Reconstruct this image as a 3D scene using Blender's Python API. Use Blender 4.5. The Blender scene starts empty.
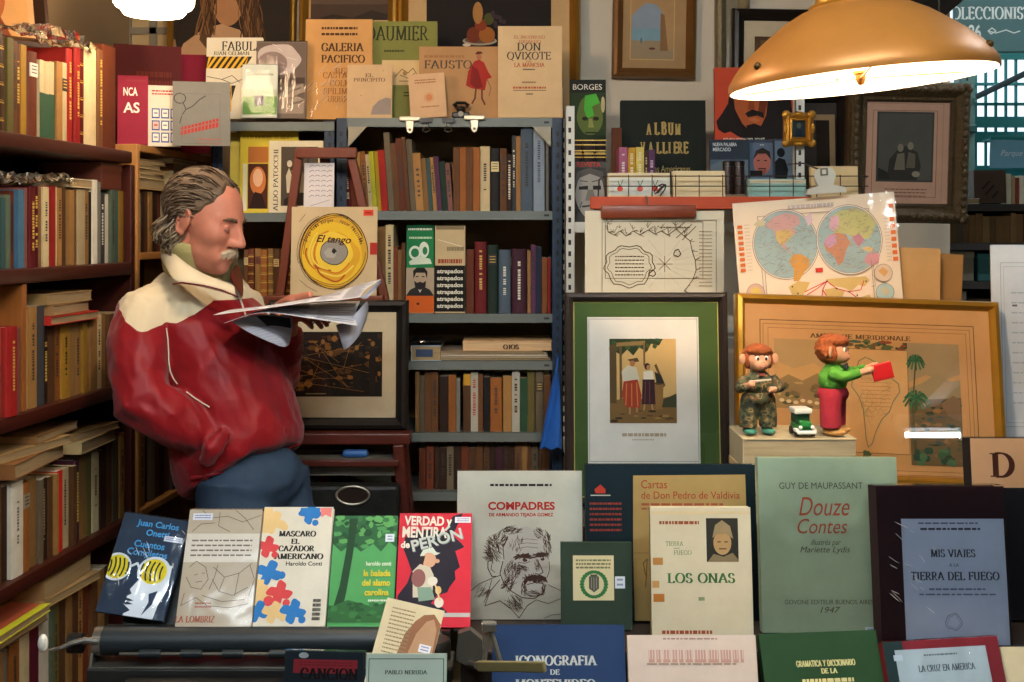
import bpy, bmesh, math, random
from mathutils import Vector, Matrix, Euler
from math import sin, cos, pi, radians, sqrt, atan2

S = bpy.context.scene
COL = S.collection
random.seed(7)

# ------------------------------------------------------------ camera, sky, exposure
F = 1200.0            # focal length in pixels of the 1024 wide frame
HOR = 233.0           # image row of the eye level
EYE = 1.6
cam_d = bpy.data.cameras.new('camera')
cam_d.sensor_width = 36
cam_d.lens = F / 1024 * 36
cam_d.shift_y = -(341 - HOR) / 1024
cam_d.clip_start = 0.05
cam = bpy.data.objects.new('camera', cam_d)
cam.location = (0, 0, EYE)
cam.rotation_euler = (pi / 2, 0, 0)
COL.objects.link(cam)
S.camera = cam

world = bpy.data.worlds.new('daylight')
S.world = world
world.use_nodes = True
wn = world.node_tree.nodes
wn['Background'].inputs[0].default_value = (0.72, 0.90, 1.0, 1)
wn['Background'].inputs[1].default_value = 1.15

S.view_settings.view_transform = 'Standard'
S.view_settings.look = 'None'
S.view_settings.exposure = 0.35
S.view_settings.gamma = 1.0
S.view_settings.use_curve_mapping = False

LAMP_POWER = 42.0       # pendant over the table
FILL_BULB_POWER = 470.0      # added warm fill bulb over the aisle, out of view
OPAL_POWER = 26.0       # emission of the opal bowl
TUBE_POWER = 235.0        # fluorescent tube under the front of the roof


def P(px, py, Y):
    """World point at depth Y behind a pixel of the photograph."""
    return Vector(((px - 512) / F * Y, Y, EYE - (py - HOR) / F * Y))


# ------------------------------------------------------------ materials
def lin(c):
    if isinstance(c, str):
        c = c.lstrip('#')
        c = tuple(int(c[i:i + 2], 16) / 255 for i in (0, 2, 4))
    return tuple((x / 12.92 if x <= .04045 else ((x + .055) / 1.055) ** 2.4) for x in c)


_mc = {}


def C(hexc, rough=.55, var=.18, scale=14, metal=0.0, coat=0.0, bump=0.0, spec=.4):
    """Plain painted, printed or cloth surface with a little uneven colour."""
    k = (hexc, rough, var, scale, metal, coat, bump, spec)
    if k in _mc:
        return _mc[k]
    m = bpy.data.materials.new('surface_' + hexc.lstrip('#'))
    m.use_nodes = True
    nt = m.node_tree
    b = nt.nodes['Principled BSDF']
    r, g, bl = lin(hexc)
    b.inputs['Roughness'].default_value = rough
    b.inputs['Metallic'].default_value = metal
    b.inputs['Coat Weight'].default_value = coat
    b.inputs['Specular IOR Level'].default_value = spec
    tc = nt.nodes.new('ShaderNodeTexCoord')
    nz = nt.nodes.new('ShaderNodeTexNoise')
    nz.inputs['Scale'].default_value = scale
    nz.inputs['Detail'].default_value = 5
    nz.inputs['Roughness'].default_value = .65
    nt.links.new(tc.outputs['Object'], nz.inputs['Vector'])
    mx = nt.nodes.new('ShaderNodeMix')
    mx.data_type = 'RGBA'
    lo, hi = 1 - var, 1 + var * .6
    mx.inputs[6].default_value = (r * lo, g * lo, bl * lo * .96, 1)
    mx.inputs[7].default_value = (min(1, r * hi), min(1, g * hi), min(1, bl * hi), 1)
    nt.links.new(nz.outputs['Fac'], mx.inputs[0])
    nt.links.new(mx.outputs[2], b.inputs['Base Color'])
    if bump:
        bp = nt.nodes.new('ShaderNodeBump')
        bp.inputs['Strength'].default_value = bump
        bp.inputs['Distance'].default_value = .01
        nt.links.new(nz.outputs['Fac'], bp.inputs['Height'])
        nt.links.new(bp.outputs[0], b.inputs['Normal'])
    _mc[k] = m
    return m


def wood(hexc, rough=.45, stretch=(1, 1, 14), var=.35, scale=6):
    k = ('wood', hexc, rough, stretch)
    if k in _mc:
        return _mc[k]
    m = C(hexc, rough, var, scale).copy()
    m.name = 'wood_' + hexc.lstrip('#')
    nt = m.node_tree
    mp = nt.nodes.new('ShaderNodeMapping')
    mp.inputs['Scale'].default_value = stretch
    tc = [n for n in nt.nodes if n.type == 'TEX_COORD'][0]
    nz = [n for n in nt.nodes if n.type == 'TEX_NOISE'][0]
    nt.links.new(tc.outputs['Object'], mp.inputs[0])
    nt.links.new(mp.outputs[0], nz.inputs['Vector'])
    _mc[k] = m
    return m


def pages_mat(hexc='d9c7a0', axis='x', freq=420):
    """Fore-edge of a page block: fine lines along one axis."""
    k = ('pages', hexc, axis, freq)
    if k in _mc:
        return _mc[k]
    m = bpy.data.materials.new('pages_' + hexc)
    m.use_nodes = True
    nt = m.node_tree
    b = nt.nodes['Principled BSDF']
    b.inputs['Roughness'].default_value = .85
    tc = nt.nodes.new('ShaderNodeTexCoord')
    mp = nt.nodes.new('ShaderNodeMapping')
    s = {'x': (freq, 6, 6), 'y': (6, freq, 6), 'z': (6, 6, freq)}[axis]
    mp.inputs['Scale'].default_value = s
    nz = nt.nodes.new('ShaderNodeTexNoise')
    nz.inputs['Scale'].default_value = 1
    nz.inputs['Detail'].default_value = 2
    mx = nt.nodes.new('ShaderNodeMix')
    mx.data_type = 'RGBA'
    r, g, bl = lin(hexc)
    mx.inputs[6].default_value = (r * .5, g * .47, bl * .42, 1)
    mx.inputs[7].default_value = (min(1, r * 1.15), min(1, g * 1.15), min(1, bl * 1.15), 1)
    nt.links.new(tc.outputs['Object'], mp.inputs[0])
    nt.links.new(mp.outputs[0], nz.inputs['Vector'])
    nt.links.new(nz.outputs['Fac'], mx.inputs[0])
    nt.links.new(mx.outputs[2], b.inputs['Base Color'])
    _mc[k] = m
    return m


def clear(name, rough=.03, ior=1.45, bump=0.0, scale=20, boost=1.0, tint=(1, 1, 1), stretch=(1, 1, 1)):
    """Thin clear sheet (window glass or shrink wrap): see-through with real reflections."""
    k = ('clear', name)
    if k in _mc:
        return _mc[k]
    m = bpy.data.materials.new(name)
    m.use_nodes = True
    nt = m.node_tree
    for n in list(nt.nodes):
        if n.type != 'OUTPUT_MATERIAL':
            nt.nodes.remove(n)
    out = nt.nodes['Material Output']
    tr = nt.nodes.new('ShaderNodeBsdfTransparent')
    tr.inputs[0].default_value = (*tint, 1)
    gl = nt.nodes.new('ShaderNodeBsdfGlossy')
    gl.inputs['Roughness'].default_value = rough
    fr = nt.nodes.new('ShaderNodeFresnel')
    fr.inputs['IOR'].default_value = ior
    mu = nt.nodes.new('ShaderNodeMath')
    mu.operation = 'MULTIPLY'
    mu.use_clamp = True
    mu.inputs[1].default_value = boost
    mix = nt.nodes.new('ShaderNodeMixShader')
    nt.links.new(fr.outputs[0], mu.inputs[0])
    nt.links.new(mu.outputs[0], mix.inputs[0])
    nt.links.new(tr.outputs[0], mix.inputs[1])
    nt.links.new(gl.outputs[0], mix.inputs[2])
    nt.links.new(mix.outputs[0], out.inputs[0])
    if bump:
        tc = nt.nodes.new('ShaderNodeTexCoord')
        mp = nt.nodes.new('ShaderNodeMapping')
        mp.inputs['Scale'].default_value = stretch
        mp.inputs['Rotation'].default_value = (0, radians(35), 0)
        nz = nt.nodes.new('ShaderNodeTexNoise')
        nz.inputs['Scale'].default_value = scale
        nz.inputs['Detail'].default_value = 3
        bp = nt.nodes.new('ShaderNodeBump')
        bp.inputs['Strength'].default_value = bump
        bp.inputs['Distance'].default_value = .02
        nt.links.new(tc.outputs['Object'], mp.inputs[0])
        nt.links.new(mp.outputs[0], nz.inputs['Vector'])
        nt.links.new(nz.outputs['Fac'], bp.inputs['Height'])
        nt.links.new(bp.outputs[0], gl.inputs['Normal'])
        nt.links.new(bp.outputs[0], fr.inputs['Normal'])
    _mc[k] = m
    return m


def emit(name, col, strength):
    m = bpy.data.materials.new(name)
    m.use_nodes = True
    b = m.node_tree.nodes['Principled BSDF']
    b.inputs['Base Color'].default_value = (.8, .8, .8, 1)
    b.inputs['Emission Color'].default_value = (*col, 1)
    b.inputs['Emission Strength'].default_value = strength
    return m


GLASS = clear('picture_glass', .01, 1.45)
WRAP = clear('shrink_wrap', .07, 1.45, bump=.22, scale=9, boost=.9, stretch=(3, 1, .8))
CREASE_GLINT = clear('film_crease_glint', .3, 1.5)
_nt = CREASE_GLINT.node_tree
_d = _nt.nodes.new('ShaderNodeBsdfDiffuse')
_d.inputs[0].default_value = (.9, .9, .9, 1)  # white diffuse mixed in: streak highlights painted along the film folds
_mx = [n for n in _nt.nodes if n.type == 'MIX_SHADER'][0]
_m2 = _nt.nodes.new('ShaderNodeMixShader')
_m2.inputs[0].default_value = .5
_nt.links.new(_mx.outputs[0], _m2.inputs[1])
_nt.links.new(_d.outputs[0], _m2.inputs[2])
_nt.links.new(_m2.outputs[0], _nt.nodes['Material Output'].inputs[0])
WRAP2 = clear('cellophane', .2, 1.5, bump=.7, scale=14, boost=1.2)


# ------------------------------------------------------------ mesh building
class MB:
    def __init__(self):
        self.v, self.f, self.m = [], [], []

    def add(self, vs, fs, m=0, M=None):
        o = len(self.v)
        self.v += [tuple(M @ Vector(p)) if M else tuple(p) for p in vs]
        self.f += [tuple(i + o for i in f) for f in fs]
        self.m += [m] * len(fs)
        return self

    def box(self, x0, x1, y0, y1, z0, z1, m=0, M=None):
        vs = [(x, y, z) for z in (z0, z1) for y in (y0, y1) for x in (x0, x1)]
        fs = [(0, 2, 3, 1), (4, 5, 7, 6), (0, 1, 5, 4), (2, 6, 7, 3), (0, 4, 6, 2), (1, 3, 7, 5)]
        return self.add(vs, fs, m, M)

    def rbox(self, x0, x1, y0, y1, z0, z1, r=.004, m=0, M=None):
        """Box with chamfered edges."""
        bm = bmesh.new()
        bmesh.ops.create_cube(bm, size=1)
        for v in bm.verts:
            v.co = Vector(((x0 + x1) / 2 + v.co.x * (x1 - x0), (y0 + y1) / 2 + v.co.y * (y1 - y0), (z0 + z1) / 2 + v.co.z * (z1 - z0)))
        bmesh.ops.bevel(bm, geom=bm.edges[:], offset=r, segments=2, affect='EDGES', profile=.5)
        bm.verts.index_update()
        self.add([v.co.copy() for v in bm.verts], [[v.index for v in f.verts] for f in bm.faces], m, M)
        bm.free()
        return self

    def prism(self, pts, y0, y1, m=0, M=None):
        """Polygon in x,z pushed along y."""
        n = len(pts)
        vs = [(x, y0, z) for x, z in pts] + [(x, y1, z) for x, z in pts]
        fs = [tuple(range(n)), tuple(range(2 * n - 1, n - 1, -1))]
        fs += [(i, i + n, (i + 1) % n + n, (i + 1) % n) for i in range(n)]
        return self.add(vs, fs, m, M)

    def tube(self, pts, r, n=8, m=0, M=None, cap=True, flat=None):
        pts = [Vector(p) for p in pts]
        rs = r if isinstance(r, (list, tuple)) else [r] * len(pts)
        vs, fs = [], []
        up = None
        for i, p in enumerate(pts):
            t = (pts[min(i + 1, len(pts) - 1)] - pts[max(i - 1, 0)]).normalized()
            if up is None:
                up = Vector((0, 0, 1)) if abs(t.z) < .9 else Vector((1, 0, 0))
            a = t.cross(up).normalized()
            b = a.cross(t).normalized()
            up = b
            for k in range(n):
                w = 2 * pi * k / n
                ra = rs[i]
                rb = ra * (flat or 1)
                vs.append(p + a * cos(w) * ra + b * sin(w) * rb)
        for i in range(len(pts) - 1):
            for k in range(n):
                fs.append((i * n + k, i * n + (k + 1) % n, (i + 1) * n + (k + 1) % n, (i + 1) * n + k))
        if cap:
            fs.append(tuple(range(n - 1, -1, -1)))
            fs.append(tuple(range((len(pts) - 1) * n, len(pts) * n)))
        return self.add(vs, fs, m, M)

    def lathe(self, prof, n=32, m=0, M=None):
        """Profile of (radius, z) turned about z."""
        vs, fs = [], []
        for r, z in prof:
            for k in range(n):
                w = 2 * pi * k / n
                vs.append((r * cos(w), r * sin(w), z))
        for i in range(len(prof) - 1):
            for k in range(n):
                fs.append((i * n + k, i * n + (k + 1) % n, (i + 1) * n + (k + 1) % n, (i + 1) * n + k))
        return self.add(vs, fs, m, M)

    def ell(self, c, r, m=0, M=None, nu=16, nv=10):
        vs, fs = [], []
        for j in range(nv + 1):
            t = pi * j / nv
            for k in range(nu):
                w = 2 * pi * k / nu
                vs.append((c[0] + r[0] * sin(t) * cos(w), c[1] + r[1] * sin(t) * sin(w), c[2] + r[2] * cos(t)))
        for j in range(nv):
            for k in range(nu):
                fs.append((j * nu + k, j * nu + (k + 1) % nu, (j + 1) * nu + (k + 1) % nu, (j + 1) * nu + k))
        return self.add(vs, fs, m, M)

    def grid(self, fn, nu, nv, m=0, closed_u=False):
        vs = [fn(i / nu, j / nv) for j in range(nv + 1) for i in range(nu + (0 if closed_u else 1))]
        w = nu + (0 if closed_u else 1)
        fs = []
        for j in range(nv):
            for i in range(nu):
                i2 = (i + 1) % w
                fs.append((j * w + i, j * w + i2, (j + 1) * w + i2, (j + 1) * w + i))
        return self.add(vs, fs, m)

    def ring(self, w, h, prof, m=0, cx=0, z0=0):
        """Mitred picture frame: outer w x h standing on z0, profile of (inset, y)."""
        n = len(prof)
        vs, fs = [], []
        for (sx, top) in ((-1, 0), (1, 0), (1, 1), (-1, 1)):
            for ins, y in prof:
                vs.append((cx + sx * (w / 2 - ins), y, z0 + (h - ins if top else ins)))
        for c in range(4):
            d = (c + 1) % 4
            for i in range(n):
                j = (i + 1) % n
                fs.append((c * n + i, d * n + i, d * n + j, c * n + j))
        return self.add(vs, fs, m)

    def build(self, name, mats, parent=None, loc=None, rot=None, smooth=False):
        me = bpy.data.meshes.new(name)
        me.from_pydata([tuple(p) for p in self.v], [], self.f)
        for mt in (mats if isinstance(mats, (list, tuple)) else [mats]):
            me.materials.append(mt)
        me.polygons.foreach_set('material_index', self.m)
        if smooth:
            me.polygons.foreach_set('use_smooth', [True] * len(self.f))
        me.update()
        o = bpy.data.objects.new(name, me)
        COL.objects.link(o)
        if parent is not None:
            o.parent = parent
        if loc is not None:
            o.location = loc
        if rot is not None:
            o.rotation_euler = rot
        return o


def blob(name, mb, mat, voxel, parent=None, smooth=2, loc=None, bend=None):
    """One continuous skin over all the closed pieces in mb."""
    o = mb.build(name, mat)
    r = o.modifiers.new('skin', 'REMESH')
    r.mode = 'VOXEL'
    r.voxel_size = voxel
    if smooth:
        sm = o.modifiers.new('smooth', 'SMOOTH')
        sm.factor = .5
        sm.iterations = smooth
    dg = bpy.context.evaluated_depsgraph_get()
    me = bpy.data.meshes.new_from_object(o.evaluated_get(dg), depsgraph=dg)
    o.modifiers.clear()
    old = o.data
    o.data = me
    bpy.data.meshes.remove(old)
    me.name = name
    if not me.materials:
        me.materials.append(mat)
    me.polygons.foreach_set('use_smooth', [True] * len(me.polygons))
    if bend:
        for v in me.vertices:
            v.co = bend(v.co, v.normal)
    if parent is not None:
        o.parent = parent
    if loc is not None:
        o.location = loc
    return o


def soft(o, angle=35):
    """Smooth shading with sharp edges kept."""
    me = o.data
    me.polygons.foreach_set('use_smooth', [True] * len(me.polygons))
    me.set_sharp_from_angle(angle=radians(angle))
    return o


def tag(o, label=None, cat=None, group=None, kind=None):
    if label:
        n = len(label.split())
        assert 4 <= n <= 16, (n, label)
        o['label'] = label
    if cat:
        o['category'] = cat
    if group:
        o['group'] = group
    if kind:
        o['kind'] = kind
    return o


def empty(name, loc=(0, 0, 0), rot=(0, 0, 0), label=None, cat=None, group=None):
    o = bpy.data.objects.new(name, None)
    o.empty_display_size = .05
    COL.objects.link(o)
    o.location = loc
    o.rotation_euler = rot
    return tag(o, label, cat, group)


def copy_tree(o, parent=None):
    c = o.copy()
    COL.objects.link(c)
    if parent is not None:
        c.parent = parent
    for ch in list(o.children):
        copy_tree(ch, c)
    return c


ORD = ('first second third fourth fifth sixth seventh eighth ninth tenth eleventh twelfth thirteenth fourteenth fifteenth sixteenth '
       'seventeenth eighteenth nineteenth twentieth twenty-first twenty-second twenty-third twenty-fourth twenty-fifth twenty-sixth '
       'twenty-seventh twenty-eighth twenty-ninth thirtieth thirty-first thirty-second thirty-third thirty-fourth thirty-fifth '
       'thirty-sixth thirty-seventh thirty-eighth thirty-ninth fortieth forty-first forty-second').split()


# ------------------------------------------------------------ lettering
def _arc(cx, cy, rx, ry, a0, a1, n=10):
    return [(cx + rx * cos(radians(a0 + (a1 - a0) * i / n)), cy + ry * sin(radians(a0 + (a1 - a0) * i / n))) for i in range(n + 1)]


GL = {
    'A': (.74, [[(.05, 0), (.37, 1)], [(.37, 1), (.69, 0)], [(.17, .36), (.56, .36)]]),
    'B': (.62, [[(.13, 0), (.13, 1)], [(.13, 1)] + _arc(.30, .76, .2, .24, 90, -90) + [(.13, .52)], [(.13, .52)] + _arc(.32, .26, .24, .26, 90, -90) + [(.13, 0)]]),
    'C': (.70, [_arc(.40, .5, .33, .5, 42, 318, 18), [(.645, .84), (.645, .66)]]),
    'D': (.74, [[(.13, 0), (.13, 1)], [(.13, 1)] + _arc(.30, .5, .37, .5, 90, -90, 16) + [(.13, 0)]]),
    'E': (.60, [[(.13, 0), (.13, 1)], [(.13, 1), (.52, 1)], [(.13, .53), (.42, .53)], [(.13, 0), (.54, 0)], [(.52, 1), (.52, .84)], [(.54, 0), (.54, .17)], [(.42, .62), (.42, .44)]]),
    'F': (.56, [[(.13, 0), (.13, 1)], [(.13, 1), (.52, 1)], [(.13, .52), (.42, .52)], [(.52, 1), (.52, .84)], [(.42, .61), (.42, .43)]]),
    'G': (.74, [_arc(.40, .5, .33, .5, 42, 330, 18), [(.66, .12), (.66, .42)], [(.50, .42), (.72, .42)], [(.645, .84), (.645, .68)]]),
    'H': (.78, [[(.13, 0), (.13, 1)], [(.65, 0), (.65, 1)], [(.13, .52), (.65, .52)]]),
    'I': (.30, [[(.15, 0), (.15, 1)]]),
    'J': (.42, [[(.27, 1), (.27, .2)], _arc(.12, .2, .15, .22, 0, -110, 8)]),
    'L': (.58, [[(.13, 0), (.13, 1)], [(.13, 0), (.53, 0)], [(.53, 0), (.53, .2)]]),
    'M': (.92, [[(.13, 0), (.15, 1)], [(.15, 1), (.46, .05)], [(.46, .05), (.77, 1)], [(.79, 0), (.79, 1)]]),
    'N': (.80, [[(.13, 0), (.13, 1)], [(.13, 1), (.66, 0)], [(.66, 0), (.66, 1)]]),
    'O': (.80, [_arc(.40, .5, .34, .5, 0, 360, 24)]),
    'P': (.60, [[(.13, 0), (.13, 1)], [(.13, 1)] + _arc(.30, .74, .23, .26, 90, -90) + [(.13, .48)]]),
    'Q': (.80, [_arc(.40, .5, .34, .5, 0, 360, 24), [(.42, .06), (.74, -.18)]]),
    'R': (.68, [[(.13, 0), (.13, 1)], [(.13, 1)] + _arc(.30, .74, .22, .26, 90, -90) + [(.13, .48)], [(.30, .48), (.64, 0)]]),
    'S': (.56, [_arc(.28, .75, .2, .25, 35, 270, 12) + _arc(.28, .25, .22, .25, 90, -145, 12), [(.45, .9), (.45, .76)], [(.08, .26), (.08, .1)]]),
    'T': (.66, [[(.33, 0), (.33, 1)], [(.04, 1), (.62, 1)], [(.04, 1), (.04, .82)], [(.62, 1), (.62, .82)]]),
    'U': (.76, [[(.13, 1), (.13, .3)] + _arc(.37, .3, .24, .3, 180, 360, 12) + [(.61, 1)]]),
    'V': (.74, [[(.05, 1), (.37, 0)], [(.37, 0), (.69, 1)]]),
    'X': (.72, [[(.06, 1), (.66, 0)], [(.06, 0), (.66, 1)]]),
    'Y': (.70, [[(.05, 1), (.35, .48)], [(.65, 1), (.35, .48)], [(.35, .48), (.35, 0)]]),
    'Z': (.62, [[(.08, 1), (.56, 1)], [(.56, 1), (.06, 0)], [(.06, 0), (.58, 0)]]),
    '1': (.40, [[(.22, 0), (.22, 1)], [(.22, 1), (.08, .84)]]),
    '4': (.58, [[(.40, 0), (.40, 1)], [(.40, 1), (.04, .3)], [(.04, .3), (.56, .3)]]),
    '7': (.52, [[(.05, 1), (.48, 1)], [(.48, 1), (.18, 0)]]),
    '9': (.54, [_arc(.27, .7, .2, .3, 0, 360, 16), [(.47, .7), (.42, .3), (.16, 0)]]),
    '.': (.24, [[(.1, .0), (.1, .09)]]),
    ' ': (.34, []),
}
for _a, _b in (('É', 'E'), ('Ó', 'O'), ('Í', 'I')):
    GL[_a] = (GL[_b][0], GL[_b][1] + [[(GL[_b][0] * .45, 1.1), (GL[_b][0] * .7, 1.26)]])
_tc = {}


def serif(s, weight=.15):
    """Roman capitals with thick and thin strokes: list of quads, in units of the capital height."""
    k = ('serif', s, weight)
    if k in _tc:
        return _tc[k]
    polys, x = [], 0.0
    thin = weight * .34
    for ch in s:
        if ch not in GL:
            ch = ' '
        w, strokes = GL[ch]
        ends = [p for st in strokes for p in (st[0], st[-1])]
        for st in strokes:
            pr = None
            for i in range(len(st)):
                a = Vector(st[max(i - 1, 0)])
                b = Vector(st[min(i + 1, len(st) - 1)])
                d = (b - a)
                if d.length < 1e-6:
                    d = Vector((1, 0))
                d.normalize()
                ang = atan2(d.y, d.x) + .18
                t = thin + (weight - thin) * abs(sin(ang)) ** 1.4
                nn = Vector((-d.y, d.x)) * t / 2
                p = Vector(st[i])
                cur = (p + nn, p - nn)
                if pr:
                    polys.append([(q.x + x, q.y) for q in (pr[0], pr[1], cur[1], cur[0])])
                pr = cur
            if len(st) == 2 or ch in 'UJ':
                for e, o in ((st[0], st[1]), (st[-1], st[-2])):
                    if e[1] in (0, 1) and abs(o[1] - e[1]) > .45:
                        vert = abs(e[0] - o[0]) < .03
                        if vert or ends.count(e) == 1:
                            hw = weight * .5 + .085
                            y0, y1 = (0, .05) if e[1] == 0 else (.95, 1)
                            polys.append([(e[0] - hw + x, y0), (e[0] + hw + x, y0), (e[0] + hw + x, y1), (e[0] - hw + x, y1)])
        x += w + .07
    _tc[k] = polys
    return polys


def sans(s, bold=0.0, shear=0.0):
    k = ('sans', s, bold, shear)
    if k in _tc:
        return _tc[k]
    c = bpy.data.curves.new('lettering', 'FONT')
    c.body = s
    c.offset = bold
    c.shear = shear
    c.resolution_u = 4
    o = bpy.data.objects.new('lettering', c)
    me = bpy.data.meshes.new_from_object(o)
    polys = [[(me.vertices[i].co.x, me.vertices[i].co.y) for i in p.vertices] for p in me.polygons]
    bpy.data.objects.remove(o)
    bpy.data.curves.remove(c)
    bpy.data.meshes.remove(me)
    _tc[k] = polys
    return polys


class Art:
    """Print on a flat face, laid out in the pixel frame (x0,y0)-(x1,y1) of that face; the face is w x h metres, standing on z0, centred on x."""

    def __init__(self, x0, y0, x1, y1, w, h, y=0.0, z0=0.0):
        self.b = (x0, y0, x1, y1)
        self.w, self.h, self.y, self.z0 = w, h, y, z0
        self.parts, self.n = {}, 0

    def xz(self, p):
        x0, y0, x1, y1 = self.b
        return ((p[0] - x0) / (x1 - x0) - .5) * self.w, self.z0 + (y1 - p[1]) / (y1 - y0) * self.h

    def clip(self, pl):
        """Keep print inside the edges of the face."""
        x0, y0, x1, y1 = self.b
        for ax, lim, sg in ((0, x0, 1), (0, x1, -1), (1, y0, 1), (1, y1, -1)):
            if all((p[ax] - lim) * sg >= 0 for p in pl):
                continue
            out = []
            for i in range(len(pl)):
                a, b = pl[i - 1], pl[i]
                da, db = (a[ax] - lim) * sg, (b[ax] - lim) * sg
                if (da >= 0) != (db >= 0):
                    t = da / (da - db)
                    out.append((a[0] + (b[0] - a[0]) * t, a[1] + (b[1] - a[1]) * t))
                if db >= 0:
                    out.append(b)
            pl = out
            if not pl:
                break
        return pl

    def _put(self, polys, col, part, raw=False):
        self.n += 1
        y = self.y - .00025 - .000012 * self.n
        mb, mats = self.parts.setdefault(part, (MB(), []))
        mt = C(col, .65, .2, 16, spec=.15) if isinstance(col, str) else col
        if mt not in mats:
            mats.append(mt)
        mi = mats.index(mt)
        for pl in polys:
            pl = self.clip(pl)
            if len(pl) < 3:
                continue
            q = [self.xz(p) for p in pl]
            ar = sum(q[i - 1][0] * q[i][1] - q[i][0] * q[i - 1][1] for i in range(len(q)))
            if ar < 0:
                q = q[::-1]
            mb.add([(a, y, b) for a, b in q], [tuple(range(len(q)))], mi)
        return self

    def poly(self, pts, col, part='illustration'):
        return self._put([pts], col, part)

    def polys(self, pls, col, part='illustration'):
        return self._put(pls, col, part)

    def rect(self, x0, y0, x1, y1, col, part='illustration'):
        return self._put([[(x0, y0), (x1, y0), (x1, y1), (x0, y1)]], col, part)

    def ell(self, cx, cy, rx, ry, col, part='illustration', n=28, wob=0.0):
        return self._put([[(cx + rx * (1 + wob * sin(5 * w + cx)) * cos(w), cy + ry * (1 + wob * cos(4 * w + cy)) * sin(w)) for w in (2 * pi * i / n for i in range(n))]], col, part)

    def line(self, pts, wd, col, part='illustration', closed=False):
        pl = []
        pts = list(pts) + ([pts[0]] if closed else [])
        for a, b in zip(pts, pts[1:]):
            dx, dy = b[0] - a[0], b[1] - a[1]
            L = sqrt(dx * dx + dy * dy) or 1e-6
            nx, ny = -dy / L * wd / 2, dx / L * wd / 2
            ex, ey = dx / L * wd * .2, dy / L * wd * .2
            pl.append([(a[0] + nx - ex, a[1] + ny - ey), (b[0] + nx + ex, b[1] + ny + ey), (b[0] - nx + ex, b[1] - ny + ey), (a[0] - nx - ex, a[1] - ny - ey)])
        return self._put(pl, col, part)

    def lines(self, many, wd, col, part='illustration'):
        pl = []
        for pts in many:
            for a, b in zip(pts, pts[1:]):
                dx, dy = b[0] - a[0], b[1] - a[1]
                L = sqrt(dx * dx + dy * dy) or 1e-6
                nx, ny = -dy / L * wd / 2, dx / L * wd / 2
                pl.append([(a[0] + nx, a[1] + ny), (b[0] + nx, b[1] + ny), (b[0] - nx, b[1] - ny), (a[0] - nx, a[1] - ny)])
        return self._put(pl, col, part)

    def ring(self, cx, cy, rx, ry, wd, col, part='illustration', a0=0, a1=360, n=32, wob=0.0):
        pts = [(cx + rx * (1 + wob * sin(3 * w)) * cos(w), cy + ry * (1 + wob * cos(5 * w)) * sin(w)) for w in (radians(a0 + (a1 - a0) * i / n) for i in range(n + 1))]
        return self.line(pts, wd, col, part)

    def text(self, s, x0, y0, x1, y1, col, style='sans', part='title_lettering', rot=0.0, weight=None):
        """Lettering stretched to the box x0..x1, capitals between y0 (top) and y1 (baseline)."""
        if style == 'serif':
            pl = serif(s, weight or .15)
            capH = 1.0
        else:
            st = {'sans': (.0, 0), 'bold': (.022, 0), 'italic': (0, .3), 'black': (.035, 0), 'bolditalic': (.02, .3)}[style]
            pl = sans(s, *st)
            capH = .70
        xs = [p[0] for q in pl for p in q]
        a, b = min(xs), max(xs)
        sx = (x1 - x0) / (b - a)
        sy = (y1 - y0) / capH
        c, sn = cos(radians(rot)), sin(radians(rot))
        out = []
        for q in pl:
            r = []
            for px, py in q:
                u, v = (px - a) * sx, -py * sy
                r.append((x0 + u * c - v * sn, y1 + u * sn + v * c))
            out.append(r)
        return self._put(out, col, part)

    def rules(self, x0, y0, x1, y1, n, col, part='small_print', duty=.5, seed=1, words=True):
        """Lines of print too small to read."""
        rd = random.Random(seed)
        pl = []
        st = (y1 - y0) / n
        for i in range(n):
            yy = y0 + st * (i + .25)
            x = x0
            while x < x1:
                wl = rd.uniform(.04, .13) * (x1 - x0) if words else (x1 - x0)
                xe = min(x + wl, x1)
                pl.append([(x, yy), (xe, yy), (xe, yy + st * duty), (x, yy + st * duty)])
                x = xe + (x1 - x0) * .02
        return self._put(pl, col, part)

    def build(self, parent):
        out = {}
        for name, (mb, mats) in self.parts.items():
            out[name] = mb.build(name, mats, parent)
        return out

# ------------------------------------------------------------ book, frame and sheet builders
SWAP = Matrix(((1, 0, 0, 0), (0, 0, 1, 0), (0, 1, 0, 0), (0, 0, 0, 1)))
GOLDPRINT = 'c9a24a'
PAGE = pages_mat('d6c39c', 'x')
PAGE_W = pages_mat('e6dcc6', 'x')
PAGE_D = pages_mat('b59b70', 'x')


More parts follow.
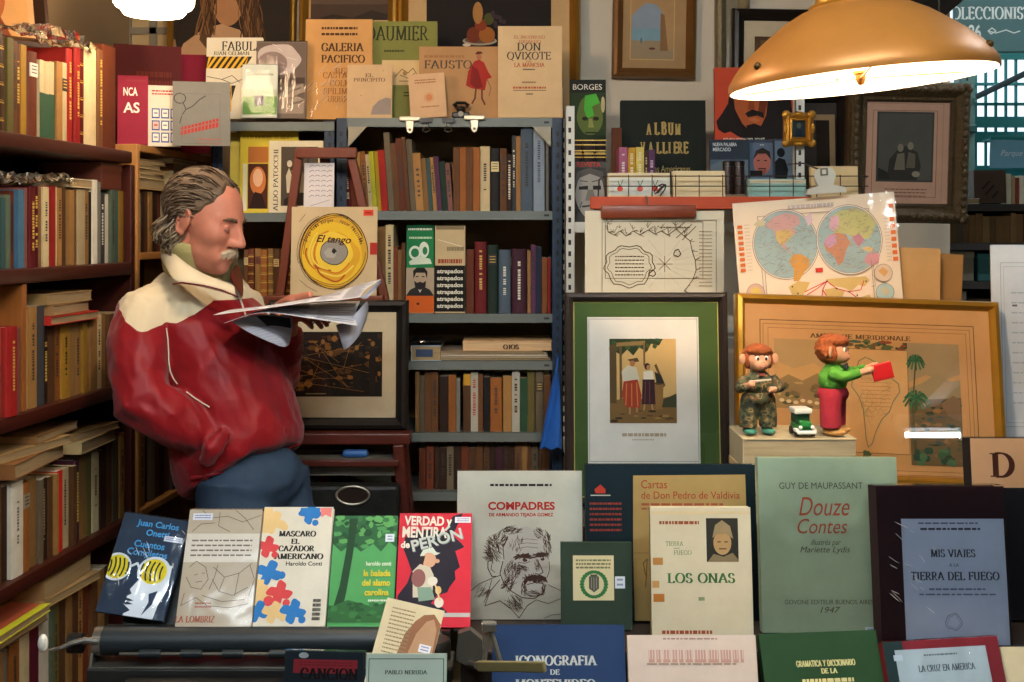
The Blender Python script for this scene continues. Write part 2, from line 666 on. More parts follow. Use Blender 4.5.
def shelf_book(t, h, d, col, deco='plain', cloth=False, page=None, dcol=None, seed=0):
    """Book standing with its spine towards -y; x 0..t, y 0..d, z 0..h."""
    rd = random.Random(seed)
    bt = min(.0024 if cloth else .0009, t * .12)
    bulge = t * (.16 if cloth else .04)
    arc = [(t / 2 - t / 2 * cos(pi * i / 6), -bulge * sin(pi * i / 6)) for i in range(7)]
    plan = [(0, d)] + arc + [(t, d), (t - bt, d), (t - bt, bt), (bt, bt), (bt, d)]
    mb = MB()
    mb.prism(plan, 0, h, 0, SWAP)
    o = mb.build('hardback_book' if cloth else 'book', C(col, .55 if cloth else .65, .4, 22, spec=.2))
    ins = .003 if cloth else .0006
    MB().box(bt, t - bt, bt, d - ins, ins * .5, h - ins).build('page_block', page or PAGE, o)
    y = -bulge - .0004
    w = t * .8
    x0, x1 = t * .1, t * .9
    if deco == 'label':
        dm = C(dcol or 'd9c48e', .6)
        a = rd.uniform(.62, .72)
        mb = MB().box(x0, x1, y, y + .0015 + bulge, h * a, h * (a + .16), 0)
        for k in range(3):
            z = h * (a + .04 + .04 * k)
            mb.box(x0 + w * .15, x1 - w * .15, y - .0002, y, z, z + h * .012, 1)
        mb.build('spine_label', [dm, C('2c2018' if (dcol or 'd9c48e') > '6' else GOLDPRINT)], o)
    elif deco == 'bands':
        mb = MB()
        for a in (.1, .28, .46, .64, .82):
            mb.box(0, t, y - .0004, y + bulge + .001, h * a, h * a + .0032, 0)
            mb.box(x0, x1, y - .0003, y + bulge + .001, h * a + .006, h * a + .0072, 0)
        mb.build('gilt_stripe', C(GOLDPRINT, .4, metal=.5), o)
    elif deco in ('print', 'gold'):
        mb = MB()
        z = h * rd.uniform(.2, .35)
        top = h * rd.uniform(.78, .9)
        c = dcol or ('2b2119' if deco == 'print' else GOLDPRINT)
        pw = min(t * .42, .008)
        while z < top:
            L = rd.uniform(.003, .007)
            if rd.random() < .82:
                mb.box(t / 2 - pw / 2, t / 2 + pw / 2, y, y + .001 + bulge * .3, z, min(z + L, top), 0)
            z += L + .0022
        mb.build('spine_title', C(c), o)
    elif deco == 'two':
        MB().box(0, t, y, y + bulge + .001, 0, h * .58).build('spine_cover_band', C(dcol or '2f4f38'), o)
    elif deco == 'cap':
        MB().box(0, t, y, y + bulge + .001, h * .8, h).build('spine_title_band', C(dcol or 'd8a020'), o)
    return o


def place(o, loc, tilt=0.0, roll=0.0, yaw=0.0):
    R = Matrix.Rotation(radians(yaw), 3, 'Z') @ Matrix.Rotation(-radians(tilt), 3, 'X') @ Matrix.Rotation(radians(roll), 3, 'Y')
    o.location = loc
    o.rotation_euler = R.to_euler()
    return o


def solve(x0, y0, x1, y1, tilt, Y=None, on=None):
    """Base point, width and height of a flat thing seen in a pixel rectangle, leaning back by tilt degrees."""
    if on is not None:
        Y = (EYE - on) / ((y1 - HOR) / F)
    zb = EYE - (y1 - HOR) / F * Y
    k = (y0 - HOR) / F
    t = radians(tilt)
    h = (EYE - k * Y - zb) / (cos(t) + k * sin(t))
    Ym = Y + h * sin(t) / 2
    w = (x1 - x0) / F * Ym
    return Vector((((x0 + x1) / 2 - 512) / F * Ym, Y, zb)), w, h


def face_book(px, Y=None, col='d8c9a8', t=.02, tilt=6, label='', cat='book', group=None, art=None, wrap=None, on=None, roll=0, yaw=0,
              name='book', spine=None, page=None, rough=.5, back=None, hfix=None, zb=None, creases=None):
    """Book standing with its front cover towards -y, hinge on the left."""
    loc, w, h = solve(*px, tilt, Y, on)
    if zb is not None:                      # the foot is hidden: let it go down to what carries it
        drop = (loc.z - zb) / cos(radians(tilt))
        loc = loc - Vector((0, drop * sin(radians(tilt)), drop * cos(radians(tilt)) - t * sin(radians(tilt))))
        h0, h = h, h + drop
        full = (px[0], px[1], px[2], px[3] + (px[3] - px[1]) * drop / h0)
    else:
        full = px
    bt = min(.0022, t * .15)
    mb = MB()
    mb.box(-w / 2, w / 2, 0, bt, 0, h, 0)
    mb.box(-w / 2, w / 2, t - bt, t, 0, h, 0)
    mb.box(-w / 2, -w / 2 + bt, bt, t - bt, 0, h, 1)
    o = mb.build(name, [C(col, rough + .1, .34, 7, spec=.15, bump=.05), C(spine or col, rough + .1, .34, 9, spec=.15)])
    MB().box(-w / 2 + bt, w / 2 - .003, bt, t - bt, .002, h - .003).build('page_block', page or pages_mat('d6c39c', 'y'), o)
    if art:
        a = Art(*full, w, h)
        art(a)
        a.build(o)
    if wrap:
        g = .0016
        rd = random.Random(int(px[0]))
        nx, nz = 10, 14
        mb = MB()

        def sheet(y, sg):
            def fn(u, v):
                e = min(u, 1 - u, v, 1 - v)
                return (-w / 2 - g + u * (w + 2 * g), y + sg * (rd.random() * .0012 if e > 0 else 0), -.0004 + v * (h + g + .0004 + (rd.random() * .003 if v == 1 else 0)))
            mb.grid(fn, nx, nz)
        sheet(-g - .0004, -1)
        mb.box(-w / 2 - g, w / 2 + g, -g, t + g, h + g, h + g + .0002)
        soft(mb.build('plastic_wrap', WRAP if wrap is True else wrap, o), 60)
    if creases:                             # (pixel box, how many): film folds coloured white to stand for streak highlights
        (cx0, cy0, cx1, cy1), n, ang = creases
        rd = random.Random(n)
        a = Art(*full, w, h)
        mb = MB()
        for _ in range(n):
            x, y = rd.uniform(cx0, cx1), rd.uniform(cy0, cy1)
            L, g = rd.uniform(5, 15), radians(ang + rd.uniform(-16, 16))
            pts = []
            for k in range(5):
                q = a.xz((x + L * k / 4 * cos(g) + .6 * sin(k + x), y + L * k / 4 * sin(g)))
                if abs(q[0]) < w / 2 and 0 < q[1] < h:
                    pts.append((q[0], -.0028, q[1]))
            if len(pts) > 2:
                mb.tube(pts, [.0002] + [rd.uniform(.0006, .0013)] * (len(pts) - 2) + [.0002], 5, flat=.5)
        mb.build('wrap_crease_glints', CREASE_GLINT, o)
    place(o, loc, tilt, roll, yaw)
    return tag(o, label, cat, group)


def sticker(a, x0, y0, x1, y1, col='dcdce6'):
    a.rect(x0, y0, x1, y1, col, 'price_sticker')
    a.rules(x0 + 2, y0 + 1, x1 - 2, y1 - 1, 2, '6a6a90', 'sticker_print', .4, 3)


def flat_book(w, d, t, col, page=None, name='book', cloth=False):
    """Book lying flat: x centred, y 0..d (fore-edge or head at y=0), z 0..t."""
    bt = min(.002, t * .15)
    mb = MB()
    mb.box(-w / 2, w / 2, 0, d, 0, bt, 0)
    mb.box(-w / 2, w / 2, 0, d, t - bt, t, 0)
    mb.box(-w / 2, -w / 2 + bt, 0, d, bt, t - bt, 0)
    o = mb.build(name, C(col, .55, .2, 12))
    MB().box(-w / 2 + bt, w / 2 - .002, .002, d - .002, bt, t - bt).build('page_block', page or pages_mat('a58c64', 'z', 300), o)
    return o


def framed(w, h, prof, fmat, mats, name, label, cat='framed picture', group=None, art=None, px=None, glass=True, mat_ins=0.0, back=.02, mat_name='mat_board'):
    """Framed picture: x centred, front towards -y, standing on z 0. prof: (inset, y) around the moulding; mats: colour inside."""
    o = empty(name, label=label, cat=cat, group=group)
    fr = MB().ring(w, h, prof).build('picture_frame', fmat, o)
    ins = max(p[0] for p in prof)
    MB().box(-w / 2 + ins * .6, w / 2 - ins * .6, back * .3, back * .55, ins * .6, h - ins * .6).build(mat_name, mats, o)
    if art:
        a = Art(*px, w, h, y=back * .3)
        art(a)
        a.build(o)
    if glass:
        MB().box(-w / 2 + ins * .8, w / 2 - ins * .8, back * .3 - .0055, back * .3 - .005, ins * .8, h - ins * .8).build('glass_pane', GLASS, o)
    MB().box(-w / 2 + ins * .3, w / 2 - ins * .3, back * .6, back * .75, ins * .3, h - ins * .3).build('backing_board', C('5a4632'), o)
    return o


def sheet(w, h, mat, name, bend=.0, t=.0006, nx=12, nz=10, wave=.002, seed=1):
    """Loose sheet of paper hanging, x centred, z 0..h, with its own thickness."""
    rd = random.Random(seed)
    ph = rd.random() * 6
    mb = MB()

    def y(u, v):
        return bend * (u - .5) ** 2 * 4 + wave * sin(u * 7 + ph + v * 3)
    mb.grid(lambda u, v: ((u - .5) * w, y(u, v), v * h), nx, nz)
    mb.grid(lambda u, v: ((.5 - u) * w, y(1 - u, v) + t, v * h), nx, nz)
    return soft(mb.build(name, mat), 60)


# ------------------------------------------------------------ the room
FLOOR_M = wood('4a3a2c', .7, (1, 8, 1))
MB().box(-4.0, 4.2, -4.0, 6.6, -.05, 0).build('floor', C('4b423a', .8, .3, 3))
tag(bpy.data.objects['floor'], kind='structure')
WALLM = C('d8c6ae', .85, .1, 2)
MB().box(-1.9, 1.46, 4.0, 4.06, 0, 2.75).build('wall_back', WALLM)
tag(bpy.data.objects['wall_back'], kind='structure')
LA, LB = -1.3864, .1067            # front line of the left bookcases: x = LA + LB * y
LTH = atan2(1, LB)
wl = MB().box(-1.6, 1.9, .30, .36, 0, 2.75).build('wall_left', C('8a7152', .85, .2, 3), None, (LA + LB * 2.3, 2.3, 0), (0, 0, LTH))
tag(wl, kind='structure')
MB().box(-2.2, 1.55, .9, 4.06, 2.75, 2.82).build('ceiling', C('4a3d31', .8, .3, 2))
tag(bpy.data.objects['ceiling'], kind='structure')
for k, (y, x0, x1) in enumerate(((2.2, -2.0, 1.9), (3.0, -2.0, 2.6), (3.75, -1.5, 2.6))):
    tag(MB().rbox(x0, x1, y - .05, y + .05, 2.60, 2.75, .006).build('trim_%d' % (k + 1), wood('3a2a1e', .6, (1, 10, 10))), kind='structure')
# sloping rafters of the hall seen past the gold lamp
raf = MB()
p0, p1 = P(862, 52, 3.75), P(952, -26, 3.75)
d = (p1 - p0).normalized()
raf.tube([p0 - d * .0, p1 + d * .8], .085, 4, cap=True)
tag(raf.build('trim_4', wood('2b221b', .6, (10, 1, 10))), kind='structure')
raf = MB()
p0, p1 = P(846, 20, 3.6), P(930, -50, 3.6)
d = (p1 - p0).normalized()
raf.tube([p0 - d * .0, p1 + d * .7], .07, 4, cap=True)
tag(raf.build('trim_5', wood('2b221b', .6, (10, 1, 10))), kind='structure')

# the market hall around the stall; daylight comes through the gate at its end
HALL = C('5a564e', .85, .2, 2)
for n, b in (('wall_front', (-4.0, 3.1, -4.06, -4.0, 0, 3.6)), ('wall_hall', (3.04, 3.1, -4.0, 5.8, 0, 3.6)), ('wall_side', (-4.06, -4.0, -4.0, 4.06, 0, 3.6)), ('wall_rear', (-4.0, -1.9, 4.0, 4.06, 0, 3.6))):
    tag(MB().box(*b).build(n, HALL), kind='structure')
tag(MB().box(-4.0, 3.1, -4.0, 5.8, 3.6, 3.66).build('ceiling_hall', HALL), kind='structure')
tag(MB().box(-1.9, 1.46, 4.0, 4.06, 2.82, 3.6).build('wall_gable', HALL), kind='structure')

# fluorescent tube fitting under the front edge of the roof (its reflection shows in the glass of the map)
def tube_light(loc, label, hl=.6):
    tb = empty('tube_light', loc, label=label, cat='tube light')
    MB().rbox(-hl - .02, hl + .02, -.04, .04, .05, .13, .006).build('tube_housing', C('c9ccca', .5), tb)
    MB().tube([(-hl + .02, 0, .02), (hl - .02, 0, .02)], .014, 12).build('fluorescent_tube', TUBE_M, tb)
    for s in (-hl, hl):
        MB().box(s - .015, s + .015, -.018, .018, -.01, .06).build('tube_holder', C('b9bcba', .5), tb)


TUBE_M = emit('tube_glow', (.85, .95, 1.0), TUBE_POWER)
tube_light((.2, .95, 2.62), 'white fluorescent tube fitting under the front edge of the roof')
tube_light((-.9, -.9, 3.4), 'added fluorescent fill tube on the hall ceiling out front')  # unseen fitting, added as frontal fill
tube_light((2.35, 3.2, 3.44), 'added fluorescent tube on the hall ceiling over the gate passage')  # unseen lamp added to brighten the sign, books and gate frame
tube_light((2.31, -1.2, 2.27), 'white fluorescent tube fitting under the awning beam out front', .17)
tag(MB().rbox(2.22, 2.32, -1.4, 1.0, 2.41, 2.5, .006).build('trim_6', wood('3a2a1e', .6, (10, 1, 10))), kind='structure')

# ------------------------------------------------------------ dark wooden bookcase along the left wall
CASE = wood('40180f', .4, (12, 12, 1.4))
CASE_O = wood('9a5a26', .45, (12, 12, 1.4))
Z1, Z2, Z3, Z4, Z5 = 1.823, 1.52, 1.195, .826, .45


def on_line(px):
    """Depth of the bookcase front line where it crosses a pixel column."""
    return LA / ((px - 512) / F - LB)


def line_pt(px, z, inset=.015):
    Y = on_line(px)
    n = Vector((sin(LTH), -cos(LTH), 0))
    return Vector((LA + LB * Y, Y, z)) - n * inset


Y0 = 2.3
L1 = (3.28 - Y0) * sqrt(1 + LB * LB)
case = empty('bookcase', (LA + LB * Y0, Y0, 0), (0, 0, LTH), label='dark red-brown wooden bookcase along the side wall behind the man', cat='bookcase')
for z in (Z1, Z2, Z3, Z4, Z5, .08):
    soft(MB().rbox(.0, L1, 0, .27, z - .034, z, .006).build('shelf', CASE, case))
for x in (-.025, L1 - .0):
    MB().rbox(x, x + .025, 0.004, .27, 0, Z1 - .036 if x > 0 else Z1 + .3, .003).build('side_panel', CASE, case)
MB().box(0, L1, .27, .28, .05, Z1).build('back_panel', wood('24120c', .7, (12, 12, 1)), case)
xd = (on_line(25) - Y0) * sqrt(1 + LB * LB)
MB().rbox(xd, xd + .02, .006, .27, Z3 + .001, Z2 - .036, .002).build('divider', CASE_O, case)

# second, paler case in the corner
YC, YE = 3.285 + .025, 3.93
L2 = (YE - YC) * sqrt(1 + LB * LB)
OAK = wood('a8743c', .5, (12, 12, 1.4))
ZC = 1.846
case2 = empty('bookcase', (LA + LB * YC, YC, 0), (0, 0, LTH), label='pale orange wood bookcase in the corner behind the man', cat='bookcase')
for z in (ZC, 1.545, 1.2, .83, .45, .08):
    MB().rbox(.018, L2, 0, .25, z - .02, z, .003).build('shelf', OAK, case2)
for x in (0, L2):
    MB().rbox(x, x + .018, .0, .25, 0, ZC, .003).build('side_panel', OAK, case2)
MB().box(.018, L2, .25, .256, .05, ZC).build('back_panel', wood('4a3018', .7, (12, 12, 1)), case2)

# ------------------------------------------------------------ grey metal shelving along the back wall
YS = 3.55
SHELF_M = C('656b67', .5, .22, 6, metal=.15)
POST_M = C('172a40', .45, .2, 8)


def perforated(mb, x, y, z0, z1, w=.032, d=.032, m=0, hole=1, flip=1):
    """Slotted angle post: two flanges with dark slots."""
    mb.box(x, x + w, y, y + .003, z0, z1, m)
    xa = x if flip > 0 else x + w - .003
    mb.box(xa, xa + .003, y, y + d, z0, z1, m)
    z = z0 + .03
    while z < z1 - .03:
        mb.box(x + w * .5 - .004, x + w * .5 + .004, y - .0006, y + .0006, z, z + .014, hole)
        z += .032
    return mb


ZA = [EYE - (y - HOR) / F * YS for y in (118, 211, 314, 361, 433, 492)]   # shelf tops in the wide bay
unit = empty('shelving_unit', (0, YS, 0), label='grey-blue steel shelving unit full of books against the back wall', cat='shelving unit')
XL, XR = (338 - 512) / F * YS, (561 - 512) / F * YS
for i, z in enumerate(ZA + [.45, .1]):
    mb = MB().box(XL + .004, XR - .004, .002, .30, z - .004, z).box(XL + .004, XR - .004, .0, .003, z - .026, z)
    mb.box(XR - .05, XR - .035, -.0006, .001, z - .016, z - .01, 1)
    mb.build('shelf', [SHELF_M, C('1b1e20')], unit)
for x, fl in ((XL - .006, 1), (XR - .026, -1)):
    for y in (-.004, .285):
        perforated(MB(), x, y, 0, ZA[0] - .0005, flip=fl).build('upright', [POST_M, C('0a0f16')], unit)
mb = MB()
z = ZA[0] - .026
mb.prism([(XR - .03, z), (XR - .085, z), (XR - .03, z - .06)], -.002, .001)
mb.build('gusset', C('8a8270', .5, metal=.3), unit)
MB().prism([(XL + .03, z), (XL + .085, z), (XL + .03, z - .06)], -.002, .001).build('gusset', C('8a8270', .5, metal=.3), unit)
MB().box(XL, XR, .305, .31, .1, ZA[0]).build('back_panel', C('8c7048', .8, .25, 3), unit)

XL2, XR2 = (214 - 512) / F * YS, XL - .009
unit2 = empty('shelving_unit', (0, YS, 0), label='narrow grey steel shelving bay behind the man and the easel', cat='shelving unit')
ZB = [EYE - (y - HOR) / F * YS for y in (122, 213, 297)]
for z in ZB + [1.1, .85, .45, .1]:
    MB().box(XL2 + .004, XR2 - .002, .002, .30, z - .004, z).box(XL2 + .004, XR2 - .002, 0, .003, z - .026, z).build('shelf', SHELF_M, unit2)
for x, fl in ((XL2 - .006, 1), (XR2 - .032, -1)):
    perforated(MB(), x, -.004 if x < -.8 else .004, 0, ZB[0] + .004, flip=fl).build('upright', [POST_M, C('0a0f16')], unit2)
MB().box(XL2, XR2, .305, .31, .1, ZB[0]).build('back_panel', C('6d5638', .8, .25, 3), unit2)

# ------------------------------------------------------------ books on the left bookcase
def tone(hexc, k):
    r, g, b = (int(hexc[i:i + 2], 16) for i in (0, 2, 4))
    return '%02x%02x%02x' % tuple(max(0, min(255, int(c * k))) for c in (r, g, b))


PAL = {
    'dark brown': '3b2418', 'brown': '6b4426', 'tan': 'a87a44', 'cream': 'd6bf92', 'white': 'e2d9c6', 'dark red': '6a1818', 'red': 'a82420',
    'burgundy': '5a1424', 'olive': '6e6232', 'mustard': 'b4842c', 'green': '2f5a3c', 'grey-green': '6a7862', 'grey': '8c8a82', 'blue': '4d7590',
    'navy': '20283c', 'black': '1c1a1a', 'orange-brown': 'a2602a', 'pink-brown': '98625a', 'plum': '4c2234', 'teal': '41615f', 'yellow': 'd8b21c',
    'purple': '6a3a5c', 'red-brown': '7a3a22', 'dark grey': '4a4a4c', 'blue-grey': '66788a', 'orange': 'c8581c', 'lime': 'c3c22c', 'bright red': 'd02a1c',
    'dark green': '22382c', 'grey-brown': '756650', 'pale blue': '9aa9b8',
}


def spine_row(items, zb, where, group, mode='left', Y=YS, off=.015, start=1, depth=.17, end='from the near end', lean=0.0, zbfn=None):
    """items: (x0, x1, top row, colour, decoration[, decoration colour])."""
    for i, it in enumerate(items):
        x0, x1, yt, cn = it[:4]
        deco = it[4] if len(it) > 4 else 'plain'
        dcol = it[5] if len(it) > 5 else None
        cloth = deco in ('bands', 'gold', 'label')
        if mode == 'left':
            a, b = on_line(x0), on_line(x1)
            t = (b - a) * sqrt(1 + LB * LB) - .0007
            Yh = (a + b) / 2
            h = EYE - (yt - HOR) / F * Yh - zb
            loc, rot = line_pt(x0, zb + .0005, off + random.uniform(0, .012)), (0, 0, LTH)
        else:
            t = (x1 - x0) / F * Y - .0007
            h = EYE - (yt - HOR) / F * Y - zb
            loc = Vector(((x0 - 512) / F * Y, Y + off + random.uniform(0, .01), zb + .0005))
            rot = (0, radians(-lean), 0)
        t = max(t, .004)
        o = shelf_book(t, h, min(depth, h * .72), tone(PAL[cn], random.uniform(.72, .98)), deco, cloth, random.choice((PAGE, PAGE, PAGE_D, PAGE_W)), dcol, seed=i * 7 + int(zb * 100))
        o.location, o.rotation_euler = loc, rot
        thick = 'thick' if t > .026 else 'thin' if t < .011 else ''
        txt = {'label': 'with a label on its spine', 'bands': 'with gilt bands', 'gold': 'with gilt lettering', 'print': 'with printed spine', 'two': 'with two-tone spine', 'cap': 'with banded top'}.get(deco, '')
        lab = ' '.join(('%s %s book %s, %s %s %s' % (thick, cn, txt, ORD[i + start - 1], end, where)).split()).replace(' ,', ',')
        if len(lab.split()) > 16:
            lab = ' '.join(('%s %s book, %s %s %s' % (thick, cn, ORD[i + start - 1], end, where)).split())
        tag(o, lab, 'book', group)


G1 = 'books standing on top of the dark bookcase'
spine_row([(0, 3, 28, 'dark brown', 'bands'), (3, 9, 31, 'dark brown', 'bands'), (9, 14, 36, 'brown', 'print'), (14, 20, 38, 'olive'), (20, 25, 41, 'brown', 'print'),
           (25, 30, 44, 'red-brown', 'gold'), (30, 36, 45, 'mustard'), (36, 45, 52, 'red-brown', 'label', 'd8d0c0'), (46, 50, 60, 'cream', 'two'), (50, 54, 61, 'cream', 'two'),
           (54, 58, 62, 'cream', 'two'), (58, 63, 62, 'cream', 'two'), (63, 69, 62, 'tan'), (69, 75, 63, 'cream', 'label', '2a2424'), (75, 81, 49, 'red', 'gold'),
           (81, 87, 48, 'red', 'gold'), (87, 92, 49, 'dark red', 'bands'), (92, 104, 49, 'cream', 'plain'), (104, 109, 50, 'brown', 'gold')],
          Z1, 'on top shelf of dark bookcase', G1)
spine_row([(110.2, 123, 46, 'red-brown', 'plain')], Z1, 'by the end of the dark bookcase top', G1, start=20, depth=.2)
G2 = 'books on the second shelf of the dark bookcase'
spine_row([(0, 4, 188, 'grey'), (4, 9, 188, 'cream', 'print'), (9, 14, 198, 'teal'), (14, 20, 195, 'grey-green'), (20, 25, 191, 'red-brown', 'print'), (25, 31, 190, 'blue'),
           (31, 35, 188, 'pink-brown'), (35, 41, 187, 'dark red', 'gold'), (41, 47, 186, 'burgundy', 'gold'), (47, 51, 187, 'tan'), (51, 57, 187, 'cream', 'print'),
           (57, 62, 186, 'red'), (62, 67, 187, 'cream'), (67, 71, 188, 'tan', 'print'), (71, 76, 187, 'brown'), (76, 81, 190, 'tan'), (81, 84, 189, 'brown'),
           (84, 92, 190, 'cream'), (92, 97, 190, 'tan', 'print'), (97, 100, 192, 'black'), (100, 105, 180, 'white'), (105, 108, 182, 'grey'), (108, 113, 193, 'dark grey', 'print', 'cfc9ba'),
           (113, 118, 194, 'white'), (118, 122, 190, 'grey-green', 'print'), (122, 126, 190, 'teal'), (126, 131, 191, 'mustard'), (131, 132.4, 192, 'brown')],
          Z2, 'on dark bookcase second shelf', G2)
G3 = 'books on the third shelf of the dark bookcase'
spine_row([(0, 7, 328, 'cream', 'two', '6b4a2c'), (7, 19, 327, 'red', 'gold'), (19, 24.2, 328, 'pink-brown')], Z3, 'on dark bookcase third shelf', G3, off=.004)
spine_row([(30.4, 33, 312, 'black'), (33, 36, 310, 'cream'), (36, 44, 307, 'tan', 'print'), (44, 51, 306, 'dark grey'), (51, 57, 326, 'dark brown', 'gold'), (57, 64, 326, 'brown'),
           (64, 70, 325, 'orange-brown', 'print'), (70, 78, 325, 'mustard', 'print', '17120c'), (78, 84, 324, 'tan'), (84, 90, 324, 'tan', 'print'), (90, 94, 323, 'mustard'), (94, 97, 323, 'red'),
           (97, 104, 316, 'tan'), (104, 109, 315, 'cream', 'print'), (109, 115, 314, 'tan'), (115, 121, 314, 'brown'), (121, 127, 313, 'tan'), (127, 131.8, 312, 'brown')],
          Z3, 'on dark bookcase third shelf', G3, start=4)
G4 = 'books on the fourth shelf of the dark bookcase'
spine_row([(0, 5, 478, 'grey-green'), (5, 12, 487, 'brown'), (12, 18, 487, 'dark brown'), (18, 30, 482, 'white', 'print', '6a6458'), (30, 37, 483, 'orange-brown', 'label', '8c7c68'), (37, 46, 478, 'tan'),
           (46, 50, 480, 'grey-brown'), (50, 57, 479, 'dark brown', 'print', '8a7454'), (57, 62, 477, 'brown'), (62, 65, 474, 'tan'), (65, 71, 471, 'bright red'), (71, 79, 469, 'cream', 'print'),
           (79, 83, 466, 'brown'), (83, 88, 460, 'plum', 'gold'), (88, 95, 456, 'tan'), (95, 101, 454, 'olive'), (101, 108, 452, 'cream', 'print'), (108, 114, 450, 'dark brown'),
           (114, 121, 440, 'brown', 'print'), (121, 127, 437, 'grey-brown'), (127, 131.8, 433, 'tan', 'print')], Z4, 'on dark bookcase fourth shelf', G4)
G5 = 'books on the bottom shelf of the dark bookcase'
spine_row([(3, 12, 655, 'tan'), (12, 17, 650, 'grey'), (17, 27, 643, 'orange-brown', 'print'), (27, 38, 634, 'cream'), (38, 47, 622, 'burgundy'), (47, 58, 612, 'white'), (58, 63, 606, 'grey-green'),
           (63, 69, 602, 'olive', 'print'), (69, 75, 597, 'brown'), (75, 80, 592, 'tan'), (80, 86, 588, 'brown'), (86, 92, 582, 'tan', 'print'), (92, 98, 578, 'red-brown'), (98, 104, 574, 'brown'), (104, 111, 570, 'tan'),
           (111, 118, 567, 'brown')], Z5, 'on dark bookcase bottom shelf', G5)


def lie_left(px, z, w, d, t, col, label, group, yaw=0, inset=.0, name='book', page=None):
    """Flat book on top of a row of the left bookcase; its long side along the shelf."""
    o = flat_book(w, d, t, col, page, name)
    o.location = line_pt(px, z, inset)
    o.rotation_euler = (0, 0, LTH + radians(yaw))
    return tag(o, label, 'book', group)


def top_z(px, yt):
    return EYE - (yt - HOR) / F * on_line(px)


GF = 'books lying flat over the rows of the dark bookcase'
lie_left(76, top_z(76, 323) + .003, .25, .17, .02, 'b8281c', 'bright red book lying flat on the third shelf row', GF, 0, .0)
lie_left(76, top_z(76, 323) + .0245, .21, .15, .025, '9a7448', 'lower of two tan books lying on the flat red book', GF, 3, .01)
lie_left(75, top_z(76, 323) + .0505, .22, .15, .026, 'a68454', 'upper of two tan books lying on the flat red book', GF, -2, .012)
lie_left(90, top_z(90, 189) + .003, .13, .18, .022, 'd9c8a2', 'cream book lying flat on the second shelf row', GF, 0, .02)
lie_left(45, top_z(45, 477) + .022, .29, .17, .034, '8a5a30', 'brown book lying flat at bottom of fourth shelf pile', GF, 6, .01)
lie_left(42, top_z(45, 477) + .057, .3, .19, .02, 'b08c58', 'tan book lying flat in the fourth shelf pile', GF, -5, .015)
lie_left(66, top_z(45, 477) + .078, .24, .16, .018, '8c6238', 'brown book on top of the fourth shelf pile', GF, 4, .02)
lie_left(103, top_z(101, 450) + .006, .22, .15, .03, 'c0a676', 'pale book lying flat over the far fourth shelf books', GF, 3, .01)
lie_left(103, top_z(101, 450) + .037, .23, .16, .018, '9c7a4a', 'tan book lying on the pale flat fourth shelf book', GF, -4, .015)
lie_left(11, top_z(13, 645) + .006, .33, .17, .02, '5c4430', 'brown book lying flat under the lime green one', GF, 0, .0)
g = lie_left(11, top_z(13, 645) + .0268, .33, .18, .018, 'c3c22c', 'lime green and orange book lying flat near the typewriter lever', GF, 1, -.01)
MB().box(-.17, .17, .02, .10, .0182, .0186).build('cover_panel', C('b8583a'), g)
MB().box(-.17, -.05, .10, .175, .0182, .0187).build('cover_patch', C('2c3f8c'), g)
lie_left(73, top_z(66, 603) + .012, .27, .15, .02, 'a8895c', 'pale tan book lying flat at bottom of the low pile', GF, -3, .0)
lie_left(73, top_z(66, 603) + .0325, .26, .15, .045, '93704a', 'thick tan book on top of the low flat pile', GF, 2, .01)

# box and clear plastic over the second row
bx = MB().rbox(-.06, .06, 0, .16, 0, .07, .002).build('card_box', C('5a2818', .6, .2))
MB().box(-.061, .061, -.001, .161, .05, .071).build('box_lid', C('63301e', .6), bx)
bx.location = line_pt(119, top_z(119, 191) + .003, .02)
bx.rotation_euler = (0, 0, LTH)
tag(bx, 'small red-brown card box lying on the second shelf row', 'box')
bx2 = MB().rbox(-.1, .1, 0, .09, 0, .06, .002).build('card_box', C('3c3424', .7, .3))
MB().box(-.101, .101, -.001, .091, .04, .061).build('box_lid', C('453a28', .7), bx2)
bx2.location = line_pt(32, top_z(32, 188) + .003, .17)
bx2.rotation_euler = (0, 0, LTH)
tag(bx2, 'dark olive box lying behind crumpled plastic on the second shelf', 'box')


def crumple(w, d, hgt, name, label, loc, rot, seed, mat=WRAP2):
    rd = random.Random(seed)
    mb = MB()
    z = {}

    def fn(u, v):
        k = (round(u, 3), round(v, 3))
        z.setdefault(k, rd.random())
        return ((u - .5) * w * (1 + .08 * z[k]), v * d, .002 + hgt * z[k] * (.4 + .6 * sin(pi * u)))
    mb.grid(fn, 14, 10)
    o = mb.build(name, mat, None, loc, rot)
    return tag(o, label, 'plastic sheet')


crumple(.24, .15, .035, 'plastic_sheet', 'crumpled clear plastic over the second shelf row near end', line_pt(12, top_z(12, 187) + .004, -.005), (0, 0, LTH), 3)
crumple(.16, .15, .03, 'plastic_sheet', 'crumpled clear plastic in the middle of the second shelf', line_pt(64, top_z(64, 186) + .004, -.005), (0, 0, LTH), 4)
crumple(.34, .11, .03, 'plastic_sheet', 'clear plastic sheet draped over the top shelf books', line_pt(66, top_z(72, 44) + .003, -.01), (0, 0, LTH), 5)

